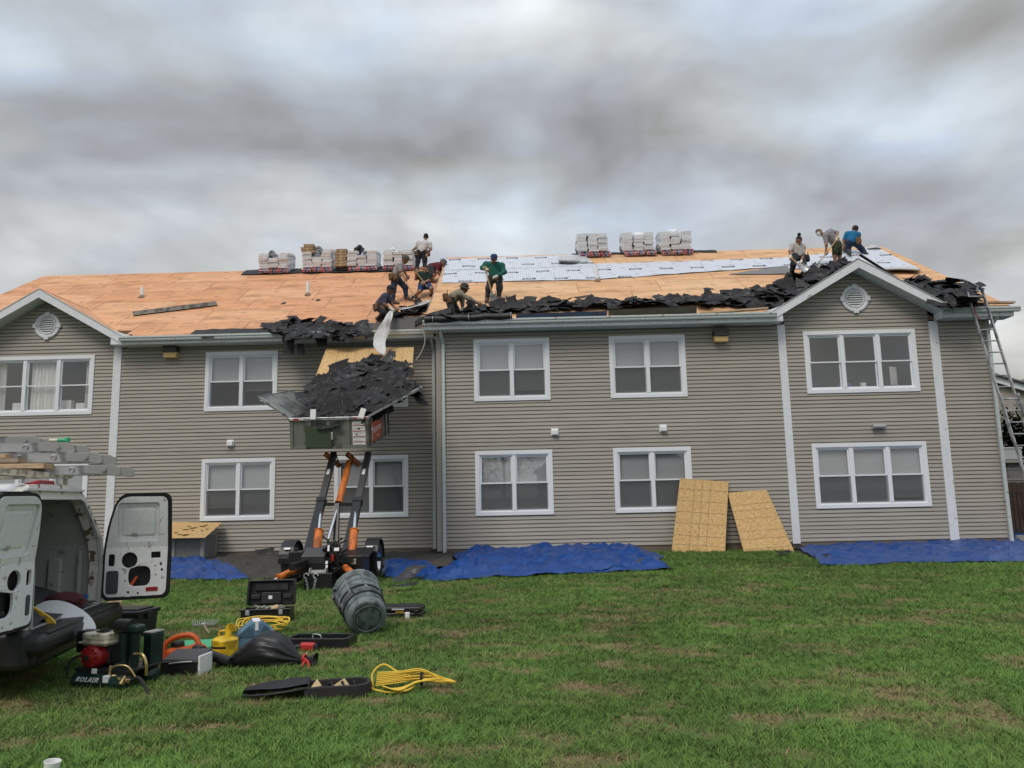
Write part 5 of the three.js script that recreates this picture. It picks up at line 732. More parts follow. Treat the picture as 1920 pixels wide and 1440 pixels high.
  cylr(P(655, 866, 3.4), P(635, 944, 4.2), P(615, 1012, 5.0), 0.07, 'lift_cylinder'); cylr(P(594, 1032, 5.3), P(598, 996, 4.9), P(602, 955, 4.4), 0.08, 'lift_cylinder'); cylr(P(660, 1036, 5.3), P(664, 995, 4.9), P(667, 955, 4.4), 0.08, 'lift_cylinder');
  new B().bar(P(610, 851, 3.3), P(637, 874, 3.0), 0.09, 0.09).mesh('tilt_arm', M.orange, t); new B().bar(P(651, 851, 3.3), P(674, 872, 3.0), 0.09, 0.09).mesh('tilt_arm', M.orange, t);
  for (const s of [0, 1]) new B().tube([P(630 + s * 30, 852, 3.3), P(636 + s * 24, 868, 3.5), P(646 + s * 6, 878, 3.4), P(652, 870, 3.3)], 0.014, 16, 5).mesh('hose', M.rubber, t);
  // bed
  const F = 3.9, Bk = 1.45, a = P(545, 843, F), b = P(693, 785, F), w = b.x - a.x, h = b.y - a.y, cx = (a.x + b.x) / 2, y0 = a.y, bed = sub(t, 'debris_bed', [cx, y0, F - O.z], [0.2, 0, 0]), D = F - Bk, hw = w / 2;
  const pan = (name, m, f) => f(new B()).mesh(name, m, bed);
  pan('front_wall', M.bedMetal, (q) => { q.box(w, h, 0.03, 0, h / 2, -0.015); for (const x of [-0.99, -0.5, -0.02, 0.5, 0.99]) q.box(0.06, h - 0.03, 0.03, x * (hw - 0.03), h / 2 - 0.01, 0.014); return q.box(w, 0.05, 0.045, 0, 0.025, 0.02); });
  pan('top_rail', M.alu, (q) => q.rbox(w + 0.03, 0.07, 0.08, 0.012, 0, h + 0.02, 0.01).bar([hw, h + 0.02, 0], [hw, h + 0.02, -D], 0.06, 0.06).bar([-hw, h + 0.02, 0], [-hw, h + 0.02, -D], 0.06, 0.06)); pan('floor', M.bedMetal, (q) => q.box(w - 0.02, 0.04, D, 0, 0.03, -D / 2));
  for (const s of [-1, 1]) { pan('side_wall', M.bedMetal, (q) => { q.box(0.03, h, D, s * (hw - 0.016), h / 2, -D / 2 - 0.02); for (let k = 0; k < 6; k++) q.box(0.03, h - 0.06, 0.05, s * (hw + 0.013), h / 2, -0.1 - k * (D - 0.2) / 5); return q; }); }
  const wing = (s, out, up) => { const g = new B(), q = [V(s * hw, h + 0.05, -0.02), V(s * (hw + out), h + up, -0.05), V(s * (hw + out * 0.92), h + up, -D + 0.1), V(s * hw, h + 0.05, -D)]; const sh = grid(1, 1, (u, v) => q[0].clone().lerp(q[1], u).lerp(q[3].clone().lerp(q[2], u), v)); g.add(slabify(sh, 0.02)); g.mesh('side_wing', M.bedMetal, bed); const r = new B(); r.bar(q[0], q[1], 0.05, 0.05).bar(q[1], q[2], 0.05, 0.05).bar(q[0], q[3], 0.04, 0.04); r.mesh('wing_rail', M.alu, bed); const hp = q[0].clone().lerp(q[1], 0.85).add(V(0, -0.05, 0.03)); new B().tor(0.05, 0.01, TM(hp.x, hp.y, hp.z, 0, 0, s * 0.6, 1.3, 0.8, 1), 14, 5, Math.PI).mesh('wing_handle', M.galv, bed); };
  wing(-1, 0.66, 0.5); wing(1, 0.92, 0.52);
  // door, stickers, sign
  new B().ext([[-0.27, 0], [0.27, 0], [0.27, 0.47], [0.18, 0.47], [0.13, 0.43], [-0.13, 0.43], [-0.18, 0.47], [-0.27, 0.47]], 0.03, TM(-hw + 0.62, 0.04, 0.03), 0.006).mesh('door', M.greenMetal, bed); new B().rbox(0.05, 0.16, 0.05, 0.01, -hw + 0.91, 0.28, 0.05).mesh('door_latch', M.galv, bed);
  const stick = canvasTex(256, 384, (g, W, H) => { g.fillStyle = '#e8e8e6'; g.fillRect(0, 0, W, H); g.fillStyle = '#a5332a'; for (const y of [60, 150, 245, 330]) g.fillRect(8, y, W - 16, 14); g.fillStyle = '#555'; for (let k = 0; k < 22; k++) if (k % 4) g.fillRect(20, 14 + k * 17, 120 + ((k * 53) % 90), 5); g.fillStyle = '#222'; g.fillRect(100, 105, 40, 24); g.fillRect(60, 200, 30, 26); });
  new B(true).box(0.29, 0.5, 0.006, hw - 0.2, 0.32, 0.012).mesh('warning_sticker', mat(0xffffff, 0.6, { map: stick }), bed);
  for (const x of [-1, 1]) new B().box(0.28, 0.035, 0.006, x * (hw - 0.17), h + 0.022, 0.053).mesh('red_white_strip', mat(0xffffff, 0.5, { map: canvasTex(128, 16, (g) => { g.fillStyle = '#e6dede'; g.fillRect(0, 0, 128, 16); g.fillStyle = '#b53a38'; for (let k = 0; k < 4; k++) g.fillRect(k * 32, 0, 16, 16); }) }), bed);
  const sign = canvasTex(512, 256, (g, W, H) => { g.fillStyle = '#b5481c'; g.fillRect(0, 0, W, H); g.fillStyle = '#f0e8e0'; g.font = 'bold 82px sans-serif'; g.fillText('EQUIPTER', 78, 150); g.font = 'bold 34px sans-serif'; g.fillText('.COM', 250, 215); g.beginPath(); g.moveTo(40, 40); g.lineTo(74, 110); g.lineTo(50, 110); g.lineTo(50, 220); g.lineTo(30, 220); g.lineTo(30, 110); g.lineTo(6, 110); g.fill(); });
  { const o = addMesh('orange_sign', new THREE.PlaneGeometry(1.25, 0.46), mat(0xffffff, 0.55, { map: sign, side: THREE.DoubleSide }), bed); o.position.set(hw + 0.034, h * 0.52, -0.72); o.rotation.y = Math.PI / 2; }
  for (const [x, z] of [[-hw + 0.62, 0.05], [hw - 0.12, 0.05]]) new B().rbox(0.12, 0.22, 0.02, 0.008, x - (x < 0 ? 0.1 : 0), h + 0.12, z, -0.3, 0, x < 0 ? 0 : -0.3).mesh('white_bracket', M.white, bed);
}
{                                                            // the load of torn shingles heaped in the bed
  const bot = [[592, 775], [612, 776], [650, 777], [700, 775], [728, 764]], mid = [[580, 742], [608, 739], [650, 740], [705, 744], [750, 748]], up = [[592, 716], [618, 707], [660, 702], [712, 702], [766, 710]], topE = [[615, 702], [650, 688], [688, 674], [730, 670], [772, 682]];
  const rows = [bot, mid, up, topE], zs = [3.85, 3.1, 2.3, 1.5], c = atZ(660, 735, 2.7), t = thing('shingle_debris_pile', 'big heap of torn black shingles filling the raised trailer bed', 'debris pile', c.toArray()), rd = rng(73);
  const at = (u, v, f = 1) => { const k = v * 3, i = Math.min(2, Math.floor(k)), w = k - i, a = edge(rows[i], u), b = edge(rows[i + 1], u); return atZ(lerp(a[0], b[0], w), lerp(a[1], b[1], w) + (1 - f) * 14, lerp(zs[i], zs[i + 1], w)); };
  const core = grid(36, 24, (u, v) => at(0.03 + 0.94 * u, v * 0.95, 0.3 + 0.5 * vnoise(u * 9, v * 9, 91)).sub(c)); addMesh('loose_fragments', core, M.scrapB, t).userData.kind = 'stuff';
  const q0 = new THREE.Quaternion().setFromEuler(new THREE.Euler(0.75, 0, 0));
  for (let k = 0; k < 190; k++) { const u = rp(), v = rp(); scrapAt(t, at(u, v, 0.3 + 0.6 * rp()), q0, 0.5, k % 3 ? 0.7 : 1.05, 0.02); }
  for (let k = 0; k < 4; k++) { const p = atZ(765 + rd() * 22, 728 + rd() * 24, 2.6), o = scrapAt(t, p, new THREE.Quaternion().setFromEuler(new THREE.Euler(0.6, 0, -0.9)), 0.5, 0.85); void o; }
}
// ---------- blue tarps and felt on the ground ----------
function groundSheet(q, nu, nv, amp, f, seed, z3 = 0) {      // a sheet laid on the ground between four places tl, tr, br, bl, with folds
  const P = q.map(([x, y, h = 0.05]) => { const p = atY(x, y, h); return p; }); void z3;
  return grid(nu, nv, (u, v) => {
    const p = P[3].clone().lerp(P[2], u).lerp(P[0].clone().lerp(P[1], u), v), rg = (vnoise(u * 13, seed, 5) - 0.5) * 0.4;
    if (v < 0.02 || v > 0.98) p.z += rg; if (u < 0.02 || u > 0.98) p.x += (vnoise(v * 6, seed, 6) - 0.5) * 0.4;
    const w = fbm(p.x * 0.8, p.z * 0.8, seed + 30, 2) * 2, cr = 1 - Math.abs(2 * fbm(p.x * 1.3, p.z * 1.9, seed + 60, 3) - 1), e = Math.min(u, 1 - u, v, 1 - v) * 9;
    const fold = Math.abs(Math.sin((p.x * 1.1 + p.z * 2.3 + w * 3) * f)) ** 3 + 0.9 * Math.abs(Math.sin((p.x * 2.6 - p.z * 1.2 + w * 4) * f * 0.7)) ** 5;
    p.y = gy(p.x, p.z) + 0.02 + amp * (0.35 * fold + 0.5 * fbm(p.x * 1.3, p.z * 1.6, seed, 3) + 1.0 * cr ** 4) * Math.min(1, 0.25 + e) + 0.015 * vnoise(p.x * 14, p.z * 14, seed);
    return p;
  });
}
{
  const tarp = (q, nu, nv, amp, seed, label, m = M.tarp, name = 'tarp', cat = 'tarp') => tag(addMesh(numbered(name), slabify(groundSheet(q, nu, nv, amp, 1.6, seed), 0.004), m, scene), label, cat);
  tarp([[870, 1044], [1200, 1034], [1266, 1067], [792, 1089]], 170, 50, 0.15, 11, 'large crumpled blue tarp on the grass under the right wing windows');
  tarp([[718, 1058], [800, 1056], [830, 1082], [716, 1084]], 40, 16, 0.13, 23, 'crumpled blue tarp end between the trailer wheel and the large tarp');
  tarp([[1495, 1026], [1925, 1003], [1935, 1052], [1530, 1059]], 170, 44, 0.09, 31, 'long blue tarp along the wall below the right gable window');
  tarp([[296, 1056], [410, 1060], [474, 1084], [292, 1086]], 60, 18, 0.11, 41, 'blue tarp in front of the air conditioner left of the trailer');
  tarp([[380, 1044], [560, 1044], [565, 1086], [420, 1084]], 90, 26, 0.075, 51, 'brown-black felt strewn along the wall left of the trailer', M.brownFelt, 'felt_sheet', 'felt');
  tarp([[712, 1042], [850, 1042], [860, 1066], [716, 1064]], 60, 16, 0.07, 61, 'dark felt strewn along the wall by the two downspouts', M.brownFelt, 'felt_sheet', 'felt');
  const sc = (px, py, s, ry, rz, label, m = M.scrapC) => { const p = atY(px, py, 0.12), o = addMesh(numbered('shingle_scrap'), SCRAP[Math.floor(rp() * 14)], m, scene); o.position.copy(p); o.position.y = Math.max(0.04, p.y) + Math.abs(Math.sin(rz)) * 0.15 * s; o.rotation.set(rz, ry, 0); o.scale.setScalar(s); tag(o, label, 'shingle scrap'); };
  sc(500, 1046, 0.8, 0.3, 1.3, 'dark shingle scrap standing upright against the wall left of the trailer'); sc(768, 1080, 0.9, 1.1, 0.4, 'grey shingle scrap tilted at the left end of the large blue tarp'); sc(756, 1098, 0.6, 0.3, 0.1, 'flat dark shingle scrap in the grass right of the trailer wheel', M.scrapB); sc(1205, 1055, 0.9, 0.8, 0.15, 'brown strip scrap lying across the right end of the large tarp', M.brownFelt); sc(880, 1058, 0.8, 0.6, 0.12, 'dark scrap on the left part of the large blue tarp', M.scrapB); sc(1075, 1053, 0.35, 0, 0.1, 'tiny dark scrap in the middle of the large blue tarp', M.scrapB); sc(1330, 1062, 0.3, 0, 0.1, 'small grey scrap in the grass before the leaning plywood sheets'); sc(1468, 1040, 0.9, 0.2, 0.3, 'black scrap at the foot of the slanting plywood sheet', M.scrapB); sc(1495, 1028, 0.9, 0.5, 0.25, 'black scrap by the white corner board at the right tarp', M.scrapB); sc(820, 1040, 0.9, 0.9, 0.5, 'dark scrap under the downspouts at the wall step', M.scrapB); sc(1555, 1044, 0.5, 1.9, 0.2, 'small dark scrap on the long right tarp', M.scrapB); sc(440, 1062, 0.8, 0.2, 0.2, 'brown scrap on the felt before the air conditioner', M.brownFelt); sc(540, 1052, 1.0, 0.6, 0.15, 'dark scrap on the felt beside the trailer battery box');
}
// ---------- white van with its rear doors open ----------
const rrect = (x0, y0, x1, y1, r, P = THREE.Shape) => { const s = new P(); s.moveTo(x0 + r, y0); s.lineTo(x1 - r, y0); s.quadraticCurveTo(x1, y0, x1, y0 + r); s.lineTo(x1, y1 - r); s.quadraticCurveTo(x1, y1, x1 - r, y1); s.lineTo(x0 + r, y1); s.quadraticCurveTo(x0, y1, x0, y1 - r); s.lineTo(x0, y0 + r); s.quadraticCurveTo(x0, y0, x0 + r, y0); return s; };
{
  const VA = R(11), van = thing('cargo_van', 'white cargo van with both rear doors open and ladders on its rack', 'van', [-4.38 + 0.95 * Math.sin(VA), 0, 12.1 + 0.95 * Math.cos(VA)]);
  van.rotation.y = VA;
  const half = [[0.93, 0.4], [0.96, 0.62], [0.965, 0.95], [0.935, 1.2], [0.86, 1.42], [0.745, 1.63], [0.68, 1.7], [0.48, 1.75], [0, 1.775]];
  const outline = (k, dy = 0) => { const p = [...half.map(([a, b]) => [a * k, b + dy]), ...half.slice(0, -1).reverse().map(([a, b]) => [-a * k, b + dy])]; return p; };
  const shape = (k, dy, hole) => { const s = new THREE.Shape(outline(k, dy).map(([a, b]) => new THREE.Vector2(a, b))); if (hole) s.holes.push(hole); return s; };
  const path = (pts) => new THREE.Path(pts.map(([a, b]) => new THREE.Vector2(a, b)));
  const toX = (x) => TM(x, 0, 0, 0, -Math.PI / 2, 0);          // shape x -> local z, extruded towards -x
  const inner = outline(0.955, 0).map(([a, b]) => [a, Math.min(b, 1.99) * 0.975 + 0.012]);
  const rake = (b) => { for (const g of b.g) { const p = g.attributes.position; for (let i = 0; i < p.count; i++) p.setX(i, p.getX(i) - 0.28 * Math.max(0, p.getY(i) - 1.12)); g.computeVertexNormals(); } return b; };
  rake(new B().ext(shape(1, 0, path(inner)), 3.4, toX(-0.1))).mesh('body', M.vanWhite, van);
  const opn = [[-0.8, 0.57], [0.8, 0.57], [0.815, 0.95], [0.785, 1.2], [0.71, 1.42], [0.62, 1.585], [0.54, 1.62], [-0.54, 1.62], [-0.62, 1.585], [-0.71, 1.42], [-0.785, 1.2], [-0.815, 0.95]];
  rake(new B().ext(shape(0.995, -0.002, path(opn)), 0.1, toX(0.0))).mesh('door_frame', M.vanRust, van);
  rake(new B().ext(shape(0.95, -0.015, path(outline(0.925, -0.045))), 3.0, toX(-0.105))).mesh('inner_wall', M.vanInside, van);
  const dsh = path(opn.map(([a, b]) => [a * 0.985, 0.012 + b * 0.992])); const sh2 = new THREE.Shape(opn.map(([a, b]) => new THREE.Vector2(a * 1.012, b * 1.006 - 0.005))); sh2.holes.push(dsh); rake(new B().ext(sh2, 0.03, toX(0.022))).mesh('door_seal', M.vanInside, van);
  new B().box(3.1, 0.05, 1.72, -1.62, 0.545, 0).mesh('floor', M.vanInside, van); new B().box(0.04, 1.2, 1.7, -2.9, 1.12, 0).mesh('bulkhead', M.vanInside, van);
  for (const s of [-1, 1]) {                                    // pressed ribs and window blanks of the side walls
    const w = (p, x0, y0, x1, y1, r, t, z) => p.ext((() => { const q = rrect(x0, y0, x1, y1, r); q.holes.push(rrect(x0 + t, y0 + t, x1 - t, y1 - t, r * 0.7, THREE.Path)); return q; })(), 0.02, TM(0, 0, s * z, s < 0 ? 0.22 : -0.22, 0, 0));
    const b = new B(); w(b, -0.85, 1.12, -0.22, 1.6, 0.08, 0.05, s < 0 ? 1.14 : 1.12); b.mesh('window_blank_rim', M.vanInside, van);
    const q = new B(); for (const x of [-0.45, -0.8, -1.5]) q.rbox(0.13, 0.42, 0.05, 0.02, x, 0.82, s * 0.885); q.box(0.04, 0.5, 0.06, -0.2, 0.85, s * 0.87).mesh('wall_rib', M.vanInside, van);
  }
  new B().rbox(0.13, 0.04, 0.34, 0.012, -0.24, 1.762, 0.16, 0, 0, 0.25).mesh('roof_lamp', M.redLens, van);
  new B().bar([-0.16, 1.708, -0.66], [-0.16, 1.708, 0.66], 0.05, 0.02).mesh('roof_drip', M.vanWhite, van);
  const bum = new B(); bum.rbox(0.22, 0.17, 2.0, 0.07, 0.1, 0.47, 0.03).rbox(0.24, 0.04, 1.8, 0.02, 0.07, 0.55, 0).rbox(0.2, 0.14, 1.8, 0.05, 0.0, 0.34, 0).rbox(0.9, 0.3, 0.12, 0.05, -0.36, 0.44, 0.98); bum.mesh('bumper', M.blackPlastic, van);
  for (const s of [-1, 1]) { const w = sub(van, 'wheel', [-1.15, 0.33, s * 0.8], [Math.PI / 2, 0, 0]); new B().lathe([[0.18, -0.1], [0.31, -0.11], [0.335, -0.07], [0.335, 0.07], [0.31, 0.11], [0.18, 0.1]], undefined, 28).mesh('tyre', M.rubber, w); new B().lathe([[0, 0.04 * s], [0.1, 0.05 * s], [0.18, 0.09 * s]], undefined, 24).mesh('rim', M.greySteel, w); }
  const dk = new B(); dk.box(2.6, 0.1, 1.7, -1.7, 0.42, 0).cyl([0.05, 0.3, -0.5], [-1.5, 0.3, -0.5], 0.04); dk.mesh('underbody', M.dark, van);
  // doors: outer skin, weather strip, inner panel with its openings
  const bend = (g) => { const p = g.attributes.position; for (let i = 0; i < p.count; i++) { const y = p.getY(i), k = Math.max(0, y - 1.12); p.setZ(i, p.getZ(i) + k * 0.2); } g.computeVertexNormals(); return g; };
  const dens = (g) => g;
  const door = (hx, hz, ang, mir, name, label) => {
    const d = sub(van, 'rear_door', [hx, 0, hz], [0, ang, 0]); d.userData.label = label; if (mir > 0) d.scale.x = 0.8; void name;
    const X = (s) => s * mir;
    const outl = (e) => [[0.0 - e, 0.6 - e], [0.78 + e, 0.6 - e], [0.785 + e, 1.1], [0.775 + e, 1.66 + e], [0.23 - e, 1.665 + e], [0.13 - e, 1.58], [0.05 - e, 1.35], [0.0 - e, 1.1]].map(([a, b]) => [X(a), b]);
    const rounded = (pts, r) => { const s = new THREE.Shape(), n = pts.length; for (let i = 0; i < n; i++) { const p = new THREE.Vector2(...pts[i]), a = new THREE.Vector2(...pts[(i + n - 1) % n]), b = new THREE.Vector2(...pts[(i + 1) % n]), u = p.clone().lerp(a, Math.min(0.45, r / p.distanceTo(a))), v = p.clone().lerp(b, Math.min(0.45, r / p.distanceTo(b))); if (i) s.lineTo(u.x, u.y); else s.moveTo(u.x, u.y); s.quadraticCurveTo(p.x, p.y, v.x, v.y); } s.closePath(); return s; };
    const split = (shape, depth, z, bevel = 0) => { const g = new THREE.ExtrudeGeometry(shape, { depth, bevelEnabled: bevel > 0, bevelSize: bevel, bevelThickness: bevel, bevelSegments: 2, curveSegments: 8 }); g.translate(0, 0, z); return tess(g); };
    const tess = (g) => { let q = g.toNonIndexed ? (g.index ? g.toNonIndexed() : g) : g; for (let it = 0; it < 3; it++) { const a = q.attributes.position.array, out = []; for (let i = 0; i < a.length; i += 9) { const y = [a[i + 1], a[i + 4], a[i + 7]], lo = Math.min(...y), hi = Math.max(...y), v = [[a[i], a[i + 1], a[i + 2]], [a[i + 3], a[i + 4], a[i + 5]], [a[i + 6], a[i + 7], a[i + 8]]]; if (lo < 1.119 && hi > 1.121) { const up = v.map((p) => p[1] > 1.12), odd = up.filter(Boolean).length === 1 ? up.indexOf(true) : up.indexOf(false), p = v[odd], q1 = v[(odd + 1) % 3], q2 = v[(odd + 2) % 3], cut = (m, n) => { const t = clamp((1.12 - m[1]) / (n[1] - m[1])); return [0, 1, 2].map((k) => lerp(m[k], n[k], t)); }, c1 = cut(p, q1), c2 = cut(p, q2); out.push(...p, ...c1, ...c2, ...c1, ...q1, ...q2, ...c1, ...q2, ...c2); } else out.push(...v[0], ...v[1], ...v[2]); } q = new THREE.BufferGeometry(); q.setAttribute('position', new THREE.Float32BufferAttribute(out, 3)); } return q; };
    const part = (nm, g, m) => new B().add(bend(dens(g))).mesh(nm, m, d);
    part('outer_skin', split(rounded(outl(0.012), 0.09), 0.015, -0.085), M.vanWhite); part('edge', split(rounded(outl(0.014), 0.09), 0.03, -0.068), M.seal); part('weather_strip', (() => { const s = rounded(outl(0.004), 0.09); s.holes.push(new THREE.Path(rounded(outl(-0.03), 0.07).getPoints(6))); return split(s, 0.05, -0.04); })(), M.seal);
    const s = rounded(outl(-0.028), 0.075), H = (a, b, c, e, r) => s.holes.push(rrect(Math.min(X(a), X(c)), b, Math.max(X(a), X(c)), e, r, THREE.Path)), C = (a, b, r, k = 1) => { const p = new THREE.Path(); p.absellipse(X(a), b, r * k, r, 0, 6.2831, false); s.holes.push(p); };
    H(0.16, 1.18, 0.66, 1.58, 0.05); H(0.06, 0.93, 0.14, 1.06, 0.03); C(0.31, 0.99, 0.085, 1.15); H(0.3, 0.72, 0.57, 0.93, 0.09); H(0.56, 1.0, 0.68, 1.07, 0.01);
    for (const [a, b, r] of [[0.24, 0.9, 0.013], [0.265, 0.78, 0.013], [0.62, 0.92, 0.012], [0.63, 0.83, 0.012], [0.7, 0.88, 0.018], [0.31, 0.665, 0.018], [0.48, 1.12, 0.009]]) C(a, b, r); H(0.41, 0.635, 0.44, 0.665, 0.003); H(0.67, 0.92, 0.7, 0.96, 0.003); H(0.49, 0.625, 0.55, 0.634, 0.002); H(0.28, 0.622, 0.34, 0.63, 0.002);
    part('inner_panel', split(s, 0.018, 0.0, 0.004), M.vanWhite);
    const ins = rrect(Math.min(X(0.14), X(0.68)), 1.16, Math.max(X(0.14), X(0.68)), 1.6, 0.06), fr = rrect(Math.min(X(0.2), X(0.62)), 1.22, Math.max(X(0.2), X(0.62)), 1.54, 0.04), fr2 = rrect(Math.min(X(0.23), X(0.59)), 1.25, Math.max(X(0.23), X(0.59)), 1.51, 0.035); part('recess_plate', split(ins, 0.008, -0.014), M.vanWhite); part('recess_step', (() => { const k = rrect(Math.min(X(0.17), X(0.65)), 1.19, Math.max(X(0.17), X(0.65)), 1.57, 0.05); k.holes.push(new THREE.Path(fr.getPoints(6))); return split(k, 0.008, -0.008); })(), M.vanWhite); part('window_blank', split(fr2, 0.01, -0.009, 0.003), M.vanWhite);
    if (mir > 0) { part('pocket_pad', split(rrect(X(0.05), 0.66, X(0.19), 0.89, 0.03), 0.012, 0.018), M.coolGrey); part('reflector', split(rrect(X(0.52), 0.67, X(0.66), 0.71, 0.008), 0.008, 0.019), M.redPaint); new B().bar([0.34, 0.74, -0.02], [0.4, 0.82, -0.02], 0.04, 0.03).mesh('orange_grip', M.orangePlastic, d); }
    else { const c = new B(); for (let k = 0; k < 4; k++) c.sph(X(0.36 + k * 0.06), 0.745, -0.035, 0.04, 1.3, 0.7, 0.5); c.mesh('stowed_cable', M.dark, d); part('tall_slot', split(rrect(X(0.13), 0.7, X(0.07), 0.86, 0.025), 0.006, 0.0195), M.coolGrey); }
    for (const y of [0.72, 1.02]) new B().rbox(0.07, 0.08, 0.07, 0.01, X(-0.03), y, -0.05).mesh('hinge', M.vanWhite, d);
  };
  // local door frame: x from the hinge to the free edge, z out of the inner face
  const open = (wx, wz) => Math.atan2(-wz, wx) - VA;
  door(0.02, -0.84, open(Math.cos(R(-18)), Math.sin(R(-18))), 1, 'right', 'right rear door swung open with dark pocket pad and red reflector');
  door(0.02, 0.84, open(-Math.sin(R(5)), -Math.cos(R(5))), -1, 'left', 'left rear door folded back towards the photographer');
  // rack
  const rk = new B(); for (const x of [-0.35, -1.9]) { rk.bar([x, 1.86, -0.8], [x, 1.86, 0.8], 0.045, 0.045); for (const z of [-0.74, 0.74]) rk.bar([x, 1.68, z], [x, 1.88, z], 0.04, 0.04, V(1, 0, 0)); } rk.bar([-0.3, 1.86, -0.77], [-3.2, 1.86, -0.77], 0.04, 0.04).bar([-0.3, 1.86, 0.77], [-3.2, 1.86, 0.77], 0.04, 0.04); rk.mesh('roof_rack', M.cream, van);
  const n = V(Math.cos(VA), 0, -Math.sin(VA)), tz = V(Math.sin(VA), 0, Math.cos(VA));
  const aluTube = M.alu.clone(); aluTube.side = THREE.DoubleSide;
  const lad = (px, py, zz, wd, label, holesR, ext, hgt) => {      // a ladder lying flat, rails seen from the side
    const e = atZ(px, py, zz).addScaledVector(n, -0.17), t = tag(new THREE.Group(), label, 'ladder'); t.name = numbered('roof_ladder'); t.position.copy(e); t.rotation.y = VA; scene.add(t);
    const rail = new B(), q = new B(); for (const z of [0, -wd]) rail.box(3.6, hgt, 0.028, -1.8 - (ext ?? 0), 0, z).box(3.6, 0.008, 0.04, -1.8 - (ext ?? 0), hgt / 2, z - 0.005).box(3.6, 0.008, 0.04, -1.8 - (ext ?? 0), -hgt / 2, z - 0.005); 
    new B().box(3.6, hgt, 0.028, -1.8, 0, 0).box(3.6, 0.008, 0.042, -1.8, hgt / 2, -0.004).box(3.6, 0.008, 0.042, -1.8, -hgt / 2, -0.004).mesh('rail', M.alu, t); new B().box(3.6, hgt, 0.028, -1.8, 0, -wd).mesh('rail', M.alu, t); void rail; void q;
    for (let k = 0; k < holesR; k++) { const x = -0.32 - k * 0.305; new B().add(new THREE.CylinderGeometry(0.022, 0.022, wd + 0.012, 14, 1, true), TM(x, 0, 0.02 - wd / 2, Math.PI / 2, 0, 0)).mesh('rung', aluTube, t); new B().tor(0.025, 0.006, TM(x, 0, 0.016), 16, 5).mesh('rung_collar', M.alu, t); }
    for (const z of [0.01, -wd - 0.01]) new B().ext([[-0.16, 0.04], [0.08, 0.042], [0.14, 0.015], [0.15, -0.05], [0.12, -0.062], [0.02, -0.045], [-0.16, -0.035]], 0.02, TM(-0.02 - (z < 0 ? -0.0 : 0), 0, z), 0.004).cyl([-0.02, 0.0, z - 0.02], [-0.02, 0, z + 0.04], 0.022).mesh('ladder_foot', M.greySteel, t);
    return t;
  };
  lad(236, 880, 12.6, 0.42, 'lowest aluminium ladder on the van rack, reaching farthest right', 11, 0, 0.082); lad(202, 857, 12.6, 0.4, 'middle aluminium ladder on the van rack', 11, 0, 0.085); lad(150, 838, 12.6, 0.4, 'upper aluminium ladder with black toothed feet on the van rack', 11, 0, 0.08); lad(88, 826, 12.5, 0.38, 'topmost aluminium ladder section at the left edge of the rack', 11, 0, 0.06);
  { const p = atZ(105, 826, 12.5); new B().cyl(p.clone().addScaledVector(n, -0.06), p.clone().addScaledVector(n, 0.07), 0.02, 0.02, 14).cyl(p.clone().addScaledVector(n, 0.07), p.clone().addScaledVector(n, 0.1), 0.012).top('spray_can', M.cream, 'small white spray can lying on the ladders above the van', 'can'); const q = atZ(127, 824.5, 12.5); new B().rbox(0.035, 0.05, 0.05, 0.01, q.x, q.y, q.z).cyl([q.x - 0.1, q.y - 0.005, q.z], [q.x, q.y - 0.005, q.z], 0.02).top('plastic_bottle', M.green, 'clear bottle with green cap lying on the ladders', 'bottle'); }
  const plank = (px, py, zz, h, wd, label, m = M.oldWood) => { const e = atZ(px, py, zz); new B().bar(e, e.clone().addScaledVector(n, -2.6), wd, h).top('rack_plank', m, label, 'plank'); };
  plank(92, 874, 12.85, 0.045, 0.25, 'long brown plank on the van rack, its end nearest the ladders', M.wood); plank(42, 864, 12.9, 0.04, 0.2, 'short weathered plank on top of the rack planks'); plank(16, 856, 12.9, 0.035, 0.14, 'topmost split wooden board at the left edge of the rack', M.wood); plank(68, 884, 12.85, 0.04, 0.22, 'grey weathered plank under the brown one on the rack');
  // things lying in the load space and on the bumper
  { const c = van.position, g = grid(30, 18, (u, v) => { const x = lerp(0.02, -1.5, v), z = lerp(-0.75, 0.75, u); return V(x, 0.575 + 0.32 * sstep(0, 0.7, v) * (0.35 + fbm(u * 3.2, v * 3.2, 401, 4)) + 0.06 * vnoise(u * 11, v * 9, 402), z); }); const o = tag(addMesh('dark_canvas', g, mat(L(0.05, 0.052, 0.056), 0.8, { map: rep(T.cloth, 0.3), side: THREE.DoubleSide }), scene), 'dark canvas heaped over the floor inside the van', 'canvas'); o.position.copy(c); o.rotation.y = VA; }
  { const p = atZ(118, 1128, 12.75), g = new THREE.IcosahedronGeometry(0.14, 3).toNonIndexed(), q = g.attributes.position; for (let i = 0; i < q.count; i++) { const f = 0.7 + 0.6 * vnoise(q.getX(i) * 18, q.getY(i) * 18 + q.getZ(i) * 13, 77); q.setXYZ(i, q.getX(i) * f * 1.3, q.getY(i) * f * 0.6, q.getZ(i) * f); } g.computeVertexNormals(); tag(Object.assign(addMesh(numbered('red_cloth'), g, mat(L(0.07, 0.012, 0.014), 0.9), scene)), 'dark red cloth on the van floor by the bumper', 'cloth').position.copy(p); }
  { const p = atZ(153, 1124, 12.35); new B().lathe([[0, 0], [0.05, 0], [0.062, 0.07], [0.055, 0.07], [0.045, 0.01]], TM(p.x, p.y - 0.03, p.z)).top('blue_tub', mat(L(0.02, 0.16, 0.4), 0.4), 'small blue tub on the right of the van floor', 'tub'); }
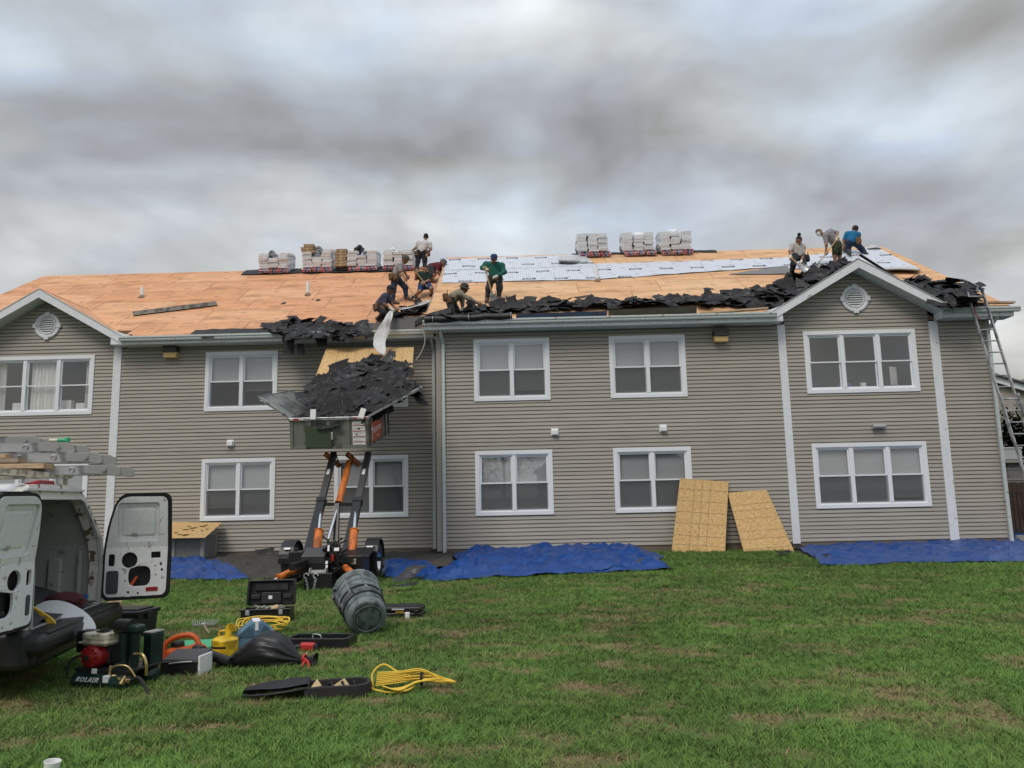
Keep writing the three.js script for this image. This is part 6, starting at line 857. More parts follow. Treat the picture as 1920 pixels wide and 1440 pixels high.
  { const c = atZ(122, 1164, 13.15), e = []; const o = addMesh(numbered('plastic_cover'), slabify(grid(20, 12, (u, v) => { const a = u * 2 - 1, b = v * 2 - 1, w = Math.sqrt(Math.max(0, 1 - Math.abs(a) ** 2.6)); return V(a * 0.3, 0.05 * (1 - a * a) - 0.03 * b * w - 0.06 * a, b * w * 0.12); }), 0.012), mat(L(0.68, 0.7, 0.7), 0.35, { map: rep(T.fine, 0.3), side: THREE.DoubleSide }), scene); o.position.copy(c); o.rotation.set(0.3, -0.2, -0.2); tag(o, 'rounded white plastic cover lying on the van bumper', 'cover'); void e; }
  { const pts = (k) => [[62, 1138], [72 + k * 2, 1148], [88 + k * 4, 1164], [97 + k * 2.5, 1178], [92 - k, 1184 + k], [78, 1176 + k * 2], [64, 1163 + k * 2.5]].map(([x, y]) => atZ(x, y, 13.5)); const b = new B(); for (let k = 0; k < 4; k++) b.tube(pts(k), 0.009, 30, 6); b.top('yellow_cord', M.cord, 'loops of yellow cord hanging over the van bumper', 'cord'); }
}
// ---------- things on the grass ----------
const at0 = (px, py) => { const p = atY(px, py, 0.03); p.y = gy(p.x, p.z); return p; };
function ground(name, label, cat, px, py, yaw = 0, group) { const p = at0(px, py), t = thing(name, label, cat, p.toArray(), group); t.rotation.y = yaw; return t; }
{
  // air compressor
  const t = ground('air_compressor', 'green portable air compressor with red engine standing in the grass behind the van', 'compressor', 222, 1283, -0.3);
  const tank = (z, n) => { const b = new B(); b.cyl([-0.3, 0.1, z], [0.24, 0.1, z], 0.085, 0.085, 24); b.sph(-0.3, 0.1, z, 0.085, 0.55, 1, 1, 18).sph(0.24, 0.1, z, 0.085, 0.55, 1, 1, 18); b.mesh('tank', M.greenPaint, t); void n; };
  tank(0.17); tank(-0.17);
  const txt = canvasTex(512, 128, (g, w, h) => { g.fillStyle = '#0d2b24'; g.fillRect(0, 0, w, h); g.fillStyle = '#d8dcd8'; g.font = 'italic bold 104px sans-serif'; g.fillText('ROLAIR', 40, 100); g.fillStyle = '#0d2b24'; for (let k = 0; k < 9; k++) g.fillRect(60 + k * 47, 20 + ((k * 37) % 70), 14, 8); });
  { const g = grid(12, 8, (u, v) => { const a = lerp(-0.15, 0.75, v); return V(lerp(-0.28, 0.08, u), 0.1 + 0.0862 * Math.sin(a), 0.17 + 0.0862 * Math.cos(a)); }); addMesh('lettering', g, mat(0xffffff, 0.45, { map: txt }), t); }
  t.scale.set(0.92, 0.83, 0.92);
  new B().rbox(0.62, 0.03, 0.4, 0.008, -0.02, 0.205, 0).rbox(0.6, 0.05, 0.05, 0.01, -0.02, 0.19, 0.17).rbox(0.6, 0.05, 0.05, 0.01, -0.02, 0.19, -0.17).mesh('base_plate', M.blackPaint, t);
  const e = sub(t, 'engine', [-0.14, 0.2, 0.08]);
  new B().rbox(0.22, 0.2, 0.2, 0.03, 0, 0.13, -0.08).mesh('crankcase', M.blackPlastic, e); new B().lathe([[0, 0.08], [0.035, 0.08], [0.045, 0.065], [0.08, 0.06], [0.11, 0.035], [0.12, 0], [0.12, -0.06]], TM(-0.02, 0.13, 0.07, Math.PI / 2, 0, 0), 28).mesh('recoil_cover', M.redPaint, e);
  const vents = new B(); for (let k = 0; k < 12; k++) { const a = k * 0.52; vents.box(0.012, 0.045, 0.01, -0.02 + Math.cos(a) * 0.082, 0.13 + Math.sin(a) * 0.082, 0.127, 0.3, 0, a - Math.PI / 2); } vents.mesh('cooling_ribs', M.redPaint, e); new B().cyl([-0.02, 0.13, 0.148], [-0.02, 0.13, 0.156], 0.03).mesh('hub', M.dark, e);
  new B().rbox(0.3, 0.08, 0.22, 0.03, 0.0, 0.27, -0.01).ext(rrect(-0.14, -0.1, 0.14, 0.1, 0.04), 0.04, TM(0.0, 0.305, -0.01, -Math.PI / 2, 0, 0), 0.015).mesh('fuel_tank', M.cream, e); new B().box(0.33, 0.012, 0.25, 0, 0.268, -0.01).mesh('tank_seam', M.cream, e); new B().cyl([0.02, 0.36, 0], [0.02, 0.39, 0], 0.035, 0.035, 14).rbox(0.1, 0.012, 0.1, 0.005, 0.02, 0.372, 0).mesh('fuel_cap', M.blackPaint, e); new B().rbox(0.13, 0.22, 0.14, 0.02, -0.2, 0.26, -0.02).mesh('air_filter', M.blackPlastic, e); new B().rbox(0.06, 0.05, 0.01, 0.004, 0.06, 0.0, 0.13).mesh('data_plate', M.white, e);
  const p = sub(t, 'pump', [0.14, 0.22, 0.0]);
  for (const [x, z, r, y0, h] of [[-0.03, 0.06, 0.058, 0.1, 0.24], [0.09, 0.06, 0.045, 0.05, 0.3]]) { const b = new B(); b.cyl([x, y0 - 0.1, z], [x, y0 + h, z], r * 0.8, r * 0.8, 18); for (let k = 0; k < 15; k++) b.cyl([x, y0 + k * h / 15, z], [x, y0 + k * h / 15 + 0.009, z], r, r, 18); b.mesh('finned_cylinder', M.greenPaint, p); }
  new B().cyl([-0.11, 0.4, 0.06], [0.05, 0.4, 0.06], 0.075, 0.075, 22).sph(-0.11, 0.4, 0.06, 0.075, 0.45, 1, 1, 16).mesh('intake_filter', M.blackPaint, p); new B().rbox(0.19, 0.09, 0.12, 0.03, 0.06, 0.38, 0.05).mesh('cylinder_head', M.greenPaint, p);
  new B().rbox(0.11, 0.32, 0.16, 0.02, 0.23, 0.37, -0.17).mesh('belt_guard', M.greenPaint, t); new B().box(0.115, 0.012, 0.165, 0.23, 0.535, -0.17).mesh('guard_lid', M.greySteel, t);
  new B().tube([[0.26, 0.36, 0.1], [0.38, 0.36, 0.12], [0.42, 0.28, 0.12], [0.41, 0.16, 0.1]], 0.014, 24, 7).mesh('discharge_pipe', M.brass, t); new B().tube([[0.08, 0.16, 0.2], [0.16, 0.26, 0.24], [0.3, 0.27, 0.22], [0.38, 0.14, 0.18]], 0.01, 24, 6).mesh('copper_line', M.brass, t); new B().tube([[-0.3, 0.34, 0.1], [-0.4, 0.28, 0.18], [-0.4, 0.12, 0.22]], 0.012, 20, 6).mesh('hose', M.rubber, t); new B().tube([[0.3, 0.12, 0.18], [0.42, 0.16, 0.2], [0.55, 0.06, 0.24], [0.6, 0.0, 0.26]], 0.016, 24, 7).mesh('hose', M.rubber, t);
  const v = new B(), rv = rng(12); for (let k = 0; k < 9; k++) v.cyl([0.12 + rv() * 0.2, 0.1 + rv() * 0.1, 0.16 + rv() * 0.06], [0.12 + rv() * 0.2, 0.1 + rv() * 0.1, 0.2 + rv() * 0.06], 0.013); v.cyl([0.1, 0.08, 0.22], [0.1, 0.26, 0.2], 0.014).mesh('valves', M.brass, t); new B().rbox(0.06, 0.07, 0.05, 0.01, 0.1, 0.14, 0.24).mesh('gauge', M.white, t); for (const x of [-0.2, 0.2]) new B().rbox(0.07, 0.05, 0.42, 0.01, x, 0.02, 0).mesh('foot', M.rubber, t);
}
{ // black tote behind the compressor
  const t = ground('storage_tote', 'black plastic tote with lid behind the compressor', 'tote', 235, 1190, -0.15); new B().ext([[-0.25, 0], [0.25, 0], [0.28, 0.27], [-0.28, 0.27]], 0.36, TM(0, 0, -0.18), 0.012).mesh('tub', M.bin, t); new B().rbox(0.62, 0.05, 0.44, 0.015, 0, 0.3, 0).rbox(0.5, 0.03, 0.32, 0.01, 0, 0.33, 0).mesh('lid', M.bin, t); new B().rbox(0.04, 0.08, 0.1, 0.01, 0.3, 0.26, 0).mesh('latch', M.blackPlastic, t);
  const p = t.position; new B().rbox(0.16, 0.05, 0.08, 0.006, p.x - 0.12, 0.4, p.z + 0.05, 0, 0.4, 0).rbox(0.07, 0.06, 0.06, 0.008, p.x - 0.14, 0.44, p.z + 0.04).top('wood_offcut', M.wood, 'small wooden offcut on the lid of the black tote', 'offcut');
  const b = ground('wood_block', 'short wooden block in the grass right of the compressor', 'wood block', 294, 1228, 0.5); new B().rbox(0.13, 0.1, 0.2, 0.006, 0, 0.06, 0).mesh('block', M.wood, b);
}
{ // leaf blower, green tub, jug, cooler
  let t = ground('leaf_blower', 'orange and black leaf blower with long black nozzle lying in the grass', 'leaf blower', 352, 1240, -0.22);
  new B().tube([[-0.2, 0.06, 0.1], [-0.2, 0.2, 0.08], [-0.1, 0.27, 0.05], [0.06, 0.28, 0.02], [0.13, 0.2, 0.02], [0.12, 0.1, 0.05]], 0.026, 36, 8).mesh('handle', M.orangePlastic, t); new B().rbox(0.34, 0.16, 0.24, 0.05, -0.02, 0.09, 0.0).sph(0.1, 0.12, 0, 0.1, 1.1, 0.9, 1, 14).mesh('housing', M.orangePlastic, t); new B().cyl([0.12, 0.15, 0.06], [0.62, 0.09, 0.22], 0.055, 0.042, 18).mesh('nozzle', M.blackPlastic, t); new B().cyl([0.14, 0.15, 0.066], [0.22, 0.14, 0.09], 0.062, 0.06, 18).mesh('nozzle_collar', M.blackPaint, t); new B().rbox(0.09, 0.1, 0.12, 0.02, -0.12, 0.17, 0.0).mesh('engine_cover', M.blackPlastic, t);
  t = ground('black_crate', 'black plastic box with a white side panel in front of the leaf blower', 'box', 342, 1263, -0.12); new B().ext([[-0.19, 0], [0.15, 0], [0.155, 0.15], [-0.175, 0.15]], 0.24, TM(0, 0, -0.2), 0.012).mesh('box_body', M.bin, t); new B().rbox(0.36, 0.02, 0.27, 0.01, -0.01, 0.175, -0.075, 0.25, 0, 0.02).mesh('lid', mat(L(0.06, 0.058, 0.06), 0.55), t); new B().rbox(0.02, 0.19, 0.22, 0.006, 0.178, 0.1, -0.07).mesh('white_side', M.white, t); new B().tube([[-0.1, 0.13, 0.055], [0.02, 0.145, 0.06], [0.12, 0.15, 0.055]], 0.007, 14, 5).mesh('wire_bail', M.galv, t);
  t = ground('green_tub', 'translucent tub with green lid behind the leaf blower', 'tub', 372, 1225, 0.2); new B().ext([[-0.13, 0], [0.13, 0], [0.15, 0.1], [-0.15, 0.1]], 0.18, TM(0, 0, -0.09), 0.01).mesh('tub', mat(L(0.3, 0.42, 0.36), 0.4), t); new B().rbox(0.34, 0.03, 0.24, 0.012, 0, 0.125, 0, 0.15, 0, 0).mesh('lid', M.green, t);
  t = ground('fuel_can', 'round yellow safety fuel can with flip lid and black band', 'fuel can', 421, 1228, 0.1);
  new B().lathe([[0, 0], [0.118, 0], [0.128, 0.012], [0.13, 0.03], [0.13, 0.18], [0.124, 0.195], [0.09, 0.215], [0.03, 0.228], [0, 0.23]], undefined, 40).mesh('can_body', M.yellow, t); { const g = new THREE.CylinderGeometry(0.1315, 0.1315, 0.022, 24, 1, true, -1.15, 1.5); const o = addMesh('black_band', g, M.dark, t); o.position.y = 0.128; o.material = mat(L(0.02, 0.02, 0.02), 0.5, DS); } { const g = new THREE.CylinderGeometry(0.1312, 0.1312, 0.05, 16, 1, true, -0.8, 0.9); const o = addMesh('printed_label', g, mat(0xffffff, 0.5, { side: THREE.DoubleSide, map: canvasTex(128, 64, (c) => { c.fillStyle = '#e0a818'; c.fillRect(0, 0, 128, 64); c.fillStyle = '#3a2a08'; for (let k = 0; k < 5; k++) c.fillRect(6, 8 + k * 11, 60 + ((k * 41) % 50), 3); }) }), t); o.position.y = 0.07; }
  new B().cyl([0.03, 0.22, 0], [0.03, 0.27, 0], 0.035, 0.03, 16).mesh('spout', M.yellow, t); new B().cyl([0.05, 0.3, -0.012], [0.05, 0.3, 0.012], 0.045, 0.045, 20).bar([0.05, 0.3, 0], [0.11, 0.275, 0], 0.022, 0.018).mesh('flip_lid', M.yellow, t); new B().tube([[-0.06, 0.215, 0], [-0.06, 0.265, 0], [-0.03, 0.275, 0], [0.03, 0.275, 0]], 0.011, 16, 6).mesh('handle', M.yellow, t);
  t = ground('cool_box', 'small blue cooler with peaked lid and white handle', 'cooler', 479, 1213, 0.4); t.scale.setScalar(1.12);
  new B().ext([[-0.14, 0], [0.14, 0], [0.155, 0.15], [-0.155, 0.15]], 0.2, TM(0, 0, -0.1), 0.012).mesh('cooler_body', M.coolBlue, t); new B().ext([[-0.16, 0.155], [0.16, 0.155], [0.15, 0.18], [0.04, 0.27], [-0.04, 0.27], [-0.15, 0.18]], 0.21, TM(0, 0, -0.105), 0.012).mesh('peaked_lid', M.coolBlue, t); new B().rbox(0.02, 0.15, 0.2, 0.004, -0.165, 0.085, 0).mesh('grey_side', M.coolGrey, t); new B().rbox(0.07, 0.012, 0.22, 0.006, 0, 0.288, 0).rbox(0.03, 0.09, 0.012, 0.004, 0, 0.25, 0.118).mesh('handle', M.white, t); new B().sph(0.06, 0.14, 0.11, 0.016).mesh('latch', M.white, t);
}
{ // toolboxes
  let t = ground('toolbox', 'large black toolbox standing open with tools inside', 'toolbox', 502, 1163, 0.08);
  const w = 0.6; new B().rbox(w, 0.03, 0.3, 0.01, 0, 0.02, 0).rbox(w, 0.19, 0.02, 0.008, 0, 0.11, 0.15).rbox(w, 0.19, 0.02, 0.008, 0, 0.11, -0.15).rbox(0.02, 0.19, 0.3, 0.008, -w / 2, 0.11, 0).rbox(0.02, 0.19, 0.3, 0.008, w / 2, 0.11, 0).rbox(w + 0.05, 0.03, 0.03, 0.01, 0, 0.2, 0.155).mesh('tray', M.bin, t);
  const l = sub(t, 'lid', [0, 0.21, -0.16], [-0.16, 0, 0]); new B().rbox(w + 0.02, 0.32, 0.03, 0.02, 0, 0.17, -0.04).rbox(w + 0.02, 0.03, 0.1, 0.01, 0, 0.325, 0).rbox(0.03, 0.3, 0.1, 0.01, -w / 2, 0.17, 0).rbox(0.03, 0.3, 0.1, 0.01, w / 2, 0.17, 0).mesh('lid_shell', M.bin, l); new B().rbox(0.44, 0.11, 0.03, 0.01, 0, 0.25, 0.0).rbox(0.26, 0.15, 0.04, 0.01, 0, 0.1, 0.0).rbox(0.12, 0.06, 0.03, 0.01, -0.21, 0.12, 0).rbox(0.12, 0.06, 0.03, 0.01, 0.21, 0.12, 0).mesh('lid_ribs', M.blackPlastic, l); new B().rbox(0.05, 0.045, 0.004, 0.001, -0.01, 0.11, 0.023).mesh('sticker', M.white, l);
  new B().rbox(0.05, 0.06, 0.02, 0.006, -0.22, 0.17, 0.165).rbox(0.05, 0.06, 0.02, 0.006, 0.2, 0.17, 0.165).mesh('latch', M.galv, t); const rt = rng(44), tools = new B(); for (let k = 0; k < 9; k++) tools.cyl([-0.25 + rt() * 0.5, 0.12, -0.1 + rt() * 0.2], [-0.2 + rt() * 0.4, 0.2 + rt() * 0.05, -0.1 + rt() * 0.2], 0.014); tools.mesh('tools', M.greySteel, t); new B().rbox(0.1, 0.07, 0.1, 0.02, 0.1, 0.2, 0.05, 0.3, 0.2, 0.2).mesh('yellow_tool', M.tan, t);
  t = ground('tool_case', 'long black tool case with small yellow label behind the grey bin', 'tool case', 752, 1152, -0.08); new B().rbox(0.6, 0.07, 0.32, 0.02, 0, 0.05, 0).rbox(0.6, 0.065, 0.32, 0.02, 0, 0.125, 0).rbox(0.5, 0.015, 0.24, 0.006, 0, 0.162, 0).mesh('case_shell', M.bin, t); new B(true).box(0.11, 0.026, 0.006, 0.02, 0.095, 0.163).mesh('yellow_label', mat(0xffffff, 0.5, { map: canvasTex(128, 32, (g) => { g.fillStyle = '#c9a12a'; g.fillRect(0, 0, 128, 32); g.fillStyle = '#111'; g.font = 'bold 26px sans-serif'; g.fillText('DEWALT', 8, 26); }) }), t); new B().rbox(0.17, 0.02, 0.02, 0.006, 0.0, 0.128, 0.17).mesh('grip', M.galv, t); for (const x of [-0.2, 0.24]) new B().rbox(0.06, 0.06, 0.02, 0.006, x, 0.09, 0.165).mesh('latch', M.blackPaint, t); { const p = t.position; new B().rbox(0.06, 0.08, 0.05, 0.006, p.x + 0.12, 0.05, p.z + 0.24).top('white_carton', M.white, 'small white carton in the grass before the long tool case', 'carton'); }
}
{ // grey bin lying on its side
  const base = V(-1.83, 0.2, 11.08), mouth = V(-2.09, 0.44, 10.5), d = mouth.clone().sub(base), len = 0.69; d.normalize();
  const t = thing('rubbish_bin', 'grey ribbed plastic rubbish bin lying on its side with black straps', 'bin', base.toArray()); t.quaternion.setFromUnitVectors(V(0, 1, 0), d); const tw = new THREE.Quaternion().setFromAxisAngle(V(0, 1, 0), 0.5); t.quaternion.multiply(tw);
  const rad = (y) => lerp(0.225, 0.275, y / len);
  new B().lathe([[0, 0.02], [0.15, 0.02], [0.155, 0.0], [0.2, -0.005], [0.222, 0.015], [0.228, 0.05], [rad(0.3), 0.3], [rad(0.63), 0.63], [0.29, 0.645], [0.295, 0.69], [0.28, 0.695], [0.265, 0.64], [0.22, 0.05], [0, 0.035]], undefined, 48).mesh('bin_body', M.canGrey, t);
  new B().lathe([[0, -0.004], [0.14, -0.004], [0.148, 0.018]], undefined, 36).tor(0.16, 0.008, TM(0, -0.004, 0, Math.PI / 2, 0, 0), 36, 6).mesh('base_disc', M.canBase, t);
  for (const y of [0.12, 0.26, 0.5, 0.6]) new B().tor(rad(y) + 0.002, 0.008, TM(0, y, 0, Math.PI / 2, 0, 0), 44, 6).mesh('rib', M.canGrey, t);
  for (let k = 0; k < 8; k++) { const a = k * 0.785, c = Math.cos(a), s = Math.sin(a); new B().bar([c * (rad(0.27) + 0.004), 0.27, s * (rad(0.27) + 0.004)], [c * (rad(0.58) + 0.004), 0.58, s * (rad(0.58) + 0.004)], 0.03, 0.02, V(c, 0, s)).mesh('flute', M.canGrey, t); }
  for (const y of [0.2, 0.36]) new B().tor(rad(y) + 0.006, 0.011, TM(0, y, 0, Math.PI / 2 + (y - 0.28) * 0.5, 0, 0, 1, 1, 1.4), 44, 5).mesh('strap', M.rubber, t); for (const a of [0.6, 2.2, 3.9, 5.2]) new B().bar([Math.cos(a) * (rad(0.2) + 0.01), 0.2, Math.sin(a) * (rad(0.2) + 0.01)], [Math.cos(a + 0.2) * (rad(0.5) + 0.01), 0.5, Math.sin(a + 0.2) * (rad(0.5) + 0.01)], 0.02, 0.006, V(Math.cos(a), 0, Math.sin(a))).mesh('strap', M.rubber, t);
  for (const s of [-1, 1]) new B().tor(0.06, 0.014, TM(s * 0.29, 0.6, 0, 0, Math.PI / 2, 0), 16, 6, Math.PI).mesh('handle', M.canGrey, t);
}
{ // black sack, tray, gun case, cords, rake, cup
  const c = at0(492, 1245), t = thing('rubbish_sack', 'full black plastic sack tied with red drawstring', 'sack', c.toArray()); const g = new THREE.SphereGeometry(1, 72, 40), p = g.attributes.position;
  for (let i = 0; i < p.count; i++) { const x = p.getX(i), y = p.getY(i), z = p.getZ(i), tt = clamp((x + 1) / 2), pinch = 1 - 0.85 * sstep(0.72, 1, tt), neck = sstep(0.5, 1, tt), a = Math.atan2(z, y), f = 1 + 0.1 * (fbm(x * 3 + 5, a * 1.2, 501, 3) - 0.5) + 0.11 * neck * Math.sin(a * 13 + 2 * vnoise(x * 6, a, 5)) + 0.03 * Math.sin(a * 29 + x * 9); const hgt = 0.155 * (0.3 + 0.95 * sstep(0.0, 0.6, tt)); p.setXYZ(i, x * 0.46 + 0.0, Math.max(-0.0, y * hgt * pinch * f + hgt * 0.75 * (1 - 0.5 * neck)), z * 0.2 * pinch * f); }
  g.computeVertexNormals(); addMesh('sack_skin', g, mat(L(0.016, 0.016, 0.018), 0.4, { map: rep(T.mottle, 1) }), t); new B().tor(0.035, 0.012, TM(0.43, 0.085, 0, 0, Math.PI / 2, 0), 16, 6).tube([[0.44, 0.09, 0.02], [0.5, 0.06, 0.06], [0.52, 0.02, 0.12], [0.47, 0.02, 0.13], [0.45, 0.07, 0.04]], 0.012, 24, 6).mesh('red_drawstring', M.red, t); new B().add(new THREE.ConeGeometry(0.07, 0.1, 10, 1, true), TM(0.49, 0.085, 0, 0, 0, Math.PI / 2 - 0.2)).mesh('sack_mouth', mat(L(0.02, 0.02, 0.022), 0.4, DS), t); t.rotation.y = -0.18;
  // shallow tray with a red power tool
  const y = ground('black_tray', 'shallow black tray holding a red tool behind the black sack', 'tray', 603, 1208, -0.1); const sh = rrect(-0.34, -0.17, 0.34, 0.17, 0.05), ho = rrect(-0.31, -0.14, 0.31, 0.14, 0.04, THREE.Path); const fl = rrect(-0.32, -0.15, 0.32, 0.15, 0.05); const sh1 = sh.clone(); sh1.holes.push(ho); new B().ext(sh1, 0.125, TM(0, 0, 0, -Math.PI / 2, 0, 0), 0.006).mesh('tray_rim', M.bin, y); new B().ext(fl, 0.012, TM(0, 0.004, 0, -Math.PI / 2, 0, 0)).mesh('tray_floor', M.bin, y); new B().tube([[-0.06, 0.12, 0.1], [-0.06, 0.16, 0.1], [0.03, 0.15, 0.11], [0.03, 0.11, 0.11]], 0.007, 14, 5).mesh('wire_handle', M.galv, y); { const o = ground('power_tool', 'red power tool lying at the front of the black tray', 'power tool', 577, 1216, -0.2); new B().rbox(0.17, 0.09, 0.08, 0.03, 0, 0.06, 0).mesh('motor_housing', M.red, o); new B().rbox(0.06, 0.09, 0.06, 0.02, 0.09, 0.05, 0.0, 0, 0, 0.4).rbox(0.09, 0.07, 0.09, 0.02, -0.1, 0.05, 0.01).mesh('grip', M.blackPlastic, o); }
  // open soft case
  const s = thing('soft_tool_case', 'long black soft case lying open with tan pieces inside', 'tool case', [-1.72, 0, 13.86]); s.rotation.y = 0.2;
  const lidq = grid(24, 10, (u, v) => { const w = 0.16 * Math.pow(Math.sin(Math.PI * clamp(0.06 + u * 0.6)), 0.6); return V(lerp(-0.52, -0.02, u), 0.06 + 0.04 * u + 0.025 * (2 * v - 1) ** 2 + 0.015 * vnoise(u * 7, v * 5, 3), (v - 0.5) * 2 * w - 0.02); }); addMesh('open_lid', slabify(lidq, 0.015), M.cloth, s); new B().tube(Array.from({ length: 17 }, (_, i) => { const u = i / 16, w = 0.16 * Math.pow(Math.sin(Math.PI * clamp(0.06 + u * 0.6)), 0.6); return [lerp(-0.52, -0.02, u), 0.065 + 0.05 * u, w - 0.02]; }), 0.011, 40, 6).tube(Array.from({ length: 17 }, (_, i) => { const u = i / 16, w = 0.16 * Math.pow(Math.sin(Math.PI * clamp(0.06 + u * 0.6)), 0.6); return [lerp(-0.52, -0.02, u), 0.065 + 0.05 * u, -w - 0.02]; }), 0.011, 40, 6).mesh('zip_edge', M.seal, s);
  const bs = new THREE.Shape(); bs.moveTo(-0.04, -0.13); bs.lineTo(0.36, -0.15); bs.quadraticCurveTo(0.46, -0.12, 0.46, 0); bs.quadraticCurveTo(0.46, 0.12, 0.36, 0.15); bs.lineTo(-0.04, 0.13); bs.closePath(); const bh = new THREE.Path(bs.getPoints(8).map((q) => new THREE.Vector2(lerp(0.2, q.x, 0.93), q.y * 0.88))); const b1 = bs.clone(); b1.holes.push(bh); new B().ext(b1, 0.1, TM(0, 0.01, 0, -Math.PI / 2, 0, 0), 0.008).mesh('case_wall', mat(L(0.032, 0.028, 0.03), 0.85, { map: rep(T.cloth, 0.3) }), s); new B().ext(bs, 0.015, TM(0, 0.008, 0, -Math.PI / 2, 0, 0)).mesh('case_floor', M.cloth, s);
  new B().ext([[0, 0], [0.14, 0.02], [0.09, 0.09]], 0.02, TM(0.16, 0.08, 0.0, -0.9, 0.3, 0)).mesh('tan_piece', M.tan, s); new B().ext([[0, 0], [0.09, -0.01], [0.05, 0.07]], 0.02, TM(0.0, 0.08, 0.02, -0.9, -0.3, 0)).mesh('tan_piece', M.tan, s); const cb = new B(); for (let k = 0; k < 4; k++) cb.tube([[0.02 + k * 0.1, 0.05, -0.08], [0.06 + k * 0.09, 0.12, 0.0], [0.1 + k * 0.08, 0.06, 0.09]], 0.009, 16, 5); cb.mesh('straps', M.rubber, s);
  // coils of yellow cord
  const coil = (label, f, n, rr = 0.0058) => { const o = tag(new THREE.Group(), label, 'cord'); o.name = numbered('yellow_cord'); scene.add(o); const r = rng(label.length); for (let k = 0; k < n; k++) new B().tube(f(k, r), rr, 48, 6).mesh('cord_loop', M.cord, o); return o; };
  const A = at0(735, 1288);
  const co = coil('yellow extension cord bundled in long loops beside the open soft case', (k, r) => { const o = k * 0.012; return [[-0.12, 0.03 + o, 0.08 - o], [0.05 + r() * 0.05, 0.05 + o, 0.06], [0.25, 0.06 + o, 0.0 + r() * 0.06], [0.42 + r() * 0.08, 0.05, -0.02 + r() * 0.1], [0.5 + r() * 0.04, 0.04, 0.06], [0.38, 0.05 + r() * 0.03, 0.08], [0.22, 0.06, 0.08 + r() * 0.05], [0.1, 0.03, 0.16 + o], [-0.04, 0.02 + o * 0.5, 0.15 + o]].map(([x, y, z]) => V(A.x + x, y + 0.03, A.z + z)); }, 8);
  new B().tube([[-0.14, 0.02, 0.06], [-0.16, 0.14, 0.0], [-0.08, 0.2, -0.04], [0.05, 0.14, -0.02], [0.2, 0.1, 0.02], [0.3, 0.08, 0.05]].map(([x, y, z]) => V(A.x + x, y, A.z + z)), 0.009, 48, 6).mesh('cord_loop', M.cord, co); new B().tube([[-0.15, 0.03, 0.02], [-0.14, 0.05, 0.14], [0.02, 0.04, 0.22], [0.16, 0.05, 0.2], [0.2, 0.06, 0.1]].map(([x, y, z]) => V(A.x + x, y, A.z + z)), 0.009, 40, 6).mesh('cord_loop', M.cord, co); new B().tor(0.045, 0.012, TM(A.x + 0.25, 0.1, A.z + 0.04, 0, Math.PI / 2, 0), 14, 6).mesh('cord_tie', M.rubber, co);
  const C = at0(492, 1183); coil('yellow hose coiled in front of the open toolbox', (k, r) => Array.from({ length: 15 }, (_, i) => { const a = i / 14 * 6.1 + 0.3 * k, q = 0.185 + 0.018 * k + r() * 0.03; return V(C.x + Math.cos(a) * q * 1.15 + 0.03 * (k % 2), 0.04 + 0.016 * k + 0.03 * r() + (Math.sin(a) < 0 ? 0.05 : 0), C.z + Math.sin(a) * q * 0.8); }), 5, 0.009);
  // rake, paper cup, clippings of shingle
  const rk = ground('garden_rake', 'black rake with wooden handle lying in the grass behind the fuel can', 'rake', 382, 1175, 0.2); new B().bar([-0.13, 0.06, 0], [0.13, 0.06, 0], 0.025, 0.02).mesh('head_bar', M.greySteel, rk); for (let k = 0; k < 12; k++) new B().bar([-0.125 + k * 0.0227, 0.06, 0], [-0.16 + k * 0.029, 0.1, -0.14], 0.007, 0.007).mesh('tine', M.greySteel, rk); new B().cyl([0, 0.06, 0.0], [0.16, 0.02, 0.5], 0.013, 0.015, 8).mesh('handle', M.oldWood, rk); new B().rbox(0.05, 0.03, 0.05, 0.008, 0, 0.07, 0.02).mesh('socket', M.galv, rk);
  const cup = ground('paper_cup', 'white paper cup in the grass at the bottom left corner', 'cup', 93, 1458); new B().lathe([[0, 0.005], [0.028, 0.005], [0.03, 0], [0.044, 0.115], [0.046, 0.118], [0.044, 0.121], [0.041, 0.118], [0.028, 0.01]], undefined, 28).mesh('cup_wall', M.white, cup); { const gg = new THREE.CylinderGeometry(0.0425, 0.0375, 0.05, 16, 1, true, -0.2, 1.3), o = addMesh('printed_swirl', gg, mat(0xffffff, 0.6, { side: THREE.DoubleSide, map: canvasTex(128, 64, (q) => { q.fillStyle = '#ececec'; q.fillRect(0, 0, 128, 64); q.strokeStyle = '#1c1c1c'; q.lineWidth = 7; q.beginPath(); q.moveTo(18, 12); q.quadraticCurveTo(30, 60, 64, 30); q.quadraticCurveTo(90, 8, 110, 50); q.stroke(); }) }), cup); o.position.y = 0.086; } cup.rotation.z = -0.1;
}
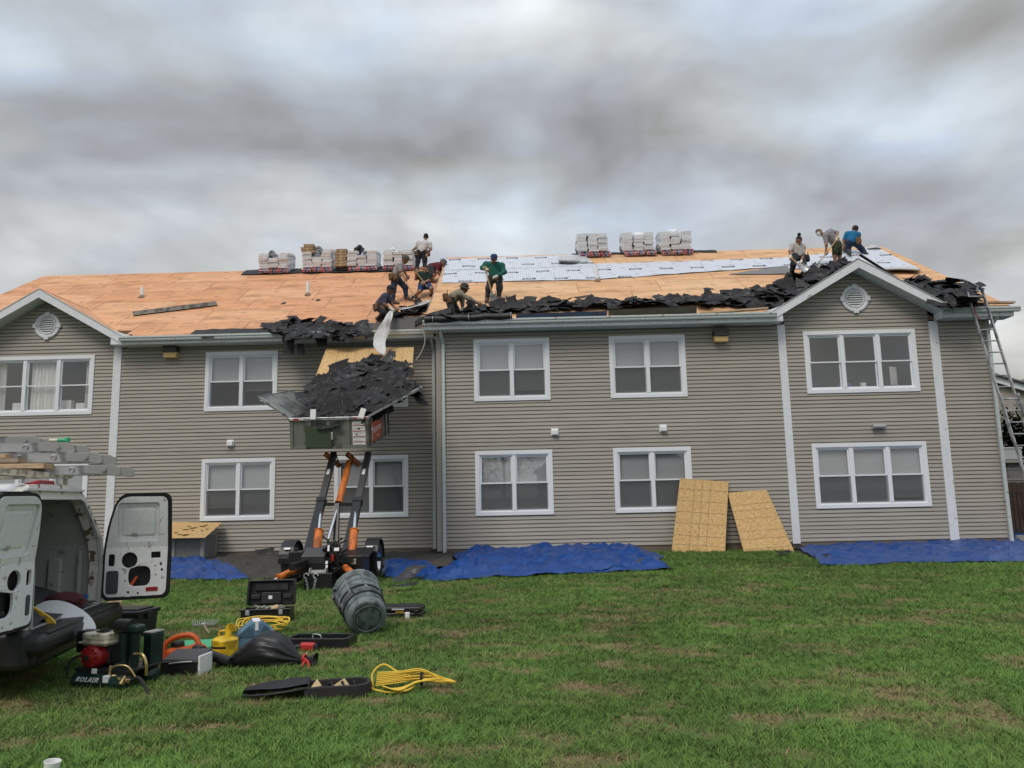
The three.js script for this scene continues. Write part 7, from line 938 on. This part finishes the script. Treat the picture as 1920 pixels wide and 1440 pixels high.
// ---------- beyond the right end of the building ----------
function leafCrown(r, parts, n, size, seed) {                // many small leaf faces spread through clumps
  const g = rng(seed), pos = [], uv = [], nor = [], up = V(0, 1, 0);
  for (let k = 0; k < n; k++) {
    const [cx, cy, cz, cr] = parts[Math.floor(g() * parts.length)], d = V(g() - 0.5, g() - 0.5, g() - 0.5).normalize(), q = Math.pow(g(), 0.4) * cr * (0.75 + 0.5 * vnoise(d.x * 3 + cx, d.y * 3 + d.z * 2, seed));
    const c = V(cx + d.x * q, cy + d.y * q * 0.85, cz + d.z * q), a = V(g() - 0.5, g() - 0.5, g() - 0.5).normalize(), b = a.clone().cross(d.clone().lerp(up, 0.3)).normalize(), s = size * (0.6 + g() * 0.8);
    const P = [c.clone().addScaledVector(a, -s), c.clone().addScaledVector(b, s * 0.45), c.clone().addScaledVector(a, s), c.clone().addScaledVector(b, -s * 0.45)], nn = a.clone().cross(b);
    for (const i of [0, 1, 2, 0, 2, 3]) { pos.push(P[i].x, P[i].y, P[i].z); nor.push(nn.x, nn.y, nn.z); uv.push(k % 7 / 7, 0.5); }
  }
  const o = new THREE.BufferGeometry(); o.setAttribute('position', new THREE.Float32BufferAttribute(pos, 3)); o.setAttribute('normal', new THREE.Float32BufferAttribute(nor, 3)); o.setAttribute('uv', new THREE.Float32BufferAttribute(uv, 2)); return o;
}
const leafM = [[0.035, 0.062, 0.022], [0.045, 0.075, 0.028], [0.03, 0.05, 0.022]].map(([r, g, b]) => new THREE.MeshPhysicalMaterial({ color: L(r, g, b), roughness: 0.8, side: THREE.DoubleSide, transmission: 0.12, thickness: 0 }));
function tree(x, z, h, w, label, seed, m, leaves = 5000, low = 0.3) {
  const t = thing('tree', label, 'tree', [x, gy(x, z), z]), g = rng(seed), cl = []; const b = new B(); b.tube([[0, -0.1, 0], [0.1, h * 0.3, 0.05], [0, h * 0.75, 0]], 0.05 * h * 0.35, 10, 8);
  for (let k = 0; k < 9; k++) { const a = g() * 6.28, y = h * (low + 0.05 + (0.9 - low) * g()), r = w * (0.35 + 0.3 * g()) * (1.1 - y / h * 0.6); cl.push([Math.cos(a) * r, y, Math.sin(a) * r, w * (0.32 + 0.16 * g())]); b.tube([[0, y * 0.6, 0], [Math.cos(a) * r * 0.5, y * 0.85, Math.sin(a) * r * 0.5], [Math.cos(a) * r, y, Math.sin(a) * r]], 0.012 * h * 0.4, 8, 5); }
  cl.push([0, h * 0.8, 0, w * 0.45]); b.mesh('trunk', M.oldWood, t); addMesh('crown', leafCrown(w, cl, leaves, 0.12 * Math.max(0.7, h / 8), seed + 9), m, t); return t;
}
{
  const at = (px, py, z) => atZ(px, py, z);
  // neighbouring house end: siding courses, gable roof, white fascia
  const a = at(1876, 806, -16), hx = a.x - 3.4, h = thing('neighbour_house', 'taupe sided house with white eaves behind the right end of the building', 'house', [hx, 0, -16]);
  const y1 = a.y, y0 = y1 - 0.2; const wall = sub(h, 'wall'); for (let k = 0; k < Math.ceil(y1 / 0.22); k++) new B().ext([[0, 0], [-0.03, 0.01], [-0.008, 0.22], [0, 0.22]], 9.5, TM(0, k * 0.22, 0, 0, Math.PI / 2, 0)).mesh('siding_panel', M.sidingB, wall);
  new B().box(9.5, y1, 6, 4.75, y1 / 2, -3.1).mesh('wall_body', M.siding, h); void y0;
  const pk = at(1862, 745, -16).y; new B().ext([[-0.6, 0], [9.9, 0], [3.0, pk - y1 + 0.8]], 7.2, TM(0, y1 + 0.1, -6.8)).mesh('gable', M.sidingC, h); new B().bar([2.6, pk + 0.95, 0.6], [10.2, y1 - 0.05, 0.6], 0.12, 0.34).bar([-0.8, y1 - 0.05, 0.6], [2.8, pk + 0.95, 0.6], 0.12, 0.34).mesh('rake_board', M.trim, h); new B().box(10, 0.2, 0.3, 4.6, y1 - 0.05, 0.2).mesh('fascia', M.trim, h);
  { const r = new B(); r.bar([2.9, pk + 1.02, -3], [10.3, y1 + 0.1, -3], 7.6, 0.08).bar([2.9, pk + 1.02, -3], [-0.9, y1 + 0.1, -3], 7.6, 0.08); r.mesh('roof', M.roofGrey, h); }
  // trees and hedge
  tree(at(1905, 850, -9).x + 0.8, -9, 4.0, 2.6, 'dark leafy tree between the ladder and the neighbouring house', 81, leafM[0], 9000, 0.05);
  tree(at(1918, 760, -30).x + 1.6, -30, 8.6, 4.4, 'far tree rising over the neighbouring roof beyond the ladder', 85, leafM[1], 6000);
  // flat-roofed grey shed with a box on its roof
  const s = at(1882, 868, -5.5), sh = thing('grey_shed', 'low grey flat-roofed shed with a metal box on top beyond the ladder', 'shed', [s.x - 0.2, 0, -5.5]); const sy = s.y; new B().box(5, sy, 2.4, 2.5, sy / 2, -1.3).mesh('wall', mat(L(0.2, 0.2, 0.195), 0.8, { map: rep(T.mottle, 1.5) }), sh); for (let k = 0; k < 4; k++) new B().box(5, 0.03, 0.02, 2.5, sy - 0.35 * k - 0.2, -0.09).mesh('wall_seam', M.greySteel, sh); new B().box(5.3, 0.1, 2.7, 2.5, sy + 0.05, -1.3).mesh('flat_roof', M.greySteel, sh); new B().rbox(0.7, 0.4, 0.6, 0.03, 0.75, sy + 0.32, -0.7).rbox(0.75, 0.06, 0.65, 0.02, 0.75, sy + 0.5, -0.7).mesh('roof_unit', M.galv, sh);
  // brown board fence, black railing, concrete step
  const f = at(1884, 905, -3.4), fe = thing('board_fence', 'dark brown board fence behind the black railing at the right edge', 'fence', [f.x - 0.1, 0, -3.4]); const fg = [0, 1, 2].map((i) => new B().rbox(0.136, f.y - 0.06, 0.02, 0.004, i * 0.5, (f.y - 0.06) / 2 + 0.05, 0).geo().translate(-i * 0.5, 0, 0)); for (let k = 0; k < 22; k++) { const o = addMesh('board', fg[k % 3], M.fence, fe); o.position.set(0.07 + k * 0.143, 0.01 * (k % 3), (k % 2) * 0.006); } new B().box(3.2, 0.09, 0.04, 1.6, f.y - 0.3, -0.05).box(3.2, 0.09, 0.04, 1.6, 0.35, -0.05).mesh('rail', M.fence, fe);
  const r0 = at(1889, 925, -1.0), rl = thing('black_railing', 'black metal railing with vertical bars at the right edge', 'railing', [r0.x, 0, -1.0]); const ry = r0.y; new B().bar([0, ry, 0], [2.4, ry, 0], 0.05, 0.035).mesh('top_rail', M.blackPaint, rl); new B().bar([0, 0.32, 0], [2.4, 0.32, 0], 0.035, 0.03).mesh('bottom_rail', M.blackPaint, rl); for (let k = 0; k < 3; k++) new B().box(0.05, ry, 0.05, 0.02 + k * 1.18, ry / 2, 0).box(0.1, 0.02, 0.1, 0.02 + k * 1.18, 0.24, 0).mesh('post', M.blackPaint, rl); for (let k = 1; k < 20; k++) new B().box(0.016, ry - 0.34, 0.016, k * 0.12, (ry + 0.32) / 2, 0).mesh('bar', M.blackPaint, rl);
  const pad = new B().rbox(4, 0.2, 2.2, 0.02, 14.65, 0.08, -1.1).top('concrete_landing', M.conc, 'pale concrete landing under the black railing', 'landing'); void pad;
}
// ---------- what the windows mirror: houses and trees behind the photographer ----------
{
  const house = (x, z, w, h, pk, label) => { const t = thing('street_house', label, 'house', [x, 0, z]); new B().box(w, h, 9, 0, h / 2, 4.5).mesh('wall', M.sidingC, t); new B().ext([[-w / 2 - 0.5, 0], [w / 2 + 0.5, 0], [0, pk]], 10, TM(0, h, -0.5)).mesh('roof', M.roofGrey, t); for (const k of [-1, 1]) { const wd = sub(t, 'window', [k * w * 0.25, h * 0.55, -0.03]); new B().box(1.1, 1.3, 0.05).mesh('frame', M.vinyl, wd); new B().box(0.9, 1.1, 0.06).mesh('pane', M.dark, wd); } };
  house(-13, 52, 13, 4.2, 4.4, 'gabled house behind the photographer, left of the pair mirrored in the windows'); house(9, 55, 15, 4.0, 5.0, 'gabled house behind the photographer, right of the pair mirrored in the windows');
  tree(-2, 58, 9, 4.5, 'tree between the two houses behind the photographer', 91, leafM[1], 2500); tree(24, 56, 10, 5.5, 'tree right of the houses behind the photographer', 95, leafM[0], 2500);
  const p = thing('utility_pole', 'wooden utility pole mirrored in the lower windows', 'utility pole', [-4.2, 0, 46]); new B().cyl([0, 0, 0], [0, 7.5, 0], 0.14, 0.1).mesh('pole', M.oldWood, p); new B().bar([-1.1, 7, 0], [1.1, 7, 0], 0.1, 0.1).mesh('cross_arm', M.oldWood, p);
}
// ---------- grass ----------
{
  const blade = (g, x, z, h, w, lean, dir, pos, nor) => {        // a bent blade of three pieces
    const c = Math.cos(dir), s = Math.sin(dir), sx = -s * w, sz = c * w, P = (t, k) => [x + c * lean * h * t * t + sx * k, h * (t - 0.25 * lean * t * t), z + s * lean * h * t * t + sz * k];
    const a = P(0, 1), b = P(0, -1), d = P(0.5, 0.85), e = P(0.5, -0.85), f = P(1, 0), n = [-c * 0.6, 0.75, -s * 0.6];
    for (const q of [a, b, d, b, e, d, d, e, f]) { pos.push(...q); nor.push(...n); } void g;
  };
  const tuft = (seed, n, rad, h0, h1, flat = 0) => { const g = rng(seed), pos = [], nor = []; for (let k = 0; k < n; k++) { const a = g() * 6.28, r = Math.sqrt(g()) * rad; blade(g, Math.cos(a) * r, Math.sin(a) * r, lerp(h0, h1, g()), 0.0016 + 0.0016 * g(), 0.3 + g() * 0.9 + flat, g() * 6.28, pos, nor); } const o = new THREE.BufferGeometry(); o.setAttribute('position', new THREE.Float32BufferAttribute(pos, 3)); o.computeVertexNormals(); return o; };
  const gm = new THREE.MeshPhysicalMaterial({ color: 0xffffff, roughness: 0.85, specularIntensity: 0.35, side: THREE.DoubleSide, transmission: 0.15, thickness: 0 }), sm = mat(0xffffff, 0.9, DS);
  const far = 3.2, r = rng(2024), tmp = new THREE.Object3D(), col = new THREE.Color();
  const inTarp = (x, z) => (x > -2.6 && x < 3.0 && z < 4.1 && z > 0.2) || (x > 6.4 && z < 3.4) || (x < -2.6 && x > -9 && z < 3.4);
  const lists = [[], [], [], [], []];
  const N = 300000;
  for (let k = 0; k < N; k++) {
    const d = lerp(3.6, 19.8, Math.pow(r(), 1.45)), z = 20.2 - d, half = d * 0.76 + 0.6, x = (r() * 2 - 1) * half; if (z < 0.2 || inTarp(x, z) || z < -0.1) continue;
    const p = fbm(x * 0.9 + 50, z * 0.9 + 50, 601, 4), q = fbm(x * 2.6 + 20, z * 2.6 + 20, 611, 3), s = 0.8 + 0.7 * q + d * 0.02;
    const stripe = 0.5 + 0.5 * Math.sin((x * 0.35 + z) * 2.1 + 2 * fbm(x * 0.2 + 9, z * 0.5 + 9, 633, 2));
    const dry = Math.max(sstep(0.6, 0.72, fbm(x * 2.6 + 70, z * 4.2 + 70, 621, 4) + 0.06 * stripe - 0.06 * sstep(8, 3, z)), 0.4 * sstep(0.55, 0.75, fbm(x * 0.7 + 30, z * 1.3 + 30, 641, 3))) * (z > 3 ? 1 : 0.2);
    if (dry > 0.35 && r() < dry * 0.6) { lists[3 + (k & 1)].push([x, z, 0.7 + r() * 0.7, r() * 6.28, 0, dry]); continue; }
    lists[k % 3].push([x, z, s * (0.48 + 0.45 * r()), r() * 6.28, p, dry]);
  }
  const far2 = rng(99);
  const geos = [tuft(1, 11, 0.032, 0.03, 0.075), tuft(2, 12, 0.034, 0.025, 0.06), tuft(3, 9, 0.03, 0.035, 0.095), tuft(4, 13, 0.05, 0.012, 0.03, 1.4), tuft(5, 12, 0.045, 0.01, 0.035, 1.2)];
  lists.forEach((l, i) => {
    const straw = i > 2, m = new THREE.InstancedMesh(geos[i], straw ? sm : gm, l.length); m.name = straw ? numbered('dry_clippings') : numbered('grass');
    l.forEach(([x, z, s, a, p, dry], k) => {
      tmp.position.set(x, gy(x, z) - 0.004 + (straw ? 0.015 : 0), z); tmp.rotation.set((far2() - 0.5) * 0.3, a, (far2() - 0.5) * 0.3); tmp.scale.set(s * 1.15, s, s * 1.15); tmp.updateMatrix(); m.setMatrixAt(k, tmp.matrix);
      const v = far2(); if (straw) col.setRGB(0.24 + 0.16 * v, 0.165 + 0.11 * v, 0.09 + 0.07 * v); else { const b = 0.75 + 0.5 * v + 0.5 * (p - 0.5); col.setRGB((0.128 + 0.06 * dry + 0.035 * v) * b, (0.25 + 0.03 * (p - 0.5)) * b, (0.06 + 0.025 * dry) * b); } m.setColorAt(k, col);
    });
    m.castShadow = m.receiveShadow = true; m.userData.kind = 'stuff'; scene.add(m);
    tag(m, straw ? (i === 3 ? 'pale brown dry clippings lying in patches on the lawn' : 'finer brown dry clippings mixed into the lawn') : ['green mown grass covering the lawn', 'short green grass filling the lawn', 'longer green grass tufts across the lawn'][i], 'grass');
  });
  void far;
}
renderer.render(scene, camera);
